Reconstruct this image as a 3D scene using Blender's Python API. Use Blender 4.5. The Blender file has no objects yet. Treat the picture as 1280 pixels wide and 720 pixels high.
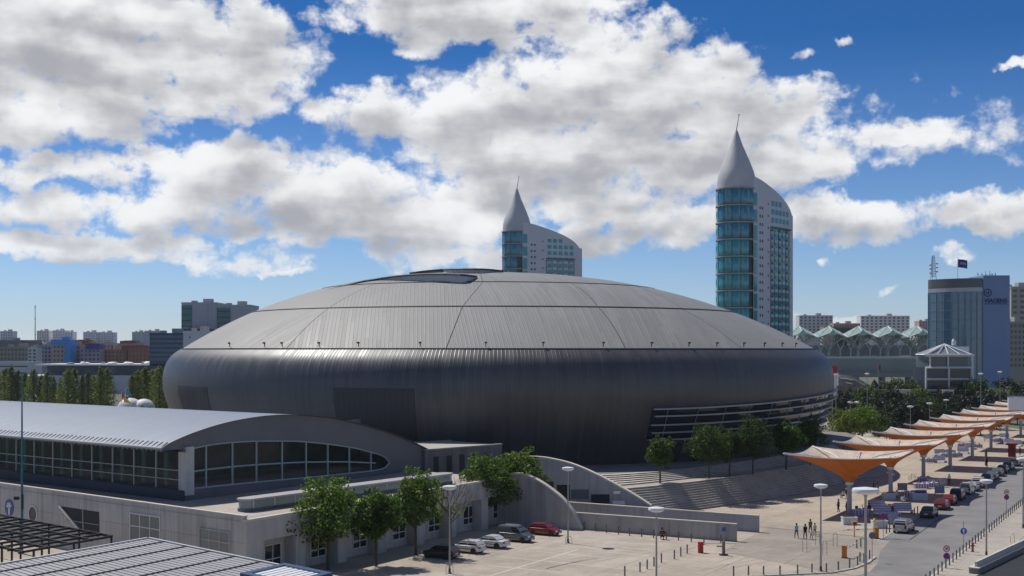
import bpy, math, random
from mathutils import Vector, Matrix
R = math.radians
rnd = random.Random(7)
scn = bpy.context.scene
COL = scn.collection
# ---------------------------------------------------------------- survey helpers
F, YH, H = 1600.0, 437.0, 22.0          # focal length (px at 1280 wide), horizon row, camera height
def G(px, py, z=0.0):
    Y = (H - z) * F / (py - YH)
    return Vector(((px - 640) / F * Y, Y, z))
def P(px, py, Y):
    return Vector(((px - 640) / F * Y, Y, H - (py - YH) / F * Y))
def lerp(a, b, t): return a + (b - a) * t
def interp(pts, x):
    if x <= pts[0][0]: return pts[0][1]
    for (a, b), (c, d) in zip(pts, pts[1:]):
        if x <= c: return b + (d - b) * (x - a) / (c - a)
    return pts[-1][1]
def smooth_interp(pts, x):
    """Catmull-Rom through the points."""
    n = len(pts)
    if x <= pts[0][0]: return pts[0][1]
    if x >= pts[-1][0]: return pts[-1][1]
    for i in range(n - 1):
        if x <= pts[i + 1][0]:
            x0, y0 = pts[i]; x1, y1 = pts[i + 1]
            m0 = (pts[i + 1][1] - pts[i - 1][1]) / (pts[i + 1][0] - pts[i - 1][0]) if i > 0 else (y1 - y0) / (x1 - x0)
            m1 = (pts[i + 2][1] - pts[i][1]) / (pts[i + 2][0] - pts[i][0]) if i < n - 2 else (y1 - y0) / (x1 - x0)
            h = x1 - x0; t = (x - x0) / h
            return ((2*t**3 - 3*t*t + 1) * y0 + (t**3 - 2*t*t + t) * h * m0 + (-2*t**3 + 3*t*t) * y1 + (t**3 - t*t) * h * m1)

# ---------------------------------------------------------------- mesh builder
class MB:
    def __init__(s): s.v = []; s.f = []; s.m = []; s.uv = None
    def add(s, vs, fs, mi=0):
        b = len(s.v); s.v += [tuple(v) for v in vs]
        for f in fs: s.f.append(tuple(b + i for i in f)); s.m.append(mi)
        return s
    def box(s, c, size, rz=0.0, mi=0, M=None, taper=1.0):
        hx, hy, hz = size[0]/2, size[1]/2, size[2]/2
        m = M if M is not None else (Matrix.Translation(Vector(c)) @ Matrix.Rotation(rz, 4, 'Z'))
        vs = []
        for z, t in ((-hz, 1.0), (hz, taper)):
            for x, y in ((-hx, -hy), (hx, -hy), (hx, hy), (-hx, hy)):
                vs.append(m @ Vector((x*t, y*t, z)))
        return s.add(vs, [(3,2,1,0),(4,5,6,7),(0,1,5,4),(1,2,6,5),(2,3,7,6),(3,0,4,7)], mi)
    def extr(s, poly, vec, mi=0):
        """closed polygon of 3-D points swept along vec"""
        n = len(poly); vec = Vector(vec)
        vs = [Vector(p) for p in poly] + [Vector(p) + vec for p in poly]
        fs = [tuple(range(n))[::-1], tuple(range(n, 2*n))] + [(i, (i+1) % n, n + (i+1) % n, n + i) for i in range(n)]
        return s.add(vs, fs, mi)
    def prism(s, poly, z0, z1, mi=0):
        return s.extr([(p[0], p[1], z0) for p in poly], (0, 0, z1 - z0), mi)
    def tube(s, pts, rad, n=8, mi=0, cap=True, sq=None):
        pts = [Vector(p) for p in pts]
        if not hasattr(rad, '__len__'): rad = [rad] * len(pts)
        rings = []; prev = None
        for i, p in enumerate(pts):
            d = (pts[min(i+1, len(pts)-1)] - pts[max(i-1, 0)]).normalized()
            if prev is None:
                a = Vector((0, 0, 1)) if abs(d.z) < .9 else Vector((1, 0, 0))
                u = d.cross(a).normalized()
            else: u = (prev - d * prev.dot(d)).normalized()
            prev = u; w = d.cross(u)
            rings.append([p + (u * math.cos(2*math.pi*k/n) + w * math.sin(2*math.pi*k/n)) * rad[i] for k in range(n)])
        vs = [v for r in rings for v in r]; fs = []
        for i in range(len(pts) - 1):
            for k in range(n):
                a, b = i*n + k, i*n + (k+1) % n
                fs.append((a, b, b + n, a + n))
        if cap: fs += [tuple(range(n))[::-1], tuple(range((len(pts)-1)*n, len(pts)*n))]
        return s.add(vs, fs, mi)
    def lathe(s, prof, c=(0, 0, 0), n=20, mi=0, sx=1.0, sy=1.0, cap=True):
        c = Vector(c); vs = []; fs = []
        for r, z in prof:
            for k in range(n):
                a = 2*math.pi*k/n; vs.append(c + Vector((r*math.cos(a)*sx, r*math.sin(a)*sy, z)))
        for i in range(len(prof) - 1):
            for k in range(n):
                a, b = i*n + k, i*n + (k+1) % n; fs.append((a, b, b+n, a+n))
        if cap: fs += [tuple(range(n))[::-1], tuple(range((len(prof)-1)*n, len(prof)*n))]
        return s.add(vs, fs, mi)
    def ball(s, c, r, n=10, m=6, mi=0):
        r = r if hasattr(r, '__len__') else (r, r, r)
        prof = [(max(math.sin(math.pi*i/m), .02), -math.cos(math.pi*i/m)) for i in range(m+1)]
        c = Vector(c); vs = []; fs = []
        for a, z in prof:
            for k in range(n):
                t = 2*math.pi*k/n; vs.append(c + Vector((a*math.cos(t)*r[0], a*math.sin(t)*r[1], z*r[2])))
        for i in range(m):
            for k in range(n):
                a, b = i*n + k, i*n + (k+1) % n; fs.append((a, b, b+n, a+n))
        fs += [tuple(range(n))[::-1], tuple(range(m*n, (m+1)*n))]
        return s.add(vs, fs, mi)
    def mesh(s, name, mats, smooth=False, angle=35):
        me = bpy.data.meshes.new(name); me.from_pydata(s.v, [], s.f)
        for m in (mats if isinstance(mats, (list, tuple)) else [mats]): me.materials.append(m)
        if any(s.m): me.polygons.foreach_set('material_index', s.m)
        if s.uv is not None:
            l = me.uv_layers.new(name='UVMap')
            flat = []
            for f in s.f:
                for i in f: flat += list(s.uv[i])
            l.data.foreach_set('uv', flat)
        if smooth:
            me.polygons.foreach_set('use_smooth', [True] * len(s.f))
            if angle: me.set_sharp_from_angle(angle=R(angle))
        me.update(); return me
    def build(s, name, mats, parent=None, smooth=False, angle=35, loc=None, world=False):
        o = bpy.data.objects.new(name, s.mesh(name, mats, smooth, angle)); COL.objects.link(o)
        if parent is not None:
            o.parent = parent
            if world: o.location = -parent.location
        if loc is not None: o.location = loc
        return o
def put(name, me, parent=None, loc=(0,0,0), rz=0.0, sc=None):
    o = bpy.data.objects.new(name, me); COL.objects.link(o); o.parent = parent
    o.location = loc; o.rotation_euler = (0, 0, rz)
    if sc is not None: o.scale = sc
    return o
def tag(o, label=None, cat=None, group=None, kind=None):
    if label: o['label'] = label
    if cat: o['category'] = cat
    if group: o['group'] = group
    if kind: o['kind'] = kind
    return o
def thing(name, label, cat, loc=(0,0,0), rz=0.0, group=None):
    o = bpy.data.objects.new(name, None); COL.objects.link(o)
    o.location = loc; o.rotation_euler = (0, 0, rz); o.empty_display_size = .5
    return tag(o, label, cat, group)
def struct(o): o['kind'] = 'structure'; return o
def dup(root, loc, rz=None, label=None, group=None, sc=None, mats=None):
    r = root.copy(); COL.objects.link(r); r.location = loc
    if rz is not None: r.rotation_euler = (0, 0, rz)
    if sc is not None: r.scale = sc if hasattr(sc, '__len__') else (sc, sc, sc)
    if label: r['label'] = label
    if group: r['group'] = group
    def rec(a, b):
        for ch in a.children:
            c = ch.copy(); COL.objects.link(c); c.parent = b; rec(ch, c)
    rec(root, r); return r

# ---------------------------------------------------------------- materials
MATS = {}
def nodes_of(name):
    m = bpy.data.materials.new(name); m.use_nodes = True
    nt = m.node_tree; b = nt.nodes['Principled BSDF']; return m, nt, b
def mat(name, col, rough=.6, metal=0.0, var=.12, scale=1.0, bump=0.0, spec=.4, detail=5, coat=0.0, hue=None, streak=0.0):
    """base colour broken up by two octaves of noise in object space"""
    if name in MATS: return MATS[name]
    m, nt, b = nodes_of(name); L = nt.links
    tc = nt.nodes.new('ShaderNodeTexCoord'); nz = nt.nodes.new('ShaderNodeTexNoise')
    nz.inputs['Scale'].default_value = scale; nz.inputs['Detail'].default_value = detail; nz.inputs['Roughness'].default_value = .62
    L.new(tc.outputs['Object'], nz.inputs['Vector'])
    mr = nt.nodes.new('ShaderNodeMapRange'); mr.inputs[1].default_value = .25; mr.inputs[2].default_value = .75
    L.new(nz.outputs['Fac'], mr.inputs[0])
    mx = nt.nodes.new('ShaderNodeMix'); mx.data_type = 'RGBA'
    c = Vector(col[:3]); h = Vector(hue) if hue else c
    mx.inputs[6].default_value = (*(c * (1 - var)), 1); mx.inputs[7].default_value = (*(h * (1 + var)), 1)
    L.new(mr.outputs[0], mx.inputs[0]); out = mx.outputs[2]
    if streak:      # rain streaks and soot: noise drawn out vertically, plus broad blotches
        for sc_, lo, hi, amt in (((1.6,1.6,.10), .45, .75, streak), ((.25,.25,.2), .4, .75, streak*.7)):
            mp = nt.nodes.new('ShaderNodeMapping'); mp.inputs['Scale'].default_value = sc_; L.new(tc.outputs['Object'], mp.inputs[0])
            n3 = nt.nodes.new('ShaderNodeTexNoise'); n3.inputs['Scale'].default_value = 1.0; n3.inputs['Detail'].default_value = 6; L.new(mp.outputs[0], n3.inputs['Vector'])
            m3 = nt.nodes.new('ShaderNodeMapRange'); L.new(n3.outputs['Fac'], m3.inputs[0])
            for i_, v_ in enumerate((lo, hi, 1.0, 1-amt)): m3.inputs[i_+1].default_value = v_
            vm = nt.nodes.new('ShaderNodeVectorMath'); vm.operation = 'SCALE'; L.new(out, vm.inputs[0]); L.new(m3.outputs[0], vm.inputs['Scale']); out = vm.outputs[0]
    L.new(out, b.inputs['Base Color'])
    b.inputs['Roughness'].default_value = rough; b.inputs['Metallic'].default_value = metal
    b.inputs['Specular IOR Level'].default_value = spec; b.inputs['Coat Weight'].default_value = coat
    if bump:
        bp = nt.nodes.new('ShaderNodeBump'); bp.inputs['Strength'].default_value = bump; bp.inputs['Distance'].default_value = .05
        n2 = nt.nodes.new('ShaderNodeTexNoise'); n2.inputs['Scale'].default_value = scale * 9; n2.inputs['Detail'].default_value = 4
        L.new(tc.outputs['Object'], n2.inputs['Vector']); L.new(n2.outputs['Fac'], bp.inputs['Height']); L.new(bp.outputs[0], b.inputs['Normal'])
    MATS[name] = m; return m
def ribbed(name, col, rough, metal, pitch, dark=.55, var=.12, sheet=6.0, coord='UV', axis=0, bump=.5, spec=.5, width=.1):
    """standing-seam metal: seam lines every pitch metres along UV.x, sheet-to-sheet tone changes"""
    m, nt, b = nodes_of(name); L = nt.links; N = nt.nodes.new
    tc = N('ShaderNodeTexCoord'); sp = N('ShaderNodeSeparateXYZ'); L.new(tc.outputs[coord], sp.inputs[0])
    def mth(op, a, bb=None, c=None):
        n = N('ShaderNodeMath'); n.operation = op
        for i, x in enumerate((a, bb, c)):
            if x is None: continue
            if isinstance(x, (int, float)): n.inputs[i].default_value = x
            else: L.new(x, n.inputs[i])
        return n.outputs[0]
    u = mth('DIVIDE', sp.outputs[axis], pitch); fr = mth('FRACT', u); fl = mth('FLOOR', u)
    d = mth('ABSOLUTE', mth('SUBTRACT', fr, .5))                      # 0.5 at the seam
    line = N('ShaderNodeMapRange'); L.new(d, line.inputs[0]); line.inputs[1].default_value = .5 - width; line.inputs[2].default_value = .5
    other = mth('FLOOR', mth('DIVIDE', mth('ADD', sp.outputs[1 - axis], mth('MULTIPLY', mth('FRACT', mth('MULTIPLY', fl, .37)), sheet)), sheet))
    cb = N('ShaderNodeCombineXYZ'); L.new(fl, cb.inputs[0]); L.new(other, cb.inputs[1])
    wn = N('ShaderNodeTexWhiteNoise'); wn.noise_dimensions = '2D'; L.new(cb.outputs[0], wn.inputs['Vector'])
    nz = N('ShaderNodeTexNoise'); nz.inputs['Scale'].default_value = .12; nz.inputs['Detail'].default_value = 6; L.new(tc.outputs['Object'], nz.inputs['Vector'])
    k = mth('ADD', 1 - var, mth('MULTIPLY', wn.outputs['Value'], var)); k = mth('ADD', k, mth('MULTIPLY', mth('SUBTRACT', nz.outputs['Fac'], .5), var * 2))
    k = mth('MULTIPLY', k, mth('SUBTRACT', 1.0, mth('MULTIPLY', line.outputs[0], 1 - dark)))
    mx = N('ShaderNodeVectorMath'); mx.operation = 'SCALE'; mx.inputs[0].default_value = col; L.new(k, mx.inputs['Scale'])
    L.new(mx.outputs[0], b.inputs['Base Color'])
    rr = mth('ADD', rough - .06, mth('MULTIPLY', wn.outputs['Value'], .12)); L.new(rr, b.inputs['Roughness'])
    b.inputs['Metallic'].default_value = metal; b.inputs['Specular IOR Level'].default_value = spec
    bp = N('ShaderNodeBump'); bp.inputs['Strength'].default_value = bump; bp.inputs['Distance'].default_value = .12
    L.new(line.outputs[0], bp.inputs['Height']); L.new(bp.outputs[0], b.inputs['Normal'])
    MATS[name] = m; return m
def glass(name, col, rough=.06, alpha=.6, metal=0.0, spec=.45):
    if name in MATS: return MATS[name]
    m, nt, b = nodes_of(name); b.inputs['Base Color'].default_value = (*col, 1); b.inputs['Roughness'].default_value = rough
    b.inputs['Alpha'].default_value = alpha; b.inputs['Specular IOR Level'].default_value = spec; b.inputs['Metallic'].default_value = metal
    tc = nt.nodes.new('ShaderNodeTexCoord'); nz = nt.nodes.new('ShaderNodeTexNoise'); nz.inputs['Scale'].default_value = .8
    nt.links.new(tc.outputs['Object'], nz.inputs['Vector'])
    bp = nt.nodes.new('ShaderNodeBump'); bp.inputs['Strength'].default_value = .06; nt.links.new(nz.outputs['Fac'], bp.inputs['Height']); nt.links.new(bp.outputs[0], b.inputs['Normal'])
    MATS[name] = m; return m
def leafmat(name, c0, c1, trans=.35):
    if name in MATS: return MATS[name]
    m, nt, b = nodes_of(name); L = nt.links; N = nt.nodes.new
    g = N('ShaderNodeNewGeometry'); r = N('ShaderNodeValToRGB')
    r.color_ramp.elements[0].color = (*c0, 1); r.color_ramp.elements[1].color = (*c1, 1)
    oi = N('ShaderNodeObjectInfo'); ad = N('ShaderNodeMath'); ad.operation = 'MULTIPLY_ADD'; ad.inputs[1].default_value = .55
    o2 = N('ShaderNodeMath'); o2.operation = 'MULTIPLY'; o2.inputs[1].default_value = .45; L.new(oi.outputs['Random'], o2.inputs[0])
    tco = N('ShaderNodeTexCoord'); nzc = N('ShaderNodeTexNoise'); nzc.inputs['Scale'].default_value = .75; nzc.inputs['Detail'].default_value = 3; L.new(tco.outputs['Object'], nzc.inputs['Vector'])
    mrc = N('ShaderNodeMapRange'); L.new(nzc.outputs['Fac'], mrc.inputs[0]); mrc.inputs[1].default_value = .35; mrc.inputs[2].default_value = .65; mrc.inputs[3].default_value = -.25; mrc.inputs[4].default_value = .30
    ad3 = N('ShaderNodeMath'); ad3.operation = 'ADD'; L.new(g.outputs['Random Per Island'], ad3.inputs[0]); L.new(mrc.outputs[0], ad3.inputs[1]); L.new(ad3.outputs[0], ad.inputs[0]); L.new(o2.outputs[0], ad.inputs[2]); L.new(ad.outputs[0], r.inputs[0])
    L.new(r.outputs[0], b.inputs['Base Color']); b.inputs['Roughness'].default_value = .55; b.inputs['Specular IOR Level'].default_value = .3
    t = N('ShaderNodeBsdfTranslucent'); mu = N('ShaderNodeMix'); mu.data_type = 'RGBA'; mu.blend_type = 'MULTIPLY'; mu.inputs[0].default_value = 1
    L.new(r.outputs[0], mu.inputs[6]); mu.inputs[7].default_value = (1.5, 1.6, .6, 1); L.new(mu.outputs[2], t.inputs[0])
    ms = N('ShaderNodeMixShader'); ms.inputs[0].default_value = trans; L.new(b.outputs[0], ms.inputs[1]); L.new(t.outputs[0], ms.inputs[2])
    L.new(ms.outputs[0], nt.nodes['Material Output'].inputs['Surface']); MATS[name] = m; return m

concrete   = mat('concrete_grey', (.36,.35,.335), .8, streak=.25, var=.14, scale=.35, bump=.15)
concrete_d = mat('concrete_dark', (.16,.16,.165), .75, streak=.3, var=.14, scale=.4, bump=.1)
stone_cap  = mat('pale_stone_cap', (.52,.48,.42), .8, var=.12, scale=.8)
white_pt   = mat('white_paint', (.72,.72,.72), .5, var=.06, scale=1.5)
white_stl  = mat('white_steel', (.66,.68,.68), .45, var=.06, scale=2)
steel      = mat('galvanised_steel', (.3,.31,.32), .45, metal=.6, var=.1, scale=2)
steel_dk   = mat('dark_steel', (.05,.05,.055), .5, metal=.3, var=.15, scale=2)
black_pt   = mat('black_paint', (.02,.02,.022), .5, var=.15, scale=3)
dark_in    = mat('dark_interior', (.03,.032,.035), .8, var=.3, scale=.5)
glass_dk   = glass('dark_glass', (.015,.022,.026), .05, 1.0)
glass_see  = glass('clear_glass', (.03,.05,.05), .04, .34)
glass_teal = glass('teal_glass', (.012,.17,.2), .08, 1.0)
rubber     = mat('tyre_rubber', (.02,.02,.02), .85, var=.1, scale=8)
bark       = mat('bark', (.09,.07,.05), .9, var=.25, scale=4, bump=.4)
# ================================================================ setting: ground, roads, paths, podium
D2 = Vector((.479, .878)); N2 = Vector((.878, -.479))          # street direction and its right-hand normal
def SN(s, n, z=0.0):
    return Vector((D2.x*s + N2.x*n, D2.y*s + N2.y*n, z))
HEAD = math.atan2(D2.y, D2.x)
def paving(name, c0, c1, tile, grout=.75, dirt=.25, rot=HEAD):
    m, nt, b = nodes_of(name); L = nt.links; N = nt.nodes.new
    tc = N('ShaderNodeTexCoord'); mp = N('ShaderNodeMapping'); mp.inputs['Rotation'].default_value = (0, 0, -rot); L.new(tc.outputs['Object'], mp.inputs[0])
    br = N('ShaderNodeTexBrick'); br.inputs['Scale'].default_value = 1.0; br.inputs['Brick Width'].default_value = tile; br.inputs['Row Height'].default_value = tile * .6
    br.inputs['Mortar Size'].default_value = .018; br.inputs['Color1'].default_value = (*c0, 1); br.inputs['Color2'].default_value = (*c1, 1)
    br.inputs['Mortar'].default_value = (*(Vector(c0) * grout), 1); L.new(mp.outputs[0], br.inputs['Vector'])
    out = br.outputs['Color']
    b2_ = N('ShaderNodeTexBrick'); b2_.inputs['Scale'].default_value = 1.0; b2_.inputs['Brick Width'].default_value = tile*6; b2_.inputs['Row Height'].default_value = tile*6; b2_.offset = 0.0
    b2_.inputs['Mortar Size'].default_value = .05; b2_.inputs['Color1'].default_value = (1,1,1,1); b2_.inputs['Color2'].default_value = (.88,.87,.86,1); b2_.inputs['Mortar'].default_value = (.62,.6,.58,1); L.new(mp.outputs[0], b2_.inputs['Vector'])
    vj = N('ShaderNodeVectorMath'); vj.operation = 'MULTIPLY'; L.new(out, vj.inputs[0]); L.new(b2_.outputs['Color'], vj.inputs[1]); out = vj.outputs[0]
    for sc, lo, hi, amt in ((.035, .3, .7, dirt), (.25, .35, .7, dirt * .8), (1.3, .55, .75, dirt)):
        nz = N('ShaderNodeTexNoise'); nz.inputs['Scale'].default_value = sc; nz.inputs['Detail'].default_value = 7; nz.inputs['Roughness'].default_value = .65
        L.new(tc.outputs['Object'], nz.inputs['Vector'])
        mr = N('ShaderNodeMapRange'); mr.inputs[1].default_value = lo; mr.inputs[2].default_value = hi; mr.inputs[3].default_value = 1.0; mr.inputs[4].default_value = 1 - amt
        L.new(nz.outputs['Fac'], mr.inputs[0])
        vm = N('ShaderNodeVectorMath'); vm.operation = 'SCALE'; L.new(out, vm.inputs[0]); L.new(mr.outputs[0], vm.inputs['Scale']); out = vm.outputs[0]
    L.new(out, b.inputs['Base Color']); b.inputs['Roughness'].default_value = .85; b.inputs['Specular IOR Level'].default_value = .25
    MATS[name] = m; return m
pave   = paving('beige_stone_paving', (.52,.45,.365), (.48,.415,.34), 1.2)
pave_w = paving('pale_path_paving', (.46,.42,.36), (.43,.39,.34), .8, dirt=.15)
pave_g = paving('grey_podium_paving', (.3,.28,.26), (.27,.26,.245), 1.0)
lotmat = paving('parking_paving', (.54,.475,.395), (.50,.44,.37), 2.4, dirt=.3, rot=R(59))
asph   = mat('asphalt', (.185,.18,.175), .85, var=.25, scale=.22, bump=.1, detail=9)
paint  = mat('road_paint', (.6,.58,.54), .7, var=.25, scale=1.2)
kerbm  = mat('kerb_stone', (.42,.4,.37), .8, var=.12, scale=1.5)
farland= mat('far_land', (.10,.11,.075), .9, var=.4, scale=.01, detail=9)

g = MB()
xs = [-4500, -900, -320, -140, -60, 0, 60, 140, 320, 900, 4500]; ys = [-60, 60, 130, 200, 300, 420, 700, 1000, 1500, 5200]
for y in ys:
    for x in xs: g.v.append((x, y, 0))
nx = len(xs)
for j in range(len(ys)-1):
    for i in range(nx-1): g.f.append((j*nx+i, j*nx+i+1, (j+1)*nx+i+1, (j+1)*nx+i)); g.m.append(1 if ys[j] >= 420 or xs[i] >= 140 or xs[i] < -140 else 0)
struct(g.build('ground', [pave, farland]))

def sheet(name, pts, z, m):
    b = MB(); b.add([(p[0], p[1], z) for p in pts], [tuple(range(len(pts)))]); return struct(b.build(name, m))
# road (one asphalt strip) with its kerb line, entrance lane
nR, nL = -23.8, -33.9
road_pts = [SN(95, nR), SN(560, nR), SN(560, nL), SN(150, nL), G(1112, 676), G(1100, 690), G(1097, 704), G(1088, 714), SN(112, nL+1.0), SN(95, nL)]
sheet('road', road_pts, .004, asph)
lane = [G(1112, 676), G(1100, 690), G(1097, 704), G(1040, 716), G(900, 690), G(960, 660), G(1060, 668)]
sheet('entrance_lane', lane, .005, paving('lane_paving', (.41,.365,.31), (.385,.345,.295), 1.6, dirt=.3))
lot = [G(575, 712), G(600, 690), G(700, 660), G(728, 663), G(870, 690), G(845, 699), G(800, 716), G(760, 735), G(560, 760)]
sheet('parking_lot', lot, .004, lotmat)
# painted markings
mk = MB()
def stripe(a, b, w, z=.009):
    a, b = Vector(a[:2]), Vector(b[:2]); d = (b-a).normalized(); n = Vector((-d.y, d.x)) * w/2
    mk.add([(*(a-n), z), (*(b-n), z), (*(b+n), z), (*(a+n), z)], [(0,1,2,3)])
a, b = G(605, 722), G(722, 687); FD = Vector((.5, .866)); FP = Vector((.866, -.5))
stripe(a, b, .16)
for k in range(6):
    p = Vector(a[:2]) + FD * (k * 5.2 + 1.0); stripe(p, p + FP * 5.0, .12); stripe(p - FP*.1, p - FP * 3.4, .10)
p0 = G(790, 712); 
for k in range(4):
    p = Vector(G(760, 690)[:2]) + FD * (k * 3.6); stripe(p, p + FP * 3.4, .12)
stripe(SN(150, nL+.2), SN(330, nL+.2), .12)
struct(mk.build('road_markings', paint))
mk = MB()
for a, b in ((G(940, 657.5), G(1100, 673.5)), (G(1100, 673.5), G(1137, 675)), (G(1137, 675), G(1178, 646))): stripe(a, b, .18, .013)
mk2 = MB(); mk, mkk = mk2, mk      # tyre tracks on the car park and at the exit
for a, b in ((G(690, 712), G(860, 684)), (G(640, 720), G(790, 690)), (G(900, 705), G(1040, 676)), (G(880, 715), G(1050, 690))):
    a, b = Vector(a), Vector(b); c_ = (b-a).normalized(); s_ = Vector((-c_.y, c_.x, 0))*.75
    for sg in (-1, 1):
        pts = [a.lerp(b, i/10) + s_*sg + Vector((-c_.y, c_.x, 0))*1.2*math.sin(i/10*math.pi) for i in range(11)]
        for p, q in zip(pts, pts[1:]): stripe(p, q, .2, .0075)
struct(mk2.build('tyre_tracks', mat('tyre_track_dust', (.30,.26,.22), .85, var=.35, scale=.6))); mk = mkk
struct(mk.build('road_drain', mat('drain_iron', (.06,.055,.05), .7, var=.3, scale=2)))
# kerbs
def kerb(pts, w=.3, h=.12, name='kerb', m=None):
    b = MB()
    for p, q in zip(pts, pts[1:]):
        p, q = Vector(p[:2]), Vector(q[:2]); d = (q-p).normalized(); n = Vector((-d.y, d.x)) * w/2
        b.extr([(*(p-n), -.05), (*(p+n), -.05), (*(p+n), h), (*(p-n), h)], (*(q-p), 0))
    return struct(b.build(name, m or kerbm))
kerb([SN(95, nR+.16), SN(560, nR+.16)])
kerb([SN(163, nL-.16), SN(560, nL-.16)])
kerb([G(920, 722), G(985, 719), G(1040, 716.5), G(1068, 711), G(1085, 704), G(1094, 697)], .28, .12)
sheet('pavement', [SN(95, nR+.3), SN(560, nR+.3), SN(560, nR+18), SN(95, nR+18)], .1, pave_w)

# ---- podium, steps
bot = [G(790,649.5), G(825,644), G(876,637), G(940,628), G(1000,618), G(1045,606.5), G(1083,597)]
lnd = [G(776,610.3,3.5), G(815,607,3.5), G(869.6,601,3.5), G(934,593,3.5), G(1000,582,3.5), G(1040,573.5,3.5), G(1072,565.5,3.5)]
def resample(pts, n):
    out = []
    for i in range(n):
        t = i/(n-1)*(len(pts)-1); k = min(int(t), len(pts)-2); out.append(pts[k].lerp(pts[k+1], t-k))
    return out
bot, lnd = resample(bot, 25), resample(lnd, 25)
back = Vector((-.72, .69, 0))
def flight(lo, hi, z0, z1, n):
    b = MB()
    for k in range(n):
        za, zb = z0 + (z1-z0)*k/n, z0 + (z1-z0)*(k+1)/n
        A = [p.lerp(q, k/n) for p, q in zip(lo, hi)]; B = [p.lerp(q, (k+1)/n) for p, q in zip(lo, hi)]
        for i in range(len(lo)-1):
            b.add([(A[i].x,A[i].y,za),(A[i+1].x,A[i+1].y,za),(A[i+1].x,A[i+1].y,zb),(A[i].x,A[i].y,zb),(B[i+1].x,B[i+1].y,zb),(B[i].x,B[i].y,zb)], [(3,2,4,5)]); b.add([(A[i].x,A[i].y,za),(A[i+1].x,A[i+1].y,za),(A[i+1].x,A[i+1].y,zb),(A[i].x,A[i].y,zb)], [(0,1,2,3)], 1)
    for J in (-1, 0):
        e = [(lo[J].x, lo[J].y, -.1)]
        for k in range(n):
            zb = z0 + (z1-z0)*(k+1)/n; pa = lo[J].lerp(hi[J], k/n); pb = lo[J].lerp(hi[J], (k+1)/n)
            e += [(pa.x,pa.y,zb), (pb.x,pb.y,zb)]
        e.append((hi[J].x, hi[J].y, -.1)); b.add(e, [tuple(range(len(e)))])
    return b
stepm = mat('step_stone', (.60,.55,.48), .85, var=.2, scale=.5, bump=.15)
riser_shade = mat('step_stone_shaded', (.27,.25,.225), .85, var=.25, scale=.5)  # darker copy of the step stone: riser shade put into the colour
struct(flight(bot, lnd, 0, 3.5, 12).build('terrace_steps', [stepm, riser_shade]))
l2 = [p + back * 2.4 for p in lnd]
b = MB()
for i in range(24): b.add([(lnd[i].x,lnd[i].y,3.5),(lnd[i+1].x,lnd[i+1].y,3.5),(l2[i+1].x,l2[i+1].y,3.5),(l2[i].x,l2[i].y,3.5)], [(0,1,2,3)])
struct(b.build('landing_path', pave_w))
l3 = [p + back * lerp(6.5, 2.6, min(1, i/8)) for i, p in enumerate(l2)]
for p in l3: p.z = 4.6
struct(flight(l2, l3, 3.5, 4.6, 6).build('upper_steps', [stepm, riser_shade]))
pod = [(p.x, p.y) for p in l3] + [(65, 233), (70, 262), (72, 330), (0, 345), (-92, 330), (-92, 200), (-10, 176)]
b = MB(); b.prism(pod, -.1, 4.6); struct(b.build('podium', pave_g))

# ================================================================ the arena
AX, AY, AR = -2.5, 251.0, 63.7
arena = thing('arena', 'huge dome-shaped arena clad in grey standing-seam metal with rounded bulging walls', 'arena', (AX, AY, 4.6))
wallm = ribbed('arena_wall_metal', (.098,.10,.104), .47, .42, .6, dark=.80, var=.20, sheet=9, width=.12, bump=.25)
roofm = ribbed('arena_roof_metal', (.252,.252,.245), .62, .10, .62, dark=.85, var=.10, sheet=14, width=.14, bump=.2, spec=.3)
gutm  = mat('dark_gutter', (.035,.035,.04), .6, var=.2, scale=.5)
ZT, PW, S1 = 36.9, 2.43, .949
def roof_z(s): return 22 + (ZT-22) * (1 - (s/S1)**PW)
def roof_pt(ph, s, dz=0.0):
    f = 1 - s/S1
    return Vector((AX - 4.4*f + AR*s*math.cos(ph), AY + 1.7*f + AR*s*math.sin(ph), roof_z(s) + dz))
wprof = [(4.6,.936),(7,.952),(10,.974),(12.5,.989),(14.5,.998),(16,1.0),(17.6,.9985),(19,.993),(20.2,.984),(21.2,.97),(22,.952)]
def wall_s(z): return smooth_interp(wprof, z)
def wall_pt(ph, z, off=0.0):
    r = AR * wall_s(z) + off
    return Vector((AX + r*math.cos(ph), AY + r*math.sin(ph), z))
b = MB(); b.uv = []
zs = [4.6 + (22-4.6)*i/26 for i in range(27)]; NP = 240
for z in zs:
    for k in range(NP+1):
        ph = 2*math.pi*k/NP; b.v.append(wall_pt(ph, z)); b.uv.append((ph*AR, z))
for j in range(26):
    for k in range(NP): b.f.append((j*(NP+1)+k, j*(NP+1)+k+1, (j+1)*(NP+1)+k+1, (j+1)*(NP+1)+k)); b.m.append(0)
b.build('outer_wall', wallm, arena, smooth=True, angle=0, world=True)
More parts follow.
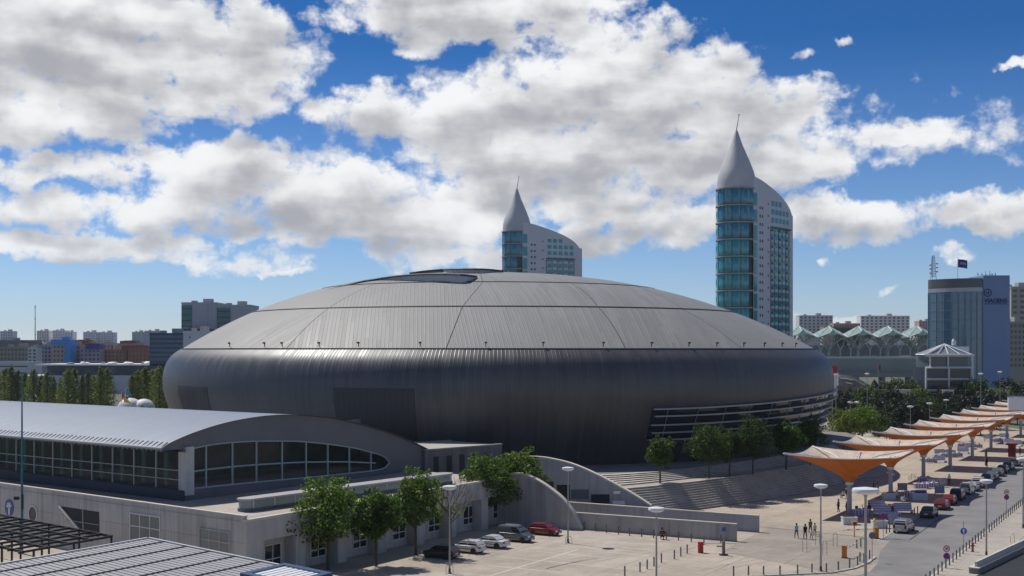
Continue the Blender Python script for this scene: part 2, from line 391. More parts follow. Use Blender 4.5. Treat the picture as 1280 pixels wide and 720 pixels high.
# roof panels: three rings, each cut by slanting joints
def s_of_z(z): return S1 * max(1 - (z-22)/(ZT-22), 1e-6) ** (1/PW)
rings = [(S1, s_of_z(28.9)), (s_of_z(28.9), s_of_z(33.6)), (s_of_z(33.6), 0.0)]
def ph_at(px, s):        # front angle at which the ring s passes the sight line through column px
    best, bp = 1e9, 0
    for k in range(1801):
        ph = -math.pi + math.pi*k/1800; q = roof_pt(ph, s); d = abs(q.x/q.y*F + 640 - px)
        if d < best: best, bp = d, ph
    return bp
joints = [(232,262,330),(357,411,470),(557,578,603),(783,748,713),(929,853,793)]
cols = []
for a3 in joints: cols.append([ph_at(a3[0], rings[0][0]), ph_at(a3[1], rings[1][0]), ph_at(a3[2], rings[2][0])])
back_ph = [math.pi * k / 6 for k in range(7)]
slant = [.25, .42, .04, -.42, -.3, .5]
def roof_patch(sa, sb, pa0, pa1, pb0, pb1, ang, gap):
    """panel between rings sa (outer) and sb, angles pa at sa and pb at sb"""
    m = MB(); m.uv = []; nu, nv = max(6, int(abs(pa1-pa0)/.05)), 14
    ca, sn = math.cos(ang), math.sin(ang)
    for j in range(nv+1):
        t = j/nv; s = lerp(sa - gap, sb + gap, t)
        q0, q1 = lerp(pa0, pb0, t), lerp(pa1, pb1, t)
        for i in range(nu+1):
            ph = lerp(q0 + gap*.5, q1 - gap*.5, i/nu); p = roof_pt(ph, s); m.v.append(p)
            mid = (pa0+pa1)/2; U = (ph-mid)*AR*.72; V = (S1-s)*AR
            rx = p.x*math.cos(mid+math.pi/2) + p.y*math.sin(mid+math.pi/2); ry = -(p.x*math.cos(mid) + p.y*math.sin(mid))
            m.uv.append((rx*ca + ry*sn, -rx*sn + ry*ca))
    for j in range(nv):
        for i in range(nu): a = j*(nu+1)+i; m.f.append((a, a+1, a+nu+2, a+nu+1)); m.m.append(0)
    return m
angs = [[c[r] for c in cols] for r in range(3)]
for r in range(3):
    seq = angs[r]
    nxt = angs[r+1] if r < 2 else [lerp(a, -math.pi/2, .0) for a in seq]
    full  = [-math.pi - .0] + [a for a in seq[1:]] + [0.0] + back_ph[1:-1] + [math.pi]
    fulln = [-math.pi - .0] + [a for a in nxt[1:]] + [0.0] + back_ph[1:-1] + [math.pi]
    for i in range(len(full)-1):
        sl = slant[i] if i < len(slant) else 0.0
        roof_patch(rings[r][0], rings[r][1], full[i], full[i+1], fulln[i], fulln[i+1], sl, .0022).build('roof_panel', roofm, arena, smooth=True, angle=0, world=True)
# under-roof membrane that shows dark in the joints
m = MB(); 
for j in range(25):
    for k in range(NP): m.v.append(roof_pt(2*math.pi*k/NP, S1*(1 - j/24*.999), -.16))
for j in range(24):
    for k in range(NP): m.f.append((j*NP+k, j*NP+(k+1)%NP, (j+1)*NP+(k+1)%NP, (j+1)*NP+k)); m.m.append(0)
m.build('roof_membrane', gutm, arena, smooth=True, angle=0, world=True)
for s, w, hgt in ((S1, .28, .22), (rings[1][0], .22, .12), (rings[2][0], .2, .1)):
    m = MB()
    for k in range(NP):
        ph = 2*math.pi*k/NP
        ds = w/2/AR
        q = [roof_pt(ph, s+ds, .03), roof_pt(ph, s+ds, hgt), roof_pt(ph, s-ds, hgt), roof_pt(ph, s-ds, .03)] if s < S1 else [roof_pt(ph, s, -.02) + Vector((math.cos(ph), math.sin(ph), 0))*x + Vector((0,0,y)) for x, y in ((.12,0),(.12,hgt),(-.2,hgt+.05),(-.2,.02))]
        m.v += [tuple(x) for x in q]
    for k in range(NP):
        a, c = k*4, (k+1) % NP*4
        for e in range(4): m.f.append((a+e, c+e, c+(e+1)%4, a+(e+1)%4)); m.m.append(0)
    m.build('roof_gutter', gutm, arena, world=True)
# small floodlight brackets along the gutter
br = MB(); br.box((0,0,.3),(.12,.12,.6)); br.box((0,-.12,.62),(.34,.3,.26)); brm = br.mesh('floodlight', steel_dk)
for px in (286, 330, 352, 398, 448, 525, 607, 679, 755, 815, 862, 897, 931, 957, 979, 996):
    ph = ph_at(px, S1*.995); q = roof_pt(ph, S1*.992, .15) - arena.location
    put('floodlight', brm, arena, q, ph + math.pi/2)
# two raised crests, each a curved roof lip over a strip of clerestory glazing
def roof_hit(px, py):
    """where the sight line first meets the roof shell"""
    Y = 190.0
    while Y < 300:
        q = P(px, py, Y); c = Vector((q.x-AX, q.y-AY)).length/AR
        if c < S1 and q.z <= roof_z(c) + .05: return q
        Y += .2
    return P(px, py, 246)
cg = glass('clerestory_glass', (.46,.52,.56), .55, 1.0)
def crest(top, low, back, bm):
    n = 28; x0, x1 = top[0][0], top[-1][0]; T = []; Lw = []
    for i in range(n+1):
        x = lerp(x0, x1, i/n); yl = max(smooth_interp(low, x), smooth_interp(top, x)+.3); h_ = roof_hit(x, yl); T.append(P(x, smooth_interp(top, x), h_.y)); Lw.append(h_)
    m = MB()
    for i in range(n):
        m.extr([T[i]+Vector((0,-.55,0)), T[i+1]+Vector((0,-.55,0)), T[i+1]+back, T[i]+back], (0,0,-.12))
    m.build('crest_roof', roofm_plain, arena, world=True)
    m = MB(); m.tube([p + Vector((0,-.55,-.08)) for p in T], .16, 5); m.build('crest_lip', gutm, arena, world=True)
    m = MB()
    for i in range(n): m.extr([Lw[i]+Vector((0,.02,-.5)), Lw[i+1]+Vector((0,.02,-.5)), T[i+1]+Vector((0,.02,-.08)), T[i]+Vector((0,.02,-.08))], (0,.1,0))
    m.build('clerestory', cg, arena, world=True)
    for i in range(2, n-1, bm):
        m = MB(); m.tube([Lw[i]+Vector((0,-.06,-.2)), T[i]+Vector((0,-.06,-.1))], .07, 5); m.build('clerestory_mullion', white_stl, arena, world=True)
roofm_plain = mat('crest_metal', (.29,.275,.255), .6, var=.08, scale=.3)
crest([(404,364),(430,357.2),(455,351.3),(480,347),(505,343.9),(530,342.4),(560,342.3),(582,343.6),(596,345.3)], [(404,364.6),(440,357),(470,351.6),(500,350.8),(530,351.2),(560,351.9),(580,351.8),(590,348.5),(596,345.8)], Vector((0,14,-.6)), 2)
crest([(512,341.3),(530,338.8),(552,336.9),(575,336),(600,336.2),(615,337),(629,338.6)], [(512,341.8),(530,340.6),(552,340.6),(575,340.8),(600,340.4),(615,339.4),(629,339.0)], Vector((0,10,-1.0)), 3)
# glazed gallery with projecting sills at the right
def wph(px, z):
    best, bp = 1e9, 0
    for k in range(1201):
        ph = -math.pi*1.2 + math.pi*k/1200*1.4; q = wall_pt(ph, z); d = abs(q.x/q.y*F + 640 - px)
        n = Vector((math.cos(ph), math.sin(ph)))
        if n.dot(Vector(q[:2])) < 0 and d < best: best, bp = d, ph
    return bp
phL, phR = wph(812, 11), .12
def gal(t, k):   # sill k = 0 (top) .. 4 (bottom); heights fall and spread towards the left end
    zl = [13.05, 11.95, 10.6, 9.4, 8.3][k]; zr = [14.6, 13.2, 11.8, 10.4, 9.0][k]
    tt = min(1, t*1.25); return lerp(zl, zr, tt*tt*(3-2*tt))
NS = 40
m = MB()
for i in range(NS+1):
    t = i/NS; ph = lerp(phL, phR, t)
    for k in range(5): m.v.append(wall_pt(ph, gal(t, k), .06))
for i in range(NS):
    for k in range(4): a = i*5+k; m.f.append((a, a+5, a+6, a+1)); m.m.append(0)
m.build('gallery_glazing', glass_dk, arena, smooth=True, world=True)
for k in range(5):
    m = MB(); t0 = .0 if k < 4 else .0; t1 = 1.0 if k < 4 else .98
    for i in range(NS+1):
        t = lerp(t0, t1, i/NS); ph = lerp(phL + (.0 if k % 2 == 0 else .006), phR, t); z = gal(t, k)
        dep = .75 if k < 4 else .9
        for off, dz in ((.0,-.12),(dep,-.1),(dep,.1),(.0,.12)): m.v.append(wall_pt(ph, z, off) + Vector((0,0,dz)))
    for i in range(NS):
        for e in range(4): a = i*4; m.f.append((a+e, a+4+e, a+4+(e+1)%4, a+(e+1)%4)); m.m.append(0)
    m.f.append((0,1,2,3)); m.m.append(0)
    m.build('gallery_sill', steel, arena, smooth=True, angle=30, world=True)
for i in range(15):
    t = (i+.5)/15; ph = lerp(phL, phR, t); m = MB()
    m.tube([wall_pt(ph, gal(t,0), .2), wall_pt(ph, gal(t,4), .2)], .07, 5); m.build('gallery_mullion', steel, arena, world=True)
# service door and wall hatches, their recess shade put into a darker metal
def hatch(name, px0, px1, z0, z1, off, m_):
    m = MB(); p0, p1 = wph(px0, (z0+z1)/2), wph(px1, (z0+z1)/2); n, nz = 10, 8; st = 2*(nz+1)
    for i in range(n+1):
        ph = lerp(p0, p1, i/n)
        for j in range(nz+1): m.v.append(wall_pt(ph, lerp(z0, z1, j/nz), off))
        for j in range(nz+1): m.v.append(wall_pt(ph, lerp(z0, z1, j/nz), -.2))
    for i in range(n):
        a = i*st
        for j in range(nz): m.f.append((a+j, a+j+1, a+st+j+1, a+st+j)); m.m.append(0)
        m.f += [(a, a+st, a+st+nz+1, a+nz+1), (a+nz, a+2*nz+1, a+st+2*nz+1, a+st+nz)]; m.m += [0, 0]
    for a in (0, n*st):
        m.f += [(a, a+nz+1, a+nz+2, a+1)] + [(a+j, a+nz+1+j, a+nz+2+j, a+j+1) for j in range(1, nz)]; m.m += [0]*nz
    return m.build(name, m_, arena, world=True)
hatchm = ribbed('hatch_metal_shaded', (.048,.048,.053), .6, .25, .9, coord='Object', axis=0, dark=.7, width=.08)
hatch('loading_door', 420, 519, 8.5, 16.3, .05, hatchm)
hatch('wall_hatch', 226, 262, 10.5, 15.9, .05, hatchm)
hatch('entrance_door', 824, 850, 4.65, 7.6, .06, dark_in)
hatch('entrance_door', 868, 884, 4.65, 7.4, .06, dark_in)
# ================================================================ left terrace building
C0 = Vector((-24.9, 120, 0)); dL = Vector((-.76, .65, 0)).normalized(); dR = Vector((.51, .86, 0)).normalized()
up = Vector((0, 0, 1)); nLf = Vector((-dL.y, dL.x, 0)); nRf = Vector((dR.y, -dR.x, 0))    # outward facade normals
if nLf.dot(Vector((0,-1,0))) < 0: nLf = -nLf
def along(px, o, d, off=0.0):
    """distance t so that o + d t is seen in column px"""
    u = (px - 640) / F; return (u*o.y - o.x) / (d.x - u*d.y)
def onL(px, py):
    t = along(px, C0, dL); q = C0 + dL*t; return t, H - (py-YH)/F*q.y
def onR(px, py):
    t = along(px, C0, dR); q = C0 + dR*t; return t, H - (py-YH)/F*q.y
base_b = thing('terrace_building', 'low grey concrete building with flat terrace roof and recessed white-framed windows', 'building', C0)
def wpanel(o, d, n, t0, t1, z0, z1, depth, off=0.0):
    """box standing on a facade: from off to off+depth along the outward normal"""
    m = MB(); a = o + d*t0 + n*off; c = o + d*t1 + n*off
    m.extr([(a.x,a.y,z0),(c.x,c.y,z0),(c.x,c.y,z1),(a.x,a.y,z1)], n*depth); return m
TL, TR = 62.0, 47.5
wallc = paving('concrete_panels', (.30,.295,.285), (.27,.268,.26), 2.2, grout=.72, dirt=.18, rot=0)
# concrete panels need their pattern on a vertical face: use a plain noise concrete instead where the brick pattern would smear
panelc = mat('facade_concrete', (.47,.455,.43), .8, streak=.28, var=.13, scale=.3, bump=.12)
# main block: flush along the left facade, set back 1.4 m under the slab along the right facade
A = C0 + dL*1.45
m = MB(); p = [A, A + dL*TL, A + dL*TL + dR*TR, A + dR*TR]
m.prism(p, 0, 3.8); m.build('ground_floor_wall', panelc, base_b, world=True)
m = MB(); p = [C0, C0 + dL*TL, C0 + dL*TL + dR*TR, C0 + dR*TR]
m.prism(p, 3.8, 5.8); m.build('upper_wall', panelc, base_b, world=True)
m = MB(); m.extr([(*C0[:2],0),(*(C0 + dL*1.45)[:2],0),(*(C0 + dL*1.45)[:2],3.8),(*C0[:2],3.8)], dR*.9); m.build('corner_pier', panelc, base_b, world=True)
# panel joints on the left facade
m = MB()
for z in (1.9, 3.8): 
    q = wpanel(C0, dL, nLf, 0, TL, z-.012, z+.012, .004); m.add(q.v, q.f)
for k in range(1, 26):
    q = wpanel(C0, dL, nLf, k*2.3-.012, k*2.3+.012, 0, 6.1, .004); m.add(q.v, q.f)
m.build('panel_joint', concrete_d, base_b, world=True)
# parapet with pale stone coping
def parapet(o, d, n, t0, t1, name):
    wpanel(o, d, n, t0, t1, 5.8, 6.3, -.35).build('parapet_wall', panelc, base_b, world=True)
    wpanel(o, d, n, t0-.05, t1, 6.3, 6.4, -.45, .05).build('coping', stone_cap, base_b, world=True)
parapet(C0, dL, nLf, .36, TL, 'l')
wpanel(C0, dR, nRf, 0, TR, 5.8, 6.02, -.5).build('terrace_edge', stone_cap, base_b, world=True)
terr = MB(); q = [C0 + dL*.36 - nRf*.5, C0 + dL*TL - nRf*.5, C0 + dL*TL + dR*(TR-.1) - nRf*.5, C0 + dR*(TR-.1) - nRf*.5]
terr.add([(v.x, v.y, 5.81) for v in q], [(0,1,2,3)]); terr.build('terrace_floor', pave_w, base_b, world=True)
# piers and windows of the right facade
winf = mat('window_frame_white', (.6,.62,.6), .5, var=.05)
def window(parent, o, d, n, t0, t1, z0, z1, nx_=2, zbar=None, off=0.0, fm=None, gm=None, fw=.1, name='window'):
    f = MB()
    for (a, b_, c, e) in ((t0, t1, z0, z0+fw), (t0, t1, z1-fw, z1), (t0, t0+fw, z0+fw, z1-fw), (t1-fw, t1, z0+fw, z1-fw)):
        q = wpanel(o, d, n, a, b_, c, e, .12, off); f.add(q.v, q.f)
    for k in range(1, nx_):
        t = lerp(t0, t1, k/nx_); q = wpanel(o, d, n, t-fw*.45, t+fw*.45, z0+fw, z1-fw, .11, off); f.add(q.v, q.f)
    for zb in (zbar or []):
        q = wpanel(o, d, n, t0+fw, t1-fw, zb-fw*.5, zb+fw*.5, .10, off); f.add(q.v, q.f)
    fo = f.build(name, fm or winf, parent, world=True)
    g_ = wpanel(o, d, n, t0+.02, t1-.02, z0+.02, z1-.02, .05, off).build('pane', gm or glass_dk, fo); return fo
Ri = C0 + dL*1.45
for px in (340, 397, 449, 498, 542, 585, 622):
    t = along(px, Ri, dR); w = 1.25
    window(base_b, Ri, dR, nRf, t-w, t+w, .75, 3.0, 2, [1.55])
for px in (323, 376, 428, 478, 526, 566, 606, 637):
    t = along(px, C0, dR)
    if t < 1.5: continue
    wpanel(C0, dR, nRf, t-.75, t+.75, 0, 3.8, -1.4).build('pier', panelc, base_b, world=True)
# left facade: round window, slanted opening, two windows
t, z = onL(41.5, 642.5)
def ring(parent, o, d, n, t, z, r, name, fm, gm, rim=.16, dep=.1):
    m = MB(); c = o + d*t + up*z; k = 28; vs = []
    for rr, dd in ((r, .0), (r, dep), (r-rim, dep), (r-rim, .0)):
        vs += [c + d*rr*math.cos(2*math.pi*i/k) + up*rr*math.sin(2*math.pi*i/k) + n*dd for i in range(k)]
    fs = [(e*k+i, e*k+(i+1)%k, ((e+1)%4)*k+(i+1)%k, ((e+1)%4)*k+i) for e in range(4) for i in range(k)]
    m.add(vs, fs); fo = m.build(name, fm, parent, world=True)
    m = MB(); m.add([c + d*(r-.03)*math.cos(2*math.pi*i/k) + up*(r-.03)*math.sin(2*math.pi*i/k) + n*.03 for i in range(k)], [tuple(range(k))]); m.build('pane', gm, fo); return fo
ring(base_b, C0, dL, nLf, t, z, 1.0, 'round_window', winf, glass_dk)
# round emblem: blue disc with a pale tree-like figure
t, z = onL(12, 634.5)
emb = thing('round_emblem', 'round blue emblem with a pale hand-like tree figure on the grey concrete wall', 'sign', C0 + dL*t + nLf*.01 + up*z)
blue_e = mat('emblem_blue', (.05,.08,.25), .5, var=.08); pale_e = mat('emblem_pale', (.6,.66,.7), .5, var=.05)
m = MB(); c = emb.location.copy(); k = 28
m.extr([c + dL*.98*math.cos(2*math.pi*i/k) + up*.98*math.sin(2*math.pi*i/k) for i in range(k)], nLf*.05); m.build('disc', blue_e, emb, world=True)
m = MB()
def fig(pts): m.extr([c + dL*(-x) + up*y + nLf*.055 for x, y in pts], nLf*.02)
fig([(-.13,-.85),(.13,-.85),(.2,-.2),(.16,.1),(-.16,.1),(-.2,-.2)])
for a in (-70, -38, -8, 22, 55):
    x0, y0 = 0, -.05; x1, y1 = math.sin(R(a))*.66, math.cos(R(a))*.66 - .02; px_, py_ = math.cos(R(a))*.1, -math.sin(R(a))*.1
    fig([(x0-px_,y0-py_),(x0+px_,y0+py_),(x1+px_*.8,y1+py_*.8),(x1-px_*.8,y1-py_*.8)])
m.build('tree_figure', pale_e, emb, world=True)
tri = [onL(74,632.5), onL(124,640), onL(124.5,671), onL(103,667)]
m = MB(); m.extr([C0 + dL*t + up*z + nLf*.0 for t, z in tri], nLf*.03); tr = m.build('slanted_opening', dark_in, base_b, world=True)  # flat dark panel, the shade of the recess put into its colour
m = MB(); a_, b_ = [C0 + dL*t + up*z + nLf*.06 for t, z in (onL(75,633), onL(103.5,666))]; m.tube([a_, b_], .16, 6); m.build('slanted_beam', stone_cap, tr)
m = MB(); a_, b_ = [C0 + dL*t + up*z + nLf*.05 for t, z in (onL(104,637), onL(104.5,667))]; m.tube([a_, b_], .07, 6)
a_, b_ = [C0 + dL*t + up*z + nLf*.05 for t, z in (onL(84,650), onL(124,656))]; m.tube([a_, b_], .05, 6); m.build('opening_mullion', concrete, tr)
for (x0, x1, ya, yb, gm) in ((163, 201, 646, 676, glass('pale_window_glass', (.12,.15,.15), .12, 1.0)), (250, 288, 665, 690, glass('grey_window_glass', (.2,.21,.21), .3, 1.0))):  # second window gets a paler, rougher grey glass
    t0, z1 = onL(x1, ya); t1, z0 = onL(x0, yb)
    window(base_b, C0, dL, nLf, t0, t1, z0-.6, z1, 3, [lerp(z0, z1, .55)], 0, winf if x0 < 200 else panelc, gm)
# low skylight strip on the terrace
so = G(300, 640, 5.81); se = G(562, 604, 5.81); sd = (se-so); sl = sd.length; sd.normalize(); sn = Vector((sd.y, -sd.x, 0))
sk = thing('terrace_skylight', 'long low skylight box with rounded ends on the terrace edge', 'skylight', so)
m = MB(); k = 10
prof = [so + sd*0 - sn*.7 + up*.0]
def sbox(t0, t1, z0, z1, w):
    r = w/2; pts = []
    for i in range(k+1):
        a = math.pi/2 + math.pi*i/k; pts.append(so + sd*(t0 + r + r*math.cos(a)) + sn*(r*math.sin(a)))
    for i in range(k+1):
        a = -math.pi/2 + math.pi*i/k; pts.append(so + sd*(t1 - r + r*math.cos(a)) + sn*(r*math.sin(a)))
    q = MB(); q.prism(pts, z0, z1); return q
sbox(0, sl, 5.81, 6.15, 1.9).build('curb', concrete_d, sk, smooth=True, world=True)
sbox(.12, sl-.12, 6.15, 6.95, 1.7).build('skylight_glass', glass('skylight_pane', (.25,.3,.29), .15, 1.0), sk, smooth=True, world=True)
sbox(-.05, sl+.05, 6.95, 7.12, 2.05).build('lid', mat('skylight_metal', (.4,.39,.38), .5, metal=.4, var=.08), sk, smooth=True, world=True)
for i in range(12):
    t = 1 + (sl-2)*i/11; m = MB(); a_ = so + sd*t + sn*.87; m.box((a_.x, a_.y, 6.55), (.1, .06, .8), math.atan2(sd.y, sd.x)); m.build('mullion', winf, sk, world=True)

# ---------------- pavilion with the curved metal roof
Q0 = Vector((-35.0, 137.0, 0)); pR = Vector((.545, .839, 0)); pL = Vector((-.777, .63, 0)); nG = Vector((pR.y, -pR.x, 0)); nE = Vector((-pL.y, pL.x, 0))
if nE.y > 0: nE = -nE
pav = thing('curved_roof_pavilion', 'glazed pavilion with a long curved grey-blue metal roof and arched gable', 'pavilion', Q0)
LEN = 70.0
def gp(px, py):
    u = (px-640)/F; r = (u*Q0.y - Q0.x)/(pR.x - u*pR.y); q = Q0 + pR*r; return (r, H - (py-YH)/F*q.y)
topc = [(-3.6, 11.75), (-2.4, 12.25), (1, 13.15), (5.5, 13.95), (10.7, 14.4), (15, 14.42), (19.5, 14.1), (24.5, 13.5), (29.7, 12.45), (36.4, 10.75), (42.8, 8.6), (47, 6.9)]
rs = [-3.6 + (46.6+3.6)*i/60 for i in range(61)]
roofr = ribbed('pavilion_roof_metal', (.19,.225,.28), .6, .1, .55, coord='UV', axis=0, dark=.84, var=.06, sheet=6, width=.1, bump=.2)
fasm = mat('fascia_metal', (.15,.152,.16), .6, metal=.2, var=.1, scale=.4)
m = MB(); m.uv = []
nl = 24
for j in range(nl+1):
    for i, r in enumerate(rs):
        q = Q0 + pR*r + pL*(LEN*j/nl) + nG*.5*(1 if j == 0 else 0) + up*smooth_interp(topc, r); m.v.append(q); m.uv.append((LEN*j/nl, r))
n1 = len(rs)
for j in range(nl):
    for i in range(n1-1): a = j*n1+i; m.f.append((a, a+1, a+n1+1, a+n1)); m.m.append(0)
m.build('curved_roof', roofr, pav, smooth=True, angle=0, world=True)
# rounded eave with its row of rib ends
m = MB(); a = Q0 + pR*-3.6 + nG*.5; e = a + pL*(LEN+.5)
m.tube([a + up*11.62, e + up*11.62], .17, 8)
for k in range(int(LEN/.85)):
    q = a + pL*(k*.85+.3); m.tube([q + up*11.35 + pR*.12, q + up*11.70 + pR*-.02, q + up*12.0 + pR*.5, q + up*12.25 + pR*1.0], [.12,.13,.12,.05], 6)
m.build('rolled_eave', mat('eave_metal', (.20,.225,.26), .6, metal=.1, var=.1), pav, smooth=True, world=True)
m = MB()      # soffit
for j in range(2):
    for r, dz in ((-3.6, -.35), (.2, -.75)):
        q = Q0 + pR*r + pL*(LEN*j) + nG*.4*(1-j) + up*(11.75+dz); m.v.append(q)
m.f = [(0,1,3,2)]; m.m = [0]; m.build('soffit', fasm, pav, world=True)
# gable wall around the long glass strip
gtop = [gp(x, y) for x, y in ((231,562.5),(262,556),(300,552),(345,551),(382,552),(439,559),(464,565),(476,568.6),(482,572),(485.5,575.5),(486.8,578.8))]
gbot = [gp(x, y) for x, y in ((231,612.5),(320,603.5),(400,596),(455,590.5),(470,588.6),(480,586.3),(485,583),(486.8,579.6))]
r0g, r1g = gtop[0][0], gtop[-1][0]
RS = sorted(set([-3.6 + i*.8 for i in range(64)] + [r0g, r1g] + [r1g - .35*i for i in range(1, 6)])); RS = [r for r in RS if r <= 46.6]
ZB = 5.8
m = MB()
def gq(r, z, off=0.0): return Q0 + pR*r + nG*off + up*z
def gstrip(ra, rb, za0, za1, zb0, zb1, th=.45, off=.0):
    m.extr([gq(ra, za0, off), gq(rb, zb0, off), gq(rb, zb1, off), gq(ra, za1, off)], nG*-th)
m_top = MB()
for ra, rb in zip(RS, RS[1:]):
    ta, tb = smooth_interp(topc, ra)-.05, smooth_interp(topc, rb)-.05
    if rb <= r0g + 1e-6:
        lo = lambda r: 11.35 if r < .1 else gtop[0][1]
        gstrip(ra, rb, min(lo(ra), ta-.1), ta, min(lo(rb), tb-.1), tb)
    elif ra >= r1g - 1e-6:
        gstrip(ra, rb, ZB, ta, ZB, tb)
    else:
        gstrip(ra, rb, smooth_interp(gtop, ra), ta, smooth_interp(gtop, rb), tb)
        gstrip(ra, rb, ZB, interp(gbot, ra), ZB, interp(gbot, rb))
m.build('gable_wall', fasm, pav, world=True)
m = MB()
gr = [r0g + (r1g-r0g)*i/40 for i in range(41)]
for ra, rb in zip(gr, gr[1:]): m.add([gq(ra, interp(gbot, ra), -.3), gq(rb, interp(gbot, rb), -.3), gq(rb, smooth_interp(gtop, rb), -.3), gq(ra, smooth_interp(gtop, ra), -.3)], [(0,1,2,3)])
m.build('gable_glazing', glass_see, pav, world=True)
m = MB()
bars = [gp(x, 600)[0] for x in (259, 292, 322, 354, 384, 411, 438, 465)]
for r in bars: m.box((0,0,0), (.12,.2,smooth_interp(gtop, r)-interp(gbot, r)), M=Matrix.Translation(gq(r, (smooth_interp(gtop, r)+interp(gbot, r))/2, -.2)) @ Matrix.Rotation(math.atan2(pR.y, pR.x), 4, 'Z'))
mid = [(r, lerp(interp(gbot, r), smooth_interp(gtop, r), .42 + .02*(r/30))) for r in gr]
m.tube([gq(r, z, -.2) for r, z in mid[:-3]], .09, 5)
m.tube([gq(r, interp(gbot, r)+.06, -.05) for r in gr], .1, 5); m.tube([gq(r, smooth_interp(gtop, r)-.03, .02) for r in gr] + [gq(r1g+.05, gbot[-1][1]+.1, .02)], .08, 5)
m.build('gable_mullions', mat('gable_frame', (.36,.44,.42), .5, metal=.1, var=.06), pav, world=True)
m = MB(); q = gq(.35, 0, -.15); m.box((q.x, q.y, (ZB+11.6)/2+.3), (1.15, 1.15, 11.6-ZB-.6), math.atan2(pR.y, pR.x)); m.build('corner_column', mat('column_offwhite', (.5,.5,.49), .6, streak=.2), pav, world=True)
# plinth and glazed long side
m = MB(); m.extr([gq(-.35, ZB, .25), gq(-.35, 6.95, .25), gq(-.35, 6.95, -.2), gq(-.35, ZB, -.2)], pL*LEN); m.build('plinth', mat('navy_plinth', (.025,.03,.055), .5, var=.2), pav, world=True)
m = MB(); m.add([gq(0, 6.95), gq(0, 6.95)+pL*LEN, gq(0, 11.2)+pL*LEN, gq(0, 11.2)], [(0,1,2,3)]); m.build('side_glazing', glass_see, pav, world=True)
m = MB(); frame_g = mat('side_frame', (.36,.44,.43), .5, metal=.1, var=.06)
for k in range(17):
    q = gq(-.08, 9.1) + pL*(k*4.1+.9); m.box(q, (.12,.16,4.3), math.atan2(pL.y, pL.x))
for z in (8.0, 9.0, 11.15): m.tube([gq(-.1, z) + pL*.6, gq(-.1, z) + pL*LEN], .06, 5)
m.build('side_mullions', frame_g, pav, world=True)
for k in range(0, 34, 2):
    m = MB(); q = gq(1.6, 6.9) + pL*(k*2.07+1.2); m.tube([q, q+up*4.4], .24, 10); m.build('inner_column', mat('inner_column_teal', (.12,.25,.26), .5), pav, smooth=True, world=True)
m = MB(); q = [gq(.15, 6.9, -.5), gq(42, 6.9, -.5), gq(42, 6.9, -.5)+pL*LEN, gq(.15, 6.9, -.5)+pL*LEN]; m.add(q, [(0,1,2,3)]); m.build('inner_floor', mat('inner_floor', (.34,.32,.29), .6, var=.3, scale=.4), pav, world=True)
m = MB(); q = [gq(9, 6.9, -9), gq(9, 6.9, -9)+pL*LEN, gq(9, 12.5, -9)+pL*LEN, gq(9, 12.5, -9), gq(40, 6.9, -9), gq(40, 12.5, -9)]; m.add(q, [(0,1,2,3), (0,3,5,4)]); m.build('inner_wall', mat('inner_wall_grey', (.10,.105,.11), .8, var=.5, scale=.3), pav, world=True)
# furniture seen through the glass: low tables
tb = MB(); tb.lathe([(.45,.70),(.45,.74)], n=12); tb.tube([(0,0,0),(0,0,.7)], .04, 6); tbm = tb.mesh('cafe_table', mat('table_wood', (.3,.2,.12), .5))
for k in range(14):
    o = put('cafe_table', tbm, None, gq(3.5 + (k % 3)*1.6, 6.9) + pL*(6 + k*2.9)); tag(o, 'round cafe table behind the glass of the curved-roof pavilion', 'table', 'cafe tables inside the pavilion')
# dark flat-roofed annex at the gable's right end
ann = thing('annex_block', 'dark grey flat-roofed annex block between arched gable and arena', 'building', (-11.7, 172, 4.6))
a0, a1 = Vector((-11.7, 172, 0)), Vector((-1.4, 182.5, 0)); ad = (a1-a0).normalized(); an = Vector((-ad.y, ad.x, 0))
m = MB(); m.prism([a0, a1, a1+an*11, a0+an*11], 4.6, 8.45); m.build('annex_wall', concrete_d, ann, world=True)
m = MB()
for (s_, e_, o_) in ((a0, a1, 0), (a0+an*10.6, a1+an*10.6, 0)): m.prism([s_-an*.08, e_-an*.08, e_+an*.45, s_+an*.45], 8.45, 8.6)
m.build('annex_coping', concrete, ann, world=True)
m = MB(); q = [a0+an*.5, a1+an*.5, a1+an*10.5, a0+an*10.5]; m.add([(v.x,v.y,8.46) for v in q], [(0,1,2,3)]); m.build('annex_roof', mat('roof_gravel', (.38,.36,.32), .9, var=.2, scale=2), ann, world=True)
for k in range(5):
    q = a0 + ad*(2+k*2.4) - an*.04; m = MB(); m.box((q.x,q.y,6.4), (.9,.1,2.2), math.atan2(ad.y, ad.x)); m.build('vent_panel', dark_in, ann, world=True)

# ---------------- foreground roof and steel pergola
slatm = mat('slatted_roof_metal', (.30,.30,.305), .6, metal=.1, var=.1, scale=.6); slatd = mat('slat_gap', (.07,.07,.075), .7)
f0 = G(185, 675, 7.0); fl = (G(0, 708, 7.0) - f0); fr = (G(402, 720.5, 7.0) - f0); fl.normalize(); fr.normalize()
fg = thing('slatted_roof', 'flat roof of pale metal slats with dark beams at the lower left edge', 'roof', f0)
m = MB(); m.extr([f0, f0+fl*34, f0+fl*34+fr*30, f0+fr*30], up*-.25); m.build('roof_deck', slatd, fg, world=True)
m = MB()
for k in range(62):
    a = f0 + fl*(k*.55+.06) + up*.03; m.extr([a, a+fl*.43, a+fl*.43+up*.07, a+up*.07], fr*30)
m.build('slat_rows', slatm, fg, world=True)
for k in range(9):
    a = f0 + fr*(2.4 + k*3.3) + up*.1; m = MB(); m.extr([a, a+fr*.1, a+fr*.1+up*.08, a+up*.08], fl*34); m.build('roof_beam', slatd, fg, world=True)
m = MB()
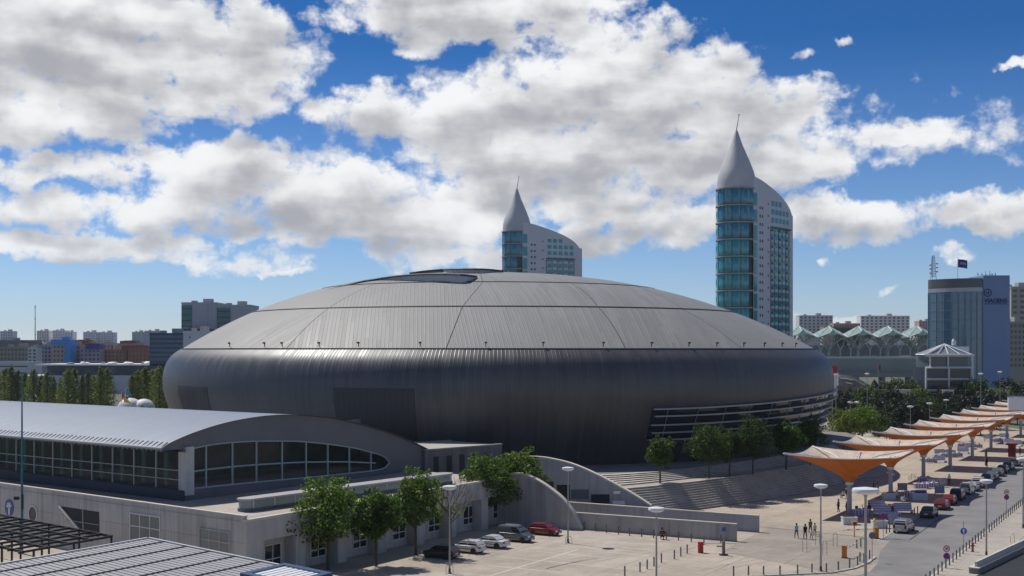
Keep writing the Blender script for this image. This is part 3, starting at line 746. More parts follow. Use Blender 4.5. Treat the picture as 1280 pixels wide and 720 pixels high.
for (o_, d_, l_) in ((f0, fl, 34), (f0, fr, 30)):
    n_ = fr if d_ is fl else fl
    m.extr([o_-n_*.22, o_-n_*.01, o_-n_*.01+up*.2, o_-n_*.22+up*.2], d_*l_)
m.build('roof_edge', mat('roof_edge_metal', (.5,.5,.5), .5, metal=.2), fg, world=True)
m = MB(); m.prism([f0+fl*.6+fr*.6, f0+fl*34+fr*.6, f0+fl*34+fr*30, f0+fl*.6+fr*30], 0, 6.74); m.build('supporting_wall', concrete, fg, world=True)
sky_o = G(356, 708.5, 7.15)
s2 = thing('roof_skylight', 'small blue-framed skylight on the slatted roof corner', 'skylight', sky_o)
m = MB(); bluf = mat('blue_frame', (.03,.06,.14), .4)
for (x0, x1, y0, y1) in ((0,5.4,0,.6),(0,5.4,4.0,4.6),(0,.6,.6,4.0),(4.8,5.4,.6,4.0)):
    q = [sky_o + fr*x0 + fl*y0, sky_o + fr*x1 + fl*y0, sky_o + fr*x1 + fl*y1, sky_o + fr*x0 + fl*y1]; m.extr(q, up*.28)
m.build('frame', bluf, s2, world=True); m = MB(); m.extr([sky_o+fr*.6+fl*.6, sky_o+fr*4.8+fl*.6, sky_o+fr*4.8+fl*4.0, sky_o+fr*.6+fl*4.0], up*.12); m.build('pane', slatd, s2, world=True); m = MB()
for k in range(7): m.extr([sky_o+fr*(.68+k*.59)+fl*.62+up*.14, sky_o+fr*(1.1+k*.59)+fl*.62+up*.14, sky_o+fr*(1.1+k*.59)+fl*3.98+up*.14, sky_o+fr*(.68+k*.59)+fl*3.98+up*.14], up*.06)
m.build('slats', white_stl, s2, world=True)
pc = G(141, 672, 4.4); pl = (G(0, 645, 4.4)-pc); pr = (G(0, 697, 4.4)-pc); pll, prl = pl.length, pr.length; pl.normalize(); pr.normalize()
pg = thing('steel_pergola', 'black steel pergola frame beside the grey concrete wall', 'pergola', (pc.x, pc.y, 0))
m = MB()
for k in range(5):
    a = pc + pr*(k*prl/2.2/1.0 if False else k*2.6); m.extr([a, a+pr*.16, a+pr*.16+up*.24, a+up*.24], pl*(pll+8))
m.build('main_beams', black_pt, pg, world=True)
for k in range(11):
    a = pc + pl*(k*2.0) + up*.02; m = MB(); m.extr([a, a+pl*.12, a+pl*.12+up*.2, a+up*.2], pr*11); m.build('cross_beam', black_pt, pg, world=True)
for i in range(4):
    for j in range(3):
        a = pc + pl*(i*6.0+.1) + pr*(j*4.6+.1); m = MB(); m.box((a.x, a.y, 2.2), (.16,.16,4.4)); m.build('post', black_pt, pg, world=True)
for k, (i, j) in enumerate(((1,1),(3,3),(5,2),(7,4),(9,3))):
    a = pc + pl*(i*2.0) + pr*(j*1.9); m = MB(); m.box((a.x, a.y, .45), (2.2,1.0,.9), math.atan2(pl.y, pl.x)); 
    o = m.build('planter_box', concrete_d, None, loc=(0,0,0)); tag(o, 'dark planter box standing under the black steel pergola', 'planter', 'planter boxes under the pergola')
# teal mast with a loudspeaker
mb_ = G(27.5, 690, 0); Ym = 138.0; mx_ = (27.5-640)/F*Ym
mast = thing('teal_mast', 'tall thin teal mast with a black loudspeaker in front of concrete wall', 'mast', (mx_, Ym, 0))
tealm = mat('teal_paint', (.02,.16,.2), .5)
m = MB(); m.tube([(0,0,0),(0,0,8),(0,0,19.5)], [.15,.13,.06], 8); m.build('pole', tealm, mast, smooth=True)
m = MB(); m.box((-.55,-.1,6.0),(.5,.35,.35)); m.tube([(0,0,6.0),(-.4,0,6.0)], .04, 5); m.build('loudspeaker', black_pt, mast)
m = MB(); m.box((.12,-.15,5.6),(.18,.12,1.6)); m.build('junction_box', black_pt, mast)

# ================================================================ entrance ramp walls
wgrey = mat('ramp_wall_grey', (.38,.37,.35), .8, streak=.28, var=.12, scale=.3, bump=.1); wblue = mat('ramp_wall_bluegrey', (.33,.345,.375), .75, streak=.22, var=.1, scale=.3, bump=.08)
def arcwall(name, label, prof, a, b, th, m_, capw=.12):
    """prof: list of (t along a->b, z) top outline"""
    a, b = Vector((a[0], a[1], 0)), Vector((b[0], b[1], 0)); d = (b-a).normalized(); n = Vector((-d.y, d.x, 0))
    r = thing(name, label, 'wall', a); m = MB(); ts = [prof[0][0] + (prof[-1][0]-prof[0][0])*i/40 for i in range(41)]
    zz = [max(0.02, smooth_interp(prof, t)) for t in ts]
    poly = [a + d*ts[0] + up*-.1] + [a + d*t + up*z for t, z in zip(ts, zz)] + [a + d*ts[-1] + up*-.1]
    m.extr(poly, n*th); m.build('wall', m_, r, world=True)
    m = MB(); v = []
    for t, z in zip(ts, zz):
        for o_, dz in ((-.06,.0),(-.06,capw),(th+.06,capw),(th+.06,.0)): v.append(a + d*t + n*o_ + up*(z+dz))
    m.add(v, [(i*4+e, i*4+4+e, i*4+4+(e+1)%4, i*4+(e+1)%4) for i in range(40) for e in range(4)] + [(3,2,1,0), (160,161,162,163)])
    m.build('coping', stone_cap, r, smooth=True, angle=40, world=True); return r, a, d, n
fa, fb = Vector((-2.6, 162.2, 0)), Vector((8.4, 155.6, 0)); fd = (fb-fa).normalized()
def fprof(pts, a, d, L=None):
    out = []
    for px, py in pts:
        t = along(px, a, d); q = a + d*t; out.append((t, max(.0, H - (py-YH)/F*q.y)))
    return out
pf = fprof([(613,597.5),(640,593.5),(655,594.5),(672,602),(690,614),(703,625),(715,640),(722,652),(726.5,662)], fa, fd)
arcwall('curved_ramp_wall', 'dark grey quarter-arch wall with pale edge behind the red parked car', pf, fa, fb, .6, wgrey, .22)
ba, bb = Vector((-1.7, 175.5, 0)), Vector((21.5, 161.6, 0)); bd = (bb-ba).normalized()
pb = fprof([(625,590),(626.5,580),(633,575),(650,572.3),(675,572.5),(700,577),(720,583),(745,594),(770,607),(793,620),(813,633)], ba, bd)
rb_, a_, d_, n_ = arcwall('blue_grey_arch_wall', 'blue-grey sweeping arch wall with white rim and doorways below arena steps', pb, ba, bb, .5, wblue, .2)
def onwall(px0, px1, py0, py1, m_, nm, dep=.04):
    q = []
    for px, py in ((px0,py1),(px1,py1),(px1,py0),(px0,py0)):
        t = along(px, a_, d_); v = a_ + d_*t; q.append(v + up*(H - (py-YH)/F*v.y) - n_*.005)
    m = MB(); m.extr(q, n_*-dep); return m.build(nm, m_, rb_, world=True)
onwall(739, 762, 618, 629, dark_in, 'doorway'); onwall(683, 692, 602, 628, dark_in, 'doorway')
onwall(696, 712, 606, 625, glass_dk, 'window'); onwall(714, 736, 612, 624, mat('window_blue_grey', (.1,.12,.15), .2), 'window')
onwall(768, 776, 614, 617, white_pt, 'wall_lamp', .3)
onwall(766, 781, 626, 631, white_pt, 'notice_board', .05)
def lowwall(name, label, pa, pb_, zt, th, m_):
    a, b = Vector((pa[0], pa[1], 0)), Vector((pb_[0], pb_[1], 0)); d = (b-a).normalized(); n = Vector((-d.y, d.x, 0))
    r = thing(name, label, 'wall', a); m = MB(); m.extr([a + up*-.1, b + up*-.1, b + up*zt, a + up*zt], n*th); m.build('wall', m_, r, world=True)
    m = MB(); e = d*.05; m.extr([a-e-n*.05+up*zt, b+e-n*.05+up*zt, b+e-n*.05+up*(zt+.1), a-e-n*.05+up*(zt+.1)], n*(th+.1)); m.build('coping', stone_cap, r, world=True)
A1 = G(716, 661); B1 = G(920, 677)
lowwall('ramp_wall', 'long low grey wall nearest the car park with bollards along its foot', A1, B1, 1.95, .35, wgrey)
A2 = G(700, 646); B2 = G(948, 665.5)
lowwall('ramp_wall', 'low blue-grey wall running just behind the longer grey ramp wall', A2, B2, 1.95, .35, wblue)

# right-hand parapet above the dark void
m = MB(); v0, v1 = G(1223, 719, 0), G(1290, 686, 0); vd = (v1-v0).normalized(); vn = Vector((-vd.y, vd.x, 0))
rp = thing('parapet_wall', 'stone parapet wall with pale coping at the bottom right corner', 'wall', (v0.x, v0.y, 0))
lowz = 0.0
m.extr([v0 + up*.0, v0 - vn*.9*-1 + up*.0, v0 + vn*.9 + up*.6, v0 + up*.6], vd*30); m.build('wall', mat('parapet_stone', (.22,.2,.17), .85, var=.3, scale=1.2, bump=.3), rp, world=True)
m = MB(); e = v0 - vd*.06; m.extr([e - vn*.06 + up*.6, e + vn*.96 + up*.6, e + vn*.96 + up*.7, e - vn*.06 + up*.7], vd*30.2); m.build('coping', stone_cap, rp, world=True)
m = MB(); e = v0 + vd*.6 + vn*.3; m.extr([e + up*.7, e + vn*.22 + up*.7, e + vn*.22 + up*1.2, e + up*1.2], vd*29)
m.build('balustrade', stone_cap, rp, world=True)
sheet('dark_void_sheet', [v0 - vd*6 - vn*.1, v0 + vd*40 - vn*.1, v0 + vd*40 - vn*30, v0 - vd*6 - vn*30], .112, mat('void_near_black', (.02,.02,.022), .7, var=.3, scale=.5))  # flat near-black sheet drawn for the dark void beside the parapet
# ================================================================ twin sail towers
twall = mat('tower_white_panels', (.56,.56,.60), .6, var=.06, scale=.15); tcone = mat('tower_cone_cladding', (.47,.47,.48), .55, var=.08, scale=.2)
tledge = mat('tower_ledge', (.30,.30,.28), .6); tdark = mat('tower_dark', (.02,.03,.04), .4)
tglassA = glass('tower_glass_blue', (.012,.18,.27), .08, 1.0, spec=.7); tglassB = glass('tower_glass_teal', (.010,.25,.29), .1, 1.0, spec=.7)
def make_tower(label, loc, rz):
    """local frame: nose circle at the origin, long axis +X, visible long side at -Y"""
    t = thing('sail_tower', label, 'tower', loc, rz, 'twin sail-shaped towers'); rn = 7.3; LT = 33.5; ZC = 83.0
    rooft = [(0, 87.6), (6, 86.7), (14, 84.7), (21, 82.6), (27, 80.2), (31, 77.8), (33.5, 75.2)]
    # white body: nose back + long walls
    m = MB(); pl_ = [];
    def hw(x): return rn * (1 - .22*(max(0, x)/LT)**2)
    X = [LT*i/20 for i in range(21)]
    for x in X: 
        z = smooth_interp(rooft, x)
        for y in (-hw(x), hw(x)):
            m.v += [(x, y, 0), (x, y, z)]
    for i in range(20):
        a = i*4; m.f += [(a, a+4, a+5, a+1), (a+2, a+3, a+7, a+6), (a+1, a+5, a+7, a+3)]; m.m += [0]*3
    # rounded tail
    k0 = len(m.v); nt_ = 10
    for j in range(nt_+1):
        th = -math.pi/2 + math.pi*j/nt_; w = hw(LT); m.v += [(LT + math.cos(th)*w*.55, math.sin(th)*w, 0), (LT + math.cos(th)*w*.55, math.sin(th)*w, 75.2)]
    for j in range(nt_): a = k0 + j*2; m.f.append((a, a+2, a+3, a+1)); m.m.append(0)
    m.f.append(tuple(k0 + 2*j + 1 for j in range(nt_+1))); m.m.append(0)
    m.build('white_wall', twall, t, smooth=True, angle=40)
    # nose core (dark) and glazed bays
    m = MB(); n = 28
    m.v = [(math.cos(math.pi/2 + math.pi*j/n)*(rn-.5), math.sin(math.pi/2 + math.pi*j/n)*(rn-.5), z) for z in (0, 84) for j in range(n+1)]
    m.f = [(j, j+1, n+2+j, n+1+j) for j in range(n)]; m.m = [0]*n; m.build('nose_core', tdark, t, smooth=True)
    for b_ in range(11):
        z1 = 82.6 - b_*6.45; z0 = z1 - 5.6; m = MB(); ext = 0.0 if b_ > 1 else .35
        for j in range(n+1):
            th = math.pi/2 + R(8) + (math.pi - R(30) + ext)*j/n; bul = .35
            for z, o in ((z0, .0), (lerp(z0, z1, .5), bul), (z1, .0)): m.v.append((math.cos(th)*(rn+o), math.sin(th)*(rn+o), z))
        for j in range(n):
            for e in range(2): a = j*3+e; m.f.append((a, a+3, a+4, a+1)); m.m.append(0)
        m.build('glass_bay', tglassA if b_ < 3 else tglassB, t, smooth=True)
        m = MB()
        for j in range(n+1):
            th = math.pi/2 + math.pi*j/n
            for rr, z in ((rn-.6, z1+.06), (rn+.6, z1+.06), (rn+.6, z1+.6), (rn-.6, z1+.6)): m.v.append((math.cos(th)*rr, math.sin(th)*rr, z))
        for j in range(n):
            for e in range(4): a = j*4; m.f.append((a+e, a+4+e, a+4+(e+1)%4, a+(e+1)%4)); m.m.append(0)
        m.build('ledge', tledge, t, smooth=True, angle=30)
        m = MB()
        for q in range(1, 6):
            th = math.pi/2 + R(8) + (math.pi - R(30))*q/6; m.tube([(math.cos(th)*(rn+.3), math.sin(th)*(rn+.3), z0), (math.cos(th)*(rn+.38), math.sin(th)*(rn+.38), (z0+z1)/2), (math.cos(th)*(rn+.3), math.sin(th)*(rn+.3), z1)], .09, 4)
        m.build('bay_mullion', tdark, t)
    # teal strip beside the nose
    for b_ in range(10):
        m = MB(); z1 = 82.0 - b_*6.45; m.box((1.5, -rn-.05, z1-2.9), (2.4, .25, 5.6 if b_ > 1 else 4.6)); m.build('teal_strip', tglassB, t)
    # small square windows
    wm = MB(); wm.box((0,0,0), (.75,.16,1.05)); wm = wm.mesh('small_window', tdark)
    for x in (5.2, 7.0):
        for k in range(20):
            z = 76.0 - k*3.15
            if z < 14: break
            put('small_window', wm, t, (x, -hw(x)-.03, z))
    for k in range(14): put('small_window', wm, t, (11.6, -hw(11.6)-.03, 78.0 - k*4.6), sc=(.8,1,.7))
    # balcony field
    zf = 69.0; wide = MB(); wide.box((0,0,0), (2.1,.18,1.9)); gw = wide.mesh('balcony_window', tglassB)
    rail = MB(); rail.box((0,0,0), (2.3,.7,.16)); rail.box((0,-.33,.45), (2.3,.06,.7)); rl = rail.mesh('balcony', glass('balcony_glass', (.10,.26,.27), .15, 1.0))
    cnt = 0
    for k in range(18):
        z = 78.5 - k*3.2
        for c_ in range(5):
            x = 15.4 + c_*3.25
            if z > smooth_interp(rooft, x) - 2.6 or z < 22: continue
            put('balcony_window', gw, t, (x, -hw(x)-.04, z))
            if z < zf and c_ % 2 == 0: put('balcony', rl, t, (x, -hw(x)-.42, z-1.1)); 
    m = MB(); 
    for x in (13.6, 17.0, 20.2, 23.5, 26.8, 30.0): m.box((x, -hw(x)-.12, zf/2), (.22,.2,zf))
    m.box((21.8, -hw(21.8)-.25, zf+.2), (16.8,.5,.55)); m.build('balcony_frame', mat('tower_frame_dark', (.06,.075,.09), .5), t)
    # cone, ring and leaning antenna
    prof = [(rn+.05, 82.9), (rn+.03, 85.6), (rn-.22, 87.6), (rn-.75, 89.6), (5.65, 92.0), (4.6, 94.6), (3.5, 97.2), (2.3, 100.0), (1.3, 103.0), (.55, 105.2), (.12, 106.0)]
    m = MB(); m.lathe(prof, n=40); m.build('cone', tcone, t, smooth=True, angle=50)
    m = MB(); m.tube([(0,0,105.5), (.9,-.6,111.5)], [.22,.10], 6); m.ball((.9,-.6,111.6), .3); m.build('antenna', steel, t)
    m = MB(); m.box((22,0,79.6), (6,5,2.0)); m.box((27.5,-3,76.6), (1.5,1.5,1.6)); 
    for x in (17, 19.5, 24): m.tube([(x,-4,79),(x,-4,82.6)], .08, 4)
    m.build('roof_plant', steel, t); return t
t1 = make_tower('nearer and taller-looking white sail tower with teal glass nose and pointed cone', (P(920.5, 437, 488).x, 488, 0), math.atan2(.76, .65))
t2 = dup(t1, (P(646, 437, 664).x, 664, 0), math.atan2(.39, .92), 'farther white sail tower rising directly behind the arena roof apex')

# ================================================================ background city
winm = mat('far_window', (.035,.045,.055), .2, var=.2, spec=.6)
def building(name, label, px0, px1, ytop, Y, depth, col, floors=5, cols=6, rz=0.0, group=None, win=(.55,.55), roofcol=None, cat='building', rough=.75, glassy=None, lift=True, ybot=None, bands=False, wcol=None):
    a, b_ = P(px0, ytop, Y), P(px1, ytop, Y); w = b_.x - a.x; h = a.z
    t = thing(name, label, cat, ((a.x+b_.x)/2, Y + depth/2, 0), rz, group)
    z0 = 0 if ybot is None else max(0, P(px0, ybot, Y).z)
    m = MB(); m.box((0,0,h/2), (w, depth, h)); m.build('wall', glassy or mat('plaster_%d_%d_%d' % tuple(int(c*100) for c in col), col, rough, var=.08, scale=.08), t)
    m = MB(); 
    for (cx, cy, sx, sy) in ((0,-depth/2+.2,w+.3,.7),(0,depth/2-.2,w+.3,.7),(-w/2+.2,0,.7,depth-1.1),(w/2-.2,0,.7,depth-1.1)): m.box((cx,cy,h+.3), (sx,sy,.9))
    m.build('roof_parapet', mat('roofcol_%d_%d_%d' % tuple(int(c*100) for c in (roofcol or col)), roofcol or col, .8, var=.1, scale=.2), t)
    if lift:
        m = MB(); m.box((w*.12, 0, h+1.6), (min(5, w*.25), min(5, depth*.4), 3.0)); m.build('lift_housing', concrete, t); m = MB(); m.box((-w*.28, 0, h+1.1), (min(3, w*.15), min(3, depth*.3), 2.0)); m.build('vent_housing', concrete, t)
    vis0 = max(z0, 0); fh = (h - vis0) / floors
    wm_ = wcol or winm
    if bands:
        bm_ = MB(); bm_.box((0,0,0), (w*.96,.15,fh*win[1])); bme = bm_.mesh('window_band', wm_)
        for f in range(floors): put('window_band', bme, t, (0, -depth/2-.03, vis0 + fh*(f+.5)))
    else:
        cw = w / cols; bm_ = MB(); bm_.box((0,0,0), (cw*win[0],.15,fh*win[1])); bme = bm_.mesh('window', wm_)
        cd = depth / max(1, int(depth / max(cw, .1))); bs = MB(); bs.box((0,0,0), (.15, min(cd, cw)*win[0], fh*win[1])); bsm = bs.mesh('window', wm_)
        tot = 0
        for f in range(floors):
            for c_ in range(cols):
                if tot >= 96: break
                put('window', bme, t, (-w/2 + cw*(c_+.5), -depth/2-.03, vis0 + fh*(f+.5))); tot += 1
    return t
# --- left city, front row behind the long flat-roofed hall
CITY = [
 ('apartment_block','long taupe-grey apartment block at far left with pale stair panel', 0, 40, 434.5, 880, 14, (0.25,0.23,0.20), 4, 9, (.06,)),
 ('apartment_block','narrow white apartment tower between taupe block and lilac block', 34.5, 46, 436, 860, 10, (0.52,0.55,0.55), 5, 2, None),
 ('apartment_block','lilac-blue apartment block left of the bright blue arch building', 46.5, 64, 433, 900, 14, (0.26,0.31,0.46), 5, 4, None),
 ('apartment_block','brown-beige apartment block right of the bright blue arch building', 87, 99.5, 432, 900, 14, (0.35,0.24,0.18), 5, 3, None),
 ('apartment_block','pale lilac apartment block carrying a deep blue rooftop strip', 100, 125, 436, 895, 14, (0.36,0.32,0.43), 4, 5, None),
 ('apartment_block','orange-brown brick block with blue-grey bay right of lilac block', 125, 158, 438, 905, 14, (0.37,0.18,0.09), 4, 7, None),
 ('apartment_block','dark orange brick block with red roof strip beside blue glass offices', 160, 188, 437, 900, 14, (0.35,0.13,0.06), 4, 6, None),
 ('apartment_block','beige apartment house with red tiled top behind orange-brown block', 148, 172, 430.5, 960, 14, (0.41,0.25,0.19), 3, 5, None),
 ('apartment_block','pale beige apartment house behind the deep blue rooftop strip', 116, 142, 430, 970, 14, (0.45,0.39,0.36), 3, 6, None),
 ('apartment_block','red-roofed apartment house above the brown-beige block', 95, 113, 428, 965, 14, (0.42,0.22,0.15), 3, 4, None),
]
for nm, lb, x0, x1, yt, Y, dp, col, fl_, cn, _ in CITY:
    building(nm, lb, x0, x1, yt, Y, dp, col, fl_, cn, group='city apartment blocks beyond the hall', ybot=457)
def cap_on(label, x0, x1, y0, y1, Y, col, name='rooftop_strip'):
    t = thing(name, label, 'roof', (P((x0+x1)/2, y1, Y).x, Y+5, P(x0, y1, Y).z)); w = (x1-x0)/F*Y; h = (y1-y0)/F*Y
    m = MB(); m.box((0,0,h/2), (w, 12, h), taper=.96); m.build('cladding', mat('cap_%d' % int(x0), col, .6, var=.1, scale=.2), t)
    m = MB(); m.box((0,0,h+.15), (w*.6, 7, .3)); m.build('ridge_cap', concrete_d, t); return t
cap_on('deep blue rooftop strip on the pale lilac block', 107, 124.5, 430, 436.2, 893, (.02,.03,.25))
cap_on('red-orange roof strip above the brown-beige block', 93, 111, 425, 429, 962, (.32,.06,.03))
cap_on('dull red tiled roof on the dark orange brick block', 152, 186, 432, 438, 903, (.22,.06,.05))
cap_on('red-brown tiled roof on the beige apartment house', 150, 170, 426, 431, 962, (.20,.07,.06))
# bright blue arch building
ab = thing('blue_arch_building', 'apartment building framed by a bright sky-blue arch', 'building', (P(76, 437, 885).x, 885, 0))
aw = 23.5/F*885; az_ = P(76, 424.5, 885).z; bluep = mat('bright_blue_cladding', (.02,.25,.62), .5, var=.06, scale=.1)
m = MB(); m.box((-1.4, 6.5, (az_-3)/2), (aw-3.4, 12, az_-3)); m.build('wall', mat('arch_beige', (.36,.30,.28), .8), ab)
m = MB(); m.box((0, 6, az_-1.7), (aw, 13.4, 3.4)); m.box((aw/2-1.7, 6, (az_-3.4)/2), (3.4, 13.4, az_-3.4)); m.build('blue_arch', bluep, ab)
m = MB(); m.box((2, 5, az_+1), (4, 5, 2)); m.build('lift_housing', bluep, ab)
bm_ = MB(); bm_.box((0,0,0), (1.1,.15,1.4)); bme = bm_.mesh('window', winm)
for f in range(6):
    for c_ in range(3): put('window', bme, ab, (-4.4 + c_*2.6, .45, az_-5.2 - f*3.0))
# blue-grey long slab and hill-top blocks
building('slab_block', 'long low slate-blue office slab on the far left skyline', -30, 44, 426, 1250, 20, (.10,.13,.18), 2, 1, ybot=436, bands=True)
HILL = [('hilltop_block','grey flat-topped hilltop block at the very left skyline', 0, 16, 414.5, (0.50,0.53,0.57)),
 ('hilltop_block','pale hilltop block beside the tall lattice mast', 46, 61, 414, (0.70,0.67,0.67)),
 ('hilltop_block','white hilltop block with stepped roof', 66, 81, 413.5, (0.78,0.78,0.80)),
 ('hilltop_block','white hilltop block leaning against its stepped neighbour', 81.5, 91, 415.5, (0.73,0.74,0.78)),
 ('hilltop_block','long pale hilltop block, left one of the wide pair', 104, 122, 415.5, (0.67,0.69,0.73)),
 ('hilltop_block','long pale hilltop block, right one of the wide pair', 123, 142, 416, (0.63,0.64,0.70)),
 ('hilltop_block','grey-green hilltop block nearest the blue glass offices', 165, 180, 415.5, (0.42,0.48,0.50)),
 ('hilltop_block','grey-green wider hilltop block overlooking the blue glass offices', 180.5, 203, 414, (0.39,0.45,0.49))]
for nm, lb, x0, x1, yt, col in HILL:
    building(nm, lb, x0, x1, yt, 1750, 16, col, 5, max(3, int((x1-x0)/3)), group='apartment blocks on the left hill', ybot=430, win=(.45,.5), wcol=mat('hill_window', (.12,.13,.15), .5))
building('office_block', 'dark blue glass office building left of the arena roof', 187, 232, 418, 640, 22, (.03,.07,.13), 6, 1, ybot=452, bands=True, win=(.9,.6), glassy=mat('blue_spandrel', (.02,.055,.11), .35), wcol=glass('office_blue_glass', (.02,.09,.17), .12, 1.0))
building('office_block', 'dark navy office block with flat roof behind the arena edge', 216, 262, 413, 690, 22, (.02,.03,.06), 6, 8, ybot=450)
building('white_block', 'plain white block wall next to the arena roof edge', 229, 262, 415.5, 600, 20, (.55,.57,.6), 2, 2, ybot=440, win=(.1,.2))
tg = glass('twin_glass', (.02,.12,.14), .12, 1.0)
for (lb, x0, x1, yt, gx) in (('glass-sided twin office tower, taller left half with green glass corner', 227, 271, 379.5, 240), ('glass-sided twin office tower, lower right half beside the arena roof', 271.5, 313, 382.5, 288)):
    t = building('twin_tower', lb, x0, x1, yt, 720, 24, (.36,.38,.41), 9, 2, group='glass twin towers above the arena', ybot=415, win=(.1,.1))
    w = (x1-x0)/F*720; hh = P(0, yt, 720).z
    m = MB(); gw_ = (gx-x0)/F*720; m.box((-w/2 + gw_/2, -12.15, hh-16), (gw_, .5, 30)); m.build('glass_corner', tg, t)
    m = MB()
    for k in range(9): m.box((-w/2 + gw_/2, -12.45, hh-3 - k*3.3), (gw_, .15, .5))
    m.build('floor_edge', tdark, t)
# tall lattice mast
mz = P(44, 381, 1500).z; ms = thing('lattice_mast', 'very thin tall radio mast on the left hill', 'mast', (P(44, 437, 1500).x, 1500, 20))
m = MB(); m.tube([(0,0,0),(0,0,mz-20)], [.8,.35], 4); m.build('mast_shaft', steel, ms)
m = MB()
for z in (20, 38, 52): m.box((0,0,z), (1.6,1.6,.8))
m.build('mast_platform', steel, ms)
# long flat-roofed hall with dark glazing, white wall below
hall = thing('long_hall', 'long hall with thin white roof edge, dark glass strip and pale wall behind the poplars', 'building', (P(100, 437, 640).x, 650, 0))
zr = P(0, 456, 640).z; hx0, hx1 = P(44, 437, 640).x - hall.location.x, 44.0 - 0 + P(215, 437, 640).x*0 + 40
hx0 = P(44, 437, 640).x - hall.location.x; hx1 = P(250, 437, 640).x - hall.location.x
m = MB(); m.box(((hx0+hx1)/2, 8, zr), (hx1-hx0, 36, .7)); m.build('roof_slab', white_pt, hall)
m = MB(); m.box(((hx0+hx1)/2+2, 8, zr-2.8), (hx1-hx0-6, 30, 4.9)); m.build('glass_strip', mat('hall_dark_strip', (.035,.045,.06), .7, var=.6, scale=.12, hue=(.09,.11,.14)), hall)
m = MB(); m.box(((hx0+hx1)/2, 6, (zr-5.4)/2), (hx1-hx0+20, 40, zr-5.4)); m.build('pale_wall', mat('hall_pale_wall', (.40,.44,.50), .7, var=.08, scale=.05), hall)
rvm = MB()
for k in range(16):
    x = lerp(hx0+14, hx1-8, (k+.5)/16) + rnd.uniform(-2,2); m = MB(); 
    m.ball((x, rnd.uniform(-6, 16), zr+.7), (rnd.uniform(1.2,2.6), 2, rnd.uniform(.5,1.2)), 8, 5); m.build('roof_unit', white_pt if k % 3 else concrete_d, hall, smooth=True)
building('white_hall', 'wide white low hall at the far left behind the poplars', -40, 36, 454, 700, 20, (.50,.53,.56), 2, 1, ybot=470, bands=True, win=(.9,.2), lift=False)
# white speckled dome tents and coloured pennants beyond the roof
for k, (px, py, rx, rz_) in enumerate(((163, 510, 4.2, 3.6), (180, 510, 3.6, 3.3))):
    q = G(px, 516, 0); q = Vector((P(px, 437, 430).x, 430, 0)); t = thing('dome_tent', ('larger white speckled dome tent behind the long metal roof', 'smaller white speckled dome tent half hidden by green leaves')[k], 'tent', q)
    m = MB(); m.ball((0,0,2.2), (rx, rx, rz_), 18, 10); m.build('canopy', mat('speckled_white', (.62,.62,.6), .6, var=.35, scale=1.4), t, smooth=True)
    m = MB(); m.lathe([(rx*.98,0),(rx*.98,2.3)], n=18); m.build('tent_wall', white_pt, t)
for k, (px, py, col, lb) in enumerate(((152, 494, (.45,.03,.03), 'red pennant flag left of the blue pennant'), (157, 490, (.03,.22,.5), 'sky-blue pennant flag, highest of the three'), (155, 499, (.55,.35,.02), 'yellow pennant flag below the red and blue pennants'))):
    q = P(px, py, 415); t = thing('pennant', lb, 'flag', (q.x, 415, 0)); m = MB(); m.tube([(0,0,0),(0,0,q.z+1.2)], .07, 5); m.build('flag_pole', white_stl, t)
    m = MB(); m.extr([(0,0,q.z-1),(2.4,.3,q.z-1.4),(0,.1,q.z+1)], (0,.03,0)); m.build('flag', mat('pennant_%d' % k, col, .7), t)

# --- hills
def hill(name, prof, Y0, Y1, m_):
    b = MB(); n = len(prof); rows = 7
    for j in range(rows):
        f = j/(rows-1)
        for x, z in prof: b.v.append((x*(1+.1*f), lerp(Y0, Y1, f), z*math.sin(f*math.pi*.5) - .5 + 2.0*math.sin(x*.013 + f*5)*(f > 0)*f))
    for j in range(rows-1):
        for i in range(n-1): b.f.append((j*n+i, j*n+i+1, (j+1)*n+i+1, (j+1)*n+i)); b.m.append(0)
    return struct(b.build(name, m_, smooth=True))
hillm = mat('hill_scrub', (.09,.10,.075), .95, var=.4, scale=.02, detail=9, hue=(.2,.17,.13))
hill('hill', [(-1600,18),(-1100,34),(-800,38),(-650,36),(-520,33),(-420,26),(-300,14),(-180,4)], 1150, 1900, hillm)
hill('hill', [(180,4),(330,20),(430,34),(560,38),(700,36),(850,33),(1100,28),(1500,12)], 1050, 1800, hillm)

# --- right background: hill blocks
RB = [('slab_block','grey slab block on the right hill just beside the tall tower', 999, 1041, 395, (0.49,0.49,0.51), 6, 8),
 ('slab_block','wide white slab block with yellowish end wall on the right hill', 1076, 1137, 395.5, (0.69,0.66,0.61), 6, 11),
 ('slab_block','small reddish slab block on the right hill before the glass office tower', 1149, 1170, 402, (0.45,0.30,0.26), 5, 6),
 ('slab_block','low terracotta housing row between the two slab blocks', 1042, 1075, 405, (0.41,0.26,0.18), 3, 10),
 ('slab_block','low brown housing row below the wide white slab block', 1030, 1080, 409, (0.30,0.22,0.17), 2, 14)]
for i, (nm, lb, x0, x1, yt, col, f_, c_) in enumerate(RB):
    building(nm, lb, x0, x1, yt, 1350 - (i > 2)*60, 16, col, f_, c_, group='housing blocks on the right hill', ybot=418, win=(.5,.5), wcol=mat('far_window_soft', (.05,.055,.06), .4))
building('apartment_tower', 'beige apartment tower with balconies cut by the right edge', 1264, 1300, 360, 620, 22, (.37,.33,.28), 14, 4, ybot=455, win=(.55,.45))
building('apartment_tower', 'lower beige apartment wing in front of the right edge tower', 1262, 1282, 404, 590, 12, (.30,.28,.25), 8, 4, ybot=460)

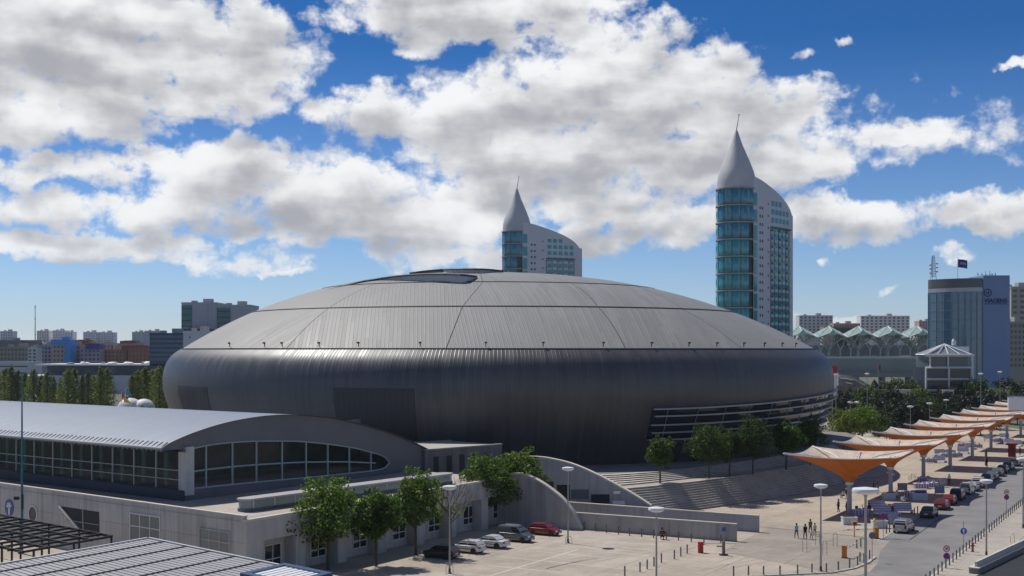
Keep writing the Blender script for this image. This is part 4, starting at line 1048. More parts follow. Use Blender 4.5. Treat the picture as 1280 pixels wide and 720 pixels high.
# --- station canopy (steel trees with glass peaks) and viaduct
st = thing('station_canopy', 'station canopy of steel trees carrying folded green glass peaks', 'canopy', (P(1085, 437, 700).x, 700, 17))
glg = glass('canopy_glass', (.26,.38,.34), .3, .95); gsteel = mat('pale_green_steel', (.46,.52,.50), .5, metal=.2)
def W_(px, py, Y): return P(px, py, Y) - st.location
cw_ = 36.5/F*700
for row in range(3):
    for k in range(6 if row == 0 else 7):
        px = 999 + k*37.0 + row*6; Y = 700 + row*19; base_ = Vector((P(px, 437, 700).x + row*2.0, Y, 17)) - st.location; h = 15.8
        m = MB(); c = base_
        apex = c + Vector((0, 0, h+2.0)); hw_ = cw_*.5; ed = h - 3.8
        # folded roof: star of 8 triangles, valleys low at corners, ridges at mid sides
        pts = [c + Vector((x*hw_, y*9.0, ed + zz)) for x, y, zz in ((-1,-1,-.4),(0,-1,2.6),(1,-1,-.4),(1,0,1.6),(1,1,-.4),(0,1,2.6),(-1,1,-.4),(-1,0,1.6))]
        m.add([apex] + pts, [(0, 1+i, 1+(i+1) % 8) for i in range(8)]); m.build('glass_peak', glg, st, world=False)
        m = MB()
        for i in range(8): m.tube([apex, pts[i]], .22, 4)
        for i in range(8): m.tube([pts[i], pts[(i+1) % 8]], .2, 4)
        for i in (0, 2, 4, 6):
            for q in (.35, .7): m.tube([apex.lerp(pts[i], q), apex.lerp(pts[(i+1) % 8], q)], .12, 4); m.tube([apex.lerp(pts[i], q), apex.lerp(pts[i-1], q)], .12, 4)
        m.build('roof_ribs', gsteel, st)
        m = MB(); m.tube([c + Vector((-.0,0,-1)), c + Vector((0,0,6))], [.75,.55], 8)
        for sx_, sy_ in ((-1,-1),(1,-1),(1,1),(-1,1)):
            m.tube([c + Vector((0,0,4.5)), c + Vector((sx_*hw_*.34, sy_*3.0, 8.6)), c + Vector((sx_*hw_*.62, sy_*5.6, 10.6)), c + Vector((sx_*hw_*.97, sy_*8.8, ed-.3))], [.5,.42,.34,.25], 6)
            m.tube([c + Vector((sx_*hw_*.34, sy_*3.0, 8.6)), c + Vector((sx_*hw_*.15, sy_*6.0, ed+1.4))], [.3,.2], 5)
        m.build('steel_tree', gsteel, st)
        if row == 0:
            for xo in (-.33, .33):
                m = MB(); e = c + Vector((xo*cw_, -4, 0)); m.tube([e + Vector((0,0,-1)), e + Vector((0,0,5.2))], [.42,.36], 7)
                for s_ in (-1, 1): m.tube([e + Vector((0,0,4.8)), e + Vector((s_*1.5,-.4,7.6)), e + Vector((s_*2.2,-.8,10.6))], [.34,.26,.18], 6)
                m.build('slim_column', gsteel, st)
            m = MB(); fa_ = c + Vector((0, -9.3, ed+3.9)); m.extr([fa_, fa_ + Vector((-2.9,.3,-3.4)), fa_ + Vector((2.2,.3,-3.0))], (0,.15,0)); m.build('lit_gable', glass('gable_glass_lit', (.34,.52,.46), .3, 1.0), st)  # paler than the peaks: the sunlit look is put into the glass colour
vd_ = thing('viaduct', 'long grey-green concrete viaduct carrying the station platforms', 'bridge', (P(1085, 437, 690).x, 712, 0))
m = MB(); m.box((0,0,14.1), (170, 62, 6.6)); m.build('deck', mat('viaduct_concrete', (.22,.27,.265), .75, var=.12, scale=.1), vd_)
m = MB(); m.box((0,-31.4,9.0), (170, 1.2, 3.4)); m.box((0,-31.8,10.9), (170, 2.4, .5)); m.build('lower_beam', mat('viaduct_side', (.20,.23,.24), .7, var=.1, scale=.1), vd_)
m = MB(); m.box((0,-31.2,17.9), (170,.12,1.1)); m.build('deck_railing', gsteel, vd_)
for k in range(12):
    m = MB(); m.box((-77 + k*14, -24, 6.5), (1.8, 6, 13)); m.build('pier', concrete, vd_)
m = MB(); m.box((0, 22, 21.5), (168, 1, 6)); m.build('back_wall', mat('station_backwall', (.44,.46,.48), .7, var=.35, scale=.12), vd_)

# --- office tower with curved glass front, blank wall with sign, mast and flag
ot = thing('office_tower', 'rounded glass office tower with blue-grey side wall carrying a large blue VIAGENS sign', 'building', (P(1217, 437, 520).x, 520, 0))
k_ = 520/F; X0 = (1173-1217)*k_; X1 = (1228-1217)*k_; X2 = (1261-1217)*k_; zt_ = P(0, 347, 520).z
ogl = glass('office_glass', (.05,.17,.26), .1, 1.0, spec=.9); owall = mat('office_blue_wall', (.165,.245,.42), .6, var=.05, scale=.08)
def arc_pts(n=16, off=0.0):
    out = []
    for i in range(n+1):
        t = i/n; x = lerp(X0, X1, t); y = 13.0*(1-t)**2.3 - off; out.append((x, y))
    return out
m = MB(); ap = arc_pts(); 
m.prism(ap + [(X1, 20), (X0+3, 20)], 0, zt_-1.2); m.build('glass_front', ogl, ot, smooth=True, angle=50)
m = MB(); ap2 = arc_pts(off=.25)
for z0_, z1_ in ((zt_-5.6, zt_-4.0),): m.prism(ap2 + [(X1, 3), (X0+2, 18)], z0_, z1_)
m.build('white_band', mat('office_white_band', (.46,.48,.5), .6), ot, smooth=True, angle=50)
m = MB(); m.prism(arc_pts(off=.3) + [(X1, 19), (X0+2, 19)], zt_-3.9, zt_-.2); m.build('roof_band', mat('office_top_band', (.12,.125,.13), .6), ot, smooth=True, angle=50)
for f in range(9):
    z = zt_ - 9.4 - f*3.9; m = MB(); m.prism(arc_pts(off=.18) + [(X1, 2), (X0+2, 18)], z, z+.3); m.build('floor_band', mat('office_floor_band', (.22,.27,.29), .5), ot, smooth=True, angle=50)
for i in range(0, 17, 2):
    x, y = arc_pts(off=.22)[i]; m = MB(); m.box((x, y, (zt_-6)/2), (.3,.3,zt_-6)); m.build('mullion', mat('office_mullion', (.15,.19,.21), .5) if i not in (0,) else owall, ot)
m = MB(); m.box(((X1+X2)/2+.2, 8, (zt_+.9)/2), (X2-X1, 17, zt_+.9)); m.build('side_wall', owall, ot)
sign_b = mat('sign_blue', (.006,.010,.14), .85, var=.03, spec=.1)
cu = bpy.data.curves.new('sign_lettering', 'FONT'); cu.body = 'VIAGENS'; cu.size = 2.45; cu.extrude = .06; cu.align_x = 'CENTER'; cu.offset = .07
so_ = bpy.data.objects.new('tmp_text', cu); COL.objects.link(so_)
dg = bpy.context.evaluated_depsgraph_get(); me = bpy.data.meshes.new_from_object(so_.evaluated_get(dg)); bpy.data.objects.remove(so_)
me.materials.clear(); me.materials.append(sign_b)
xs_ = [v.co.x for v in me.vertices]; wtx = max(xs_) - min(xs_); want = (1258.5-1229.5)*k_
lt = bpy.data.objects.new('sign_lettering', me); COL.objects.link(lt); lt.parent = ot; lt.rotation_euler = (R(90), 0, 0); lt.scale = (want/wtx,)*3
lt.location = ((1244-1217)*k_, -.58, P(0, 378.2, 520).z)
m = MB(); cx, cz = (1234-1217)*k_, P(0, 366, 520).z; rr = 1.62; kk = 30; v = []
for r_, y in ((rr,-.5),(rr,-.62),(rr-.36,-.62),(rr-.36,-.5)): v += [(cx+r_*math.cos(2*math.pi*i/kk), y, cz+r_*math.sin(2*math.pi*i/kk)) for i in range(kk)]
m.add(v, [(e*kk+i, e*kk+(i+1)%kk, ((e+1)%4)*kk+(i+1)%kk, ((e+1)%4)*kk+i) for e in range(4) for i in range(kk)])
m.box((cx-.42,-.56,cz-.15), (.26,.12,1.0)); m.box((cx+.38,-.56,cz+.1), (.26,.12,1.5)); m.box((cx,-.56,cz-.62), (.8,.12,.24)); m.box((cx+.02,-.56,cz+.1),(.5,.12,.22))
m.build('sign_emblem', sign_b, ot)
m = MB(); m.box(((1244-1217)*k_, -.54, P(0,379.9,520).z), (want*.96, .1, .28)); m.build('sign_underline', sign_b, ot)
# roof lattice mast, antennas, flag
m = MB(); mx0 = (1174.5-1217)*k_; zb = zt_-.3; zt2 = P(0, 317, 520).z
for a in (0, 120, 240):
    ca, sa = math.cos(R(a)), math.sin(R(a)); m.tube([(mx0+ca*1.3, 8+sa*1.3, zb), (mx0+ca*.6, 8+sa*.6, zb+9.5)], .1, 4)
for z in range(1, 9):
    w = 1.3 - .08*z; q = [(mx0+math.cos(R(a))*w, 8+math.sin(R(a))*w, zb+z*1.1) for a in (0,120,240)]
    for i in range(3): m.tube([q[i], q[(i+1)%3]], .07, 4)
    q2 = [(mx0+math.cos(R(a))*(w-.08), 8+math.sin(R(a))*(w-.08), zb+(z+1)*1.1) for a in (0,120,240)]
    for i in range(3): m.tube([q[i], q2[(i+1)%3]], .06, 4)
m.tube([(mx0, 8, zb+9), (mx0, 8, zt2)], .1, 4)
for z in (2.5, 4.2, 5.8): m.box((mx0-1.4, 7, zb+z), (.8,.8,.5)); m.box((mx0+1.3, 7, zb+z+.6), (.7,.7,.5))
m.build('antenna_mast', steel, ot)
m = MB(); fx = (1203.5-1217)*k_; m.tube([(fx,6,zt_-.3),(fx,6,P(0,320.5,520).z)], [.14,.09], 6); m.build('flag_pole', white_stl, ot)
m = MB(); n = 8; zf_ = P(0, 327.5, 520).z
for i in range(n+1):
    for z in (zf_+1.7, zf_-1.7): m.v.append((fx + .15 + 3.9*i/n, 6 + .35*math.sin(i*1.1), z - .6*i/n))
m.f = [(2*i, 2*i+1, 2*i+3, 2*i+2) for i in range(n)]; m.m = [0]*n
fl_o = m.build('flag', mat('flag_blue', (.015,.025,.17), .7), ot, smooth=True)
m = MB(); 
for i in range(2, 7): m.add([(fx+.15+3.9*i/n, 5.93+.35*math.sin(i*1.1), zf_-.6*i/n+.55), (fx+.15+3.9*(i+.8)/n, 5.93+.35*math.sin((i+.8)*1.1), zf_-.6*(i+.8)/n+.5), (fx+.15+3.9*(i+.8)/n, 5.93+.35*math.sin((i+.8)*1.1), zf_-.6*(i+.8)/n-.35), (fx+.15+3.9*i/n, 5.93+.35*math.sin(i*1.1), zf_-.6*i/n-.25)], [(0,3,2,1)])
m.build('flag_emblem', mat('flag_pale', (.35,.4,.5), .7), ot)
m = MB()
for px in (1229, 1234, 1239, 1244, 1247, 1251): m.tube([((px-1217)*k_, 6, zt_), ((px-1217)*k_, 6, zt_+rnd.uniform(1.5,3.4))], .1, 4); m.box(((px-1217)*k_, 5.8, zt_+1.6), (.6,.3,.4))
m.build('roof_antennas', steel, ot)

# --- white framed pavilion with pyramid roof
wp = thing('glass_pavilion', 'three-storey glass block in white framing with skeletal pyramid roof', 'building', (P(1197, 437, 420).x, 420, 0))
kp = 420/F
def wz(y): return P(0, y, 420).z
xa, xb, xc = (1157-1197)*kp, (1215-1197)*kp, (1237-1197)*kp; dep_ = 15.0
wgl = glass('pavilion_dark_glass', (.03,.035,.05), .1, 1.0)
z_e, z_2, z_1 = wz(444.5), wz(459.5), wz(474)
core = [(xa+.4,.4),(xb-.4,.4),(xc-.4,dep_),(xa+.4,dep_)]
m = MB(); m.prism(core, 0, z_2); m.build('lower_glass', wgl, wp)
core2 = [((1163-1197)*kp,1.2),(xb-1.0,1.2),(xc-1.2,dep_),((1163-1197)*kp,dep_)]
m = MB(); m.prism(core2, z_2, z_e); m.build('upper_glass', glass('pavilion_glass_up', (.06,.09,.1), .1, 1.0), wp)
def wbeam(z, pts, th=.55):
    m = MB()
    for p, q in zip(pts, pts[1:]): m.tube([(p[0],p[1],z),(q[0],q[1],z)], th*.6, 4)
    m.build('floor_beam', white_stl, wp)
per = [(xa,0),(xb,0),(xc,dep_-.3)]
for z in (z_2, z_1, z_1-3.7): wbeam(z, per)
per2 = [((1157-1197)*kp,0.2),(xb,0.2),(xc,dep_-.3)]; wbeam(z_e, per2, .6)
for px, d0 in ((1157.5,0),(1186,0),(1215,0)):
    m = MB(); m.box(((px-1197)*kp, d0, z_2/2), (.5,.5,z_2)); m.build('frame_post', white_stl, wp)
for px in (1163.5, 1186, 1216): m = MB(); m.box(((px-1197)*kp, .7, (z_2+z_e)/2), (.4,.4,z_e-z_2)); m.build('frame_post', white_stl, wp)
for t_ in (.25,.5,.75,1.0): m = MB(); m.box((lerp(xb,xc,t_), (dep_-.3)*t_, z_e/2), (.3,.3,z_e)); m.build('frame_post', white_stl, wp)
ax_ = ((1189-1197)*kp, 6.5, wz(430)); ev = [(xa-.1,0,z_e+.3),(xb,0,z_e+.3),(xb+2.0,13,z_e+.3),(xa+1,13,z_e+.3)]
m = MB()
for i in range(4):
    for t_ in (0,.25,.5,.75):
        q = Vector(ev[i]).lerp(Vector(ev[(i+1)%4]), t_); m.tube([ax_, q], .24 if t_ == 0 else .15, 5)
    m.tube([ev[i], ev[(i+1)%4]], .28, 5)
m.build('pyramid_frame', white_stl, wp)
m = MB(); m.add([Vector(ax_)+Vector((0,0,-.5))] + [Vector(e)+Vector((0,0,-.35)) for e in ev], [(0,1,2),(0,2,3),(0,3,4),(0,4,1)]); m.build('pyramid_glass', glass('pyramid_pane', (.22,.25,.28), .15, .75), wp)
m = MB(); m.lathe([(.7,0),(.7,1.4),(.3,2.2)], c=((1204-1197)*kp, 9, z_e+3.4), n=10); m.box(((1209-1197)*kp, 10, z_e+1.8), (7,4,2.4)); m.build('roof_plant', white_stl, wp)
# red and white banner, low pale walls and terrace beyond the arena
bn = thing('red_banner', 'red banner sign above a white panel right of the arena', 'sign', (P(1041, 437, 345).x, 345, 0))
m = MB(); m.box((-.2,0,P(0,463,345).z), (2.6,.15,2.4)); m.build('red_panel', mat('banner_red', (.42,.015,.02), .6), bn)
m = MB(); m.box((.4,.2,P(0,474,345).z), (2.2,.3,3.4)); m.build('white_panel', white_pt, bn)
m = MB(); m.tube([(0,.4,0),(0,.4,P(0,458,345).z)], .14, 6); m.build('post', steel, bn)
b2 = thing('red_flag', 'small red banner on a tall grey pole before the viaduct', 'sign', (P(1098, 437, 380).x, 380, 0))
m = MB(); m.tube([(0,0,0),(0,0,P(0,456,380).z)], [.12,.08], 6); m.build('pole', steel, b2); m = MB(); m.box((.35,0,P(0,459.5,380).z), (.65,.08,1.5)); m.build('banner', mat('banner_red2', (.3,.01,.02), .6), b2)
for lb, px0, px1, y0, y1, Y in (('long pale low wall among the dark trees', 1072, 1138, 487.5, 493, 400), ('short pale low wall beneath the glass pavilion', 1178, 1192, 488, 492, 398), ('pale low wall beyond the last orange canopies', 1232, 1262, 488, 492, 405)):
    t = thing('low_wall', lb, 'wall', (P((px0+px1)/2, 437, Y).x, Y, 0)); w = (px1-px0)/F*Y; zt__ = P(0, y0, Y).z
    m = MB(); m.box((0,0,zt__/2), (w, .5, zt__)); m.build('wall', stone_cap, t); m = MB(); m.box((0,0,zt__+.08), (w+.2,.8,.16)); m.build('coping', white_pt, t)
esc = thing('covered_ramp', 'dark grey covered ramp with curved rails behind the arena corner', 'ramp', (P(1066, 437, 400).x, 400, 0))
for k in range(3):
    m = MB(); pts = [P(lerp(1048, 1082, t_), 470 + k*5 + 11*t_**2.2, 400 - k*2) - esc.location for t_ in [i/8 for i in range(9)]]; m.tube(pts, .55, 6); m.build('curved_rail', concrete if k == 0 else concrete_d, esc, smooth=True)
m = MB(); q = [P(1046,474,402), P(1084,488,402), P(1084,505,402), P(1046,505,402)]; m.extr([v - esc.location for v in q], (0,3,0)); m.build('ramp_wall', concrete_d, esc)
# ================================================================ orange tensile canopies
def fabric(name, col, tcol, mixf, rough=.7):
    m, nt, b = nodes_of(name); L = nt.links; N = nt.nodes.new
    tc = N('ShaderNodeTexCoord'); nz = N('ShaderNodeTexNoise'); nz.inputs['Scale'].default_value = .9; nz.inputs['Detail'].default_value = 8; L.new(tc.outputs['Object'], nz.inputs['Vector'])
    mr = N('ShaderNodeMapRange'); mr.inputs[1].default_value = .3; mr.inputs[2].default_value = .75; mr.inputs[3].default_value = 1.08; mr.inputs[4].default_value = .78; L.new(nz.outputs['Fac'], mr.inputs[0])
    vm = N('ShaderNodeVectorMath'); vm.operation = 'SCALE'; vm.inputs[0].default_value = col; 
    def mt(op, a, b2=None):
        n = N('ShaderNodeMath'); n.operation = op
        for i, x in enumerate((a, b2)):
            if x is None: continue
            if isinstance(x, (int, float)): n.inputs[i].default_value = x
            else: L.new(x, n.inputs[i])
        return n.outputs[0]
    sp = N('ShaderNodeSeparateXYZ'); L.new(tc.outputs['Object'], sp.inputs[0]); an = mt('MULTIPLY', mt('ARCTAN2', sp.outputs[1], sp.outputs[0]), 32/6.28319)
    sm = mt('ABSOLUTE', mt('SUBTRACT', mt('FRACT', an), .5)); seam = N('ShaderNodeMapRange'); L.new(sm, seam.inputs[0]); seam.inputs[1].default_value = .0; seam.inputs[2].default_value = .07; seam.inputs[3].default_value = .74; seam.inputs[4].default_value = 1.0
    oi = N('ShaderNodeObjectInfo'); k = mt('MULTIPLY', mt('MULTIPLY', mr.outputs[0], seam.outputs[0]), mt('ADD', .88, mt('MULTIPLY', oi.outputs['Random'], .18)))
    L.new(k, vm.inputs['Scale']); L.new(vm.outputs[0], b.inputs['Base Color'])
    bpw = N('ShaderNodeBump'); bpw.inputs['Strength'].default_value = .25; bpw.inputs['Distance'].default_value = .2; L.new(nz.outputs['Fac'], bpw.inputs['Height']); L.new(bpw.outputs[0], b.inputs['Normal'])
    b.inputs['Roughness'].default_value = rough; b.inputs['Specular IOR Level'].default_value = .2
    t = N('ShaderNodeBsdfTranslucent'); t.inputs[0].default_value = (*tcol, 1); ms = N('ShaderNodeMixShader'); ms.inputs[0].default_value = mixf
    L.new(b.outputs[0], ms.inputs[1]); L.new(t.outputs[0], ms.inputs[2]); L.new(ms.outputs[0], nt.nodes['Material Output'].inputs['Surface']); return m
fab_in = fabric('canopy_cream_lining', (.80,.67,.53), (.8,.57,.35), .3); fab_out = fabric('canopy_orange_fabric', (.42,.145,.03), (.68,.25,.05), .35)
polem = mat('lilac_grey_pole', (.40,.39,.44), .5, var=.08, scale=1)
def make_canopy():
    t = thing('canopy_umbrella', 'x', 'canopy'); S = 7.0; na, nr = 64, 14; zth = 4.15
    def surf(off):
        m = MB()
        for j in range(nr+1):
            tt = j/nr
            for i in range(na):
                a = 2*math.pi*i/na; ca, sa = math.cos(a), math.sin(a); k = 1/max(abs(ca), abs(sa))
                corner = (k - 1)/(math.sqrt(2)-1); rimr = S*k*(1 - .055*(1-corner)*math.sin(math.pi*min(1, corner)*.0 + math.pi/2))
                zr = 7.85 + .42*corner
                r = lerp(.42, rimr, tt); rr = lerp(.42, rimr, tt)
                z = zth + (zr - zth)*(tt**.64)
                m.v.append((rr*ca, rr*sa, z + off))
        for j in range(nr):
            for i in range(na): a = j*na+i; c = j*na+(i+1) % na; m.f.append((a, c, c+na, a+na)); m.m.append(0)
        return m
    surf(0).build('outer_fabric', fab_out, t, smooth=True, angle=0); surf(.07).build('inner_lining', fab_in, t, smooth=True, angle=0)
    m = MB(); m.tube([(0,0,0),(0,0,zth+.3)], [.34,.30], 14); m.lathe([(.6,0),(.6,.1),(.4,.16)], n=14); m.build('pole', polem, t, smooth=True)
    m = MB(); m.lathe([(.46,zth-.25),(.52,zth-.2),(.52,zth+.2),(.44,zth+.28)], n=14); m.build('collar', white_stl, t, smooth=True)
    for a in (45, 135, 225, 315):       # arms that carry the four raised tips
        ca, sa = math.cos(R(a)), math.sin(R(a)); rt = S*math.sqrt(2)
        m = MB(); m.tube([(ca*.3, sa*.3, 6.4), (ca*rt*.45, sa*rt*.45, 7.7), (ca*rt*.985, sa*rt*.985, 8.38)], [.12,.12,.1], 6); m.build('tip_arm', white_stl, t)
    for a in (0, 90, 180, 270):
        ca, sa = math.cos(R(a)), math.sin(R(a)); m = MB(); m.tube([(ca*.3, sa*.3, 6.2), (ca*S*.93, sa*S*.93, 7.98)], .07, 6)
        for q in (.35, .6, .85): m.tube([(ca*S*q-sa*.5, sa*S*q+ca*.5, 6.3+1.9*q), (ca*S*q+sa*.5, sa*S*q-ca*.5, 6.3+1.9*q)], .05, 4)
        m.build('edge_strut', white_stl, t)
    m = MB()
    for i in range(na):
        a = 2*math.pi*i/na
    rim = surf(.04).v[-na:]; m.tube([Vector(p) for p in rim] + [Vector(rim[0])], .07, 5); m.build('rim_cable', white_stl, t)
    m = MB()
    for a in (30, 210): m.tube([(0,0,3.2),(math.cos(R(a))*1.3, math.sin(R(a))*1.3, 3.35)], .05, 5); m.box((math.cos(R(a))*1.35, math.sin(R(a))*1.35, 3.3), (.45,.3,.16))
    m.build('pole_lights', white_stl, t); return t
cano = make_canopy(); ORD = ['nearest and largest','second','third','fourth','fifth','sixth','seventh','eighth','ninth','tenth','eleventh','farthest']
for k in range(11):
    p = SN(172 + 25.2*k, -42.4); lb = 'orange funnel-shaped fabric canopy on a pole, %s along the row' % (ORD[k] if k else 'nearest')
    if k == 0: cano.location = p; cano.rotation_euler.z = HEAD; cano['label'] = 'nearest orange funnel-shaped fabric canopy, with people standing by its pole'; cano['group'] = 'row of orange fabric canopies'
    else: dup(cano, p, HEAD, lb.replace('nearest', 'first') + ' from the camera')

# ================================================================ lamps, bollards, signs, barriers
headm = mat('lamp_head_white', (.66,.67,.68), .45, var=.05, scale=2)
def make_lamp(h, r, label, loc, pr=.09, rz=0.0):
    t = thing('street_lamp', label, 'lamp', loc, rz, 'disc-headed street lamps')
    m = MB(); m.tube([(0,0,0),(0,0,h*.3),(0,0,h-.15)], [pr*1.15,pr,pr*.7], 10); m.build('lamp_post', steel, t, smooth=True)
    m = MB(); m.lathe([(.05,h-.32),(r*.55,h-.26),(r*.97,h-.12),(r,h),(r*.95,h+.1),(r*.3,h+.18),(.02,h+.2)], n=28); m.build('lamp_head', headm, t, smooth=True, angle=40)
    m = MB(); m.lathe([(.08,h-.5),(.14,h-.34),(.1,h-.3)], n=10); m.build('head_bracket', steel, t, smooth=True)
    m = MB(); m.lathe([(pr*2.4,0),(pr*2.4,.06),(pr*1.4,.14),(pr*1.3,.5)], n=10); m.build('base_collar', steel_dk, t, smooth=True); return t
LAMPS = [((562,717),'disc street lamp standing beside the black hatchback in the car park'), ((710,679),'disc street lamp in front of the dark curved ramp wall'),
 ((1026,714),'disc street lamp left of the orange barrier among bollards'), ((1233,695),'disc street lamp on the right pavement beside the blue arrow sign')]
for (px, py), lb in LAMPS:
    q = G(px, py); make_lamp(8.5 if px != 1233 else 8.0, .68, lb, q)
q = P(820.5, 437, 108.5); make_lamp(8.5, .7, 'disc street lamp at bottom centre in front of the low ramp walls', (q.x, q.y, 0))
q = P(1082, 437, 82); make_lamp(13.0, .86, 'largest disc street lamp, closest to the camera, before the market tables', (q.x, q.y, 0), .11)
q = P(1279, 437, 157); make_lamp(8.5, .8, 'disc street lamp cut by the right edge of the picture', (q.x, q.y, .1))
for px, Y, h, lb in ((1138,304,8.5,'distant disc lamp, left one of three before dark trees'), (1162,322,8.5,'distant disc lamp, middle one of three before dark trees'), (1183,343,8.5,'distant disc lamp, right one of three before dark trees'),
     (1045,330,15.6,'tall distant disc lamp beside the red banner'), (1084,340,15.6,'tall distant disc lamp before the grey viaduct'), (1226,330,15.8,'tall distant disc lamp in front of the white framed glass block'), (1250,345,16,'tall distant disc lamp right of the white framed glass block')):
    q = P(px, 437, Y); make_lamp(h, .75 if h < 9 else .62, lb, (q.x, Y, 0))
dl = make_lamp(8.6, .7, 'double-headed distant lamp behind the bright green tree', (P(1063,437,327).x, 327, 0))
m = MB(); m.lathe([(.05,8.3),(.6,8.35),(.7,8.6),(.3,8.8),(.02,8.82)], c=(1.5,0,0), n=20); m.tube([(0,0,8.3),(1.5,0,8.4)], .05, 5); m.build('second_head', headm, dl, smooth=True)

bo = MB(); bo.lathe([(.075,0),(.075,.92),(.06,.98),(.02,1.0)], n=10); bo.lathe([(.082,.78),(.082,.86)], n=10, cap=False)
bom = bo.mesh('bollard', mat('bollard_steel', (.13,.13,.135), .45, metal=.4, var=.1), smooth=True)
def bollard(p, label, group): o = put('bollard', bom, None, p); return tag(o, label, 'bollard', group)
for k in range(46): bollard(SN(121 + k*2.05, nR + .55, .1), 'slim dark steel bollard in the row along the right kerb of the road', 'bollards along the right kerb')
for k in range(9): bollard(SN(150 + k*2.4, nR + 5.8 + (k % 2)*.6, .1), 'slim dark steel bollard scattered on the right pavement', 'bollards on the right pavement')
for px, py in ((730,662.5),(744,664),(758,666),(773,668),(787,669.5),(802,671),(817,672.5),(833,674),(848,675.5),(864,677.5)):
    bollard(G(px, py), 'slim dark steel bollard in the row at the foot of the long ramp wall', 'bollards along the ramp wall')
for px, py in ((781,720),(800,715),(809,711.5),(817.5,708),(826.7,703.5),(843,699),(851,695.5),(859,692)):
    bollard(G(px, py), 'slim dark steel bollard in the slanting row at the car park exit', 'bollards at the car park exit')
for px, py in ((917,720),(935.6,720),(954.5,720),(975,719.5),(997,718.5),(1015,717),(1033,716.5),(1048,714),(1062,710.5),(1072,707.5),(1080,704),(1087,699)):
    bollard(G(px, py), 'slim dark steel bollard in the curved row around the kerb corner', 'bollards around the kerb corner')
for px, py in ((1071,685.5),(1076,684),(1108,667),(1112,666),(1118,664),(1075,702),(1143,644),(1147,642)):
    bollard(G(px, py), 'slim dark steel bollard near the barriers and market planters', 'bollards near the barriers')
for px, py in ((880,681),(901,679)): bollard(G(px, py), 'slim dark steel bollard near the red cabinet by the low walls', 'bollards near the red cabinet')
bluesg = mat('sign_face_blue', (.02,.09,.42), .4, var=.03); redsg = mat('sign_face_red', (.5,.02,.03), .4, var=.03); whsg = mat('sign_face_white', (.75,.75,.75), .4, var=.03); bksg = mat('sign_back_grey', (.13,.15,.16), .5); pursg = mat('no_parking_blue', (.06,.04,.25), .4, var=.04); blk = mat('sign_black', (.01,.01,.01), .5)
def disc(m, z, r, y, th=.02, n=24): m.extr([(r*math.cos(2*math.pi*i/n), y, z + r*math.sin(2*math.pi*i/n)) for i in range(n)], (0, -th, 0))
def txt_mesh(s, size, matl):
    cu = bpy.data.curves.new('lettering', 'FONT'); cu.body = s; cu.size = size; cu.extrude = .006; cu.align_x = 'CENTER'; cu.align_y = 'CENTER'; cu.offset = .008
    o = bpy.data.objects.new('tmp', cu); COL.objects.link(o); dg = bpy.context.evaluated_depsgraph_get(); me = bpy.data.meshes.new_from_object(o.evaluated_get(dg)); bpy.data.objects.remove(o)
    me.materials.clear(); me.materials.append(matl); return me
def sign(name, label, base, faces, top, rz=0.0, group=None):
    t = thing(name, label, 'sign', base, rz, group); m = MB(); m.tube([(0,0,0),(0,0,top)], .035, 8); m.build('sign_post', steel, t, smooth=True)
    for kind, z, r in faces:
        if kind == 'noparking':
            m = MB(); disc(m, z, r, -.05); o = m.build('red_ring', redsg, t); m = MB(); disc(m, z, r*.8, -.072, .008); m.build('blue_face', pursg, o)
            m = MB(); m.box((0,0,0), (r*1.6,.008,r*.17), M=Matrix.Translation((0,-.086,z)) @ Matrix.Rotation(R(-45), 4, 'Y')); m.build('red_slash', redsg, o)
        elif kind == 'speed':
            m = MB(); disc(m, z, r, -.05); o = m.build('red_ring', redsg, t); m = MB(); disc(m, z, r*.76, -.072, .008); m.build('white_face', whsg, o)
            tm = put('lettering', txt_mesh('30', r*1.0, blk), o, (0,-.088,z)); tm.rotation_euler = (R(90), 0, 0)
        elif kind == 'arrow':
            m = MB(); disc(m, z, r, -.05); o = m.build('blue_face', bluesg, t)
            m = MB(); m.extr([(-.06,-.072,z-.26),(.06,-.072,z-.26),(.06,-.072,z+.05),(.18,-.072,z+.05),(0,-.072,z+.28),(-.18,-.072,z+.05),(-.06,-.072,z+.05)], (0,-.008,0)); m.build('white_arrow', whsg, o)
        elif kind == 'back':
            m = MB(); disc(m, z, r, -.03); m.box((0,-.06,z), (r*1.5,.02,.06)); m.build('sign_back', bksg, t)
        elif kind == 'parking':
            m = MB(); m.box((0,-.05,z), (r*2,.02,r*2)); o = m.build('blue_face', bluesg, t)
    return t
sign('speed_limit_sign', 'round 30 speed limit sign above a no-parking disc, near bottom of the road', G(1183, 711), [('speed',2.02,.34),('noparking',1.28,.34)], 2.4)
sign('direction_sign', 'round blue sign with white upward arrow on the right pavement edge', G(1204.4, 693), [('arrow',2.5,.36)], 3.6)
sign('speed_limit_sign', 'farther 30 speed limit sign above a no-parking disc by the right bollards', G(1258, 641), [('speed',2.8,.36),('noparking',2.1,.36)], 3.1)
sign('no_parking_sign', 'single no-parking disc on a pole beside the silver people carrier', G(1104.2, 672), [('noparking',2.5,.36)], 2.8)
sign('round_sign', 'round sign seen from its grey back beside the orange barrier cabinet', G(1090.2, 702.5), [('back',2.75,.36)], 3.0)
sign('parking_sign', 'small square blue sign above the grey barrier post', G(904.7, 684), [('parking',2.0,.22)], 2.3)
orange_p = mat('barrier_orange', (.55,.19,.02), .5, var=.08)
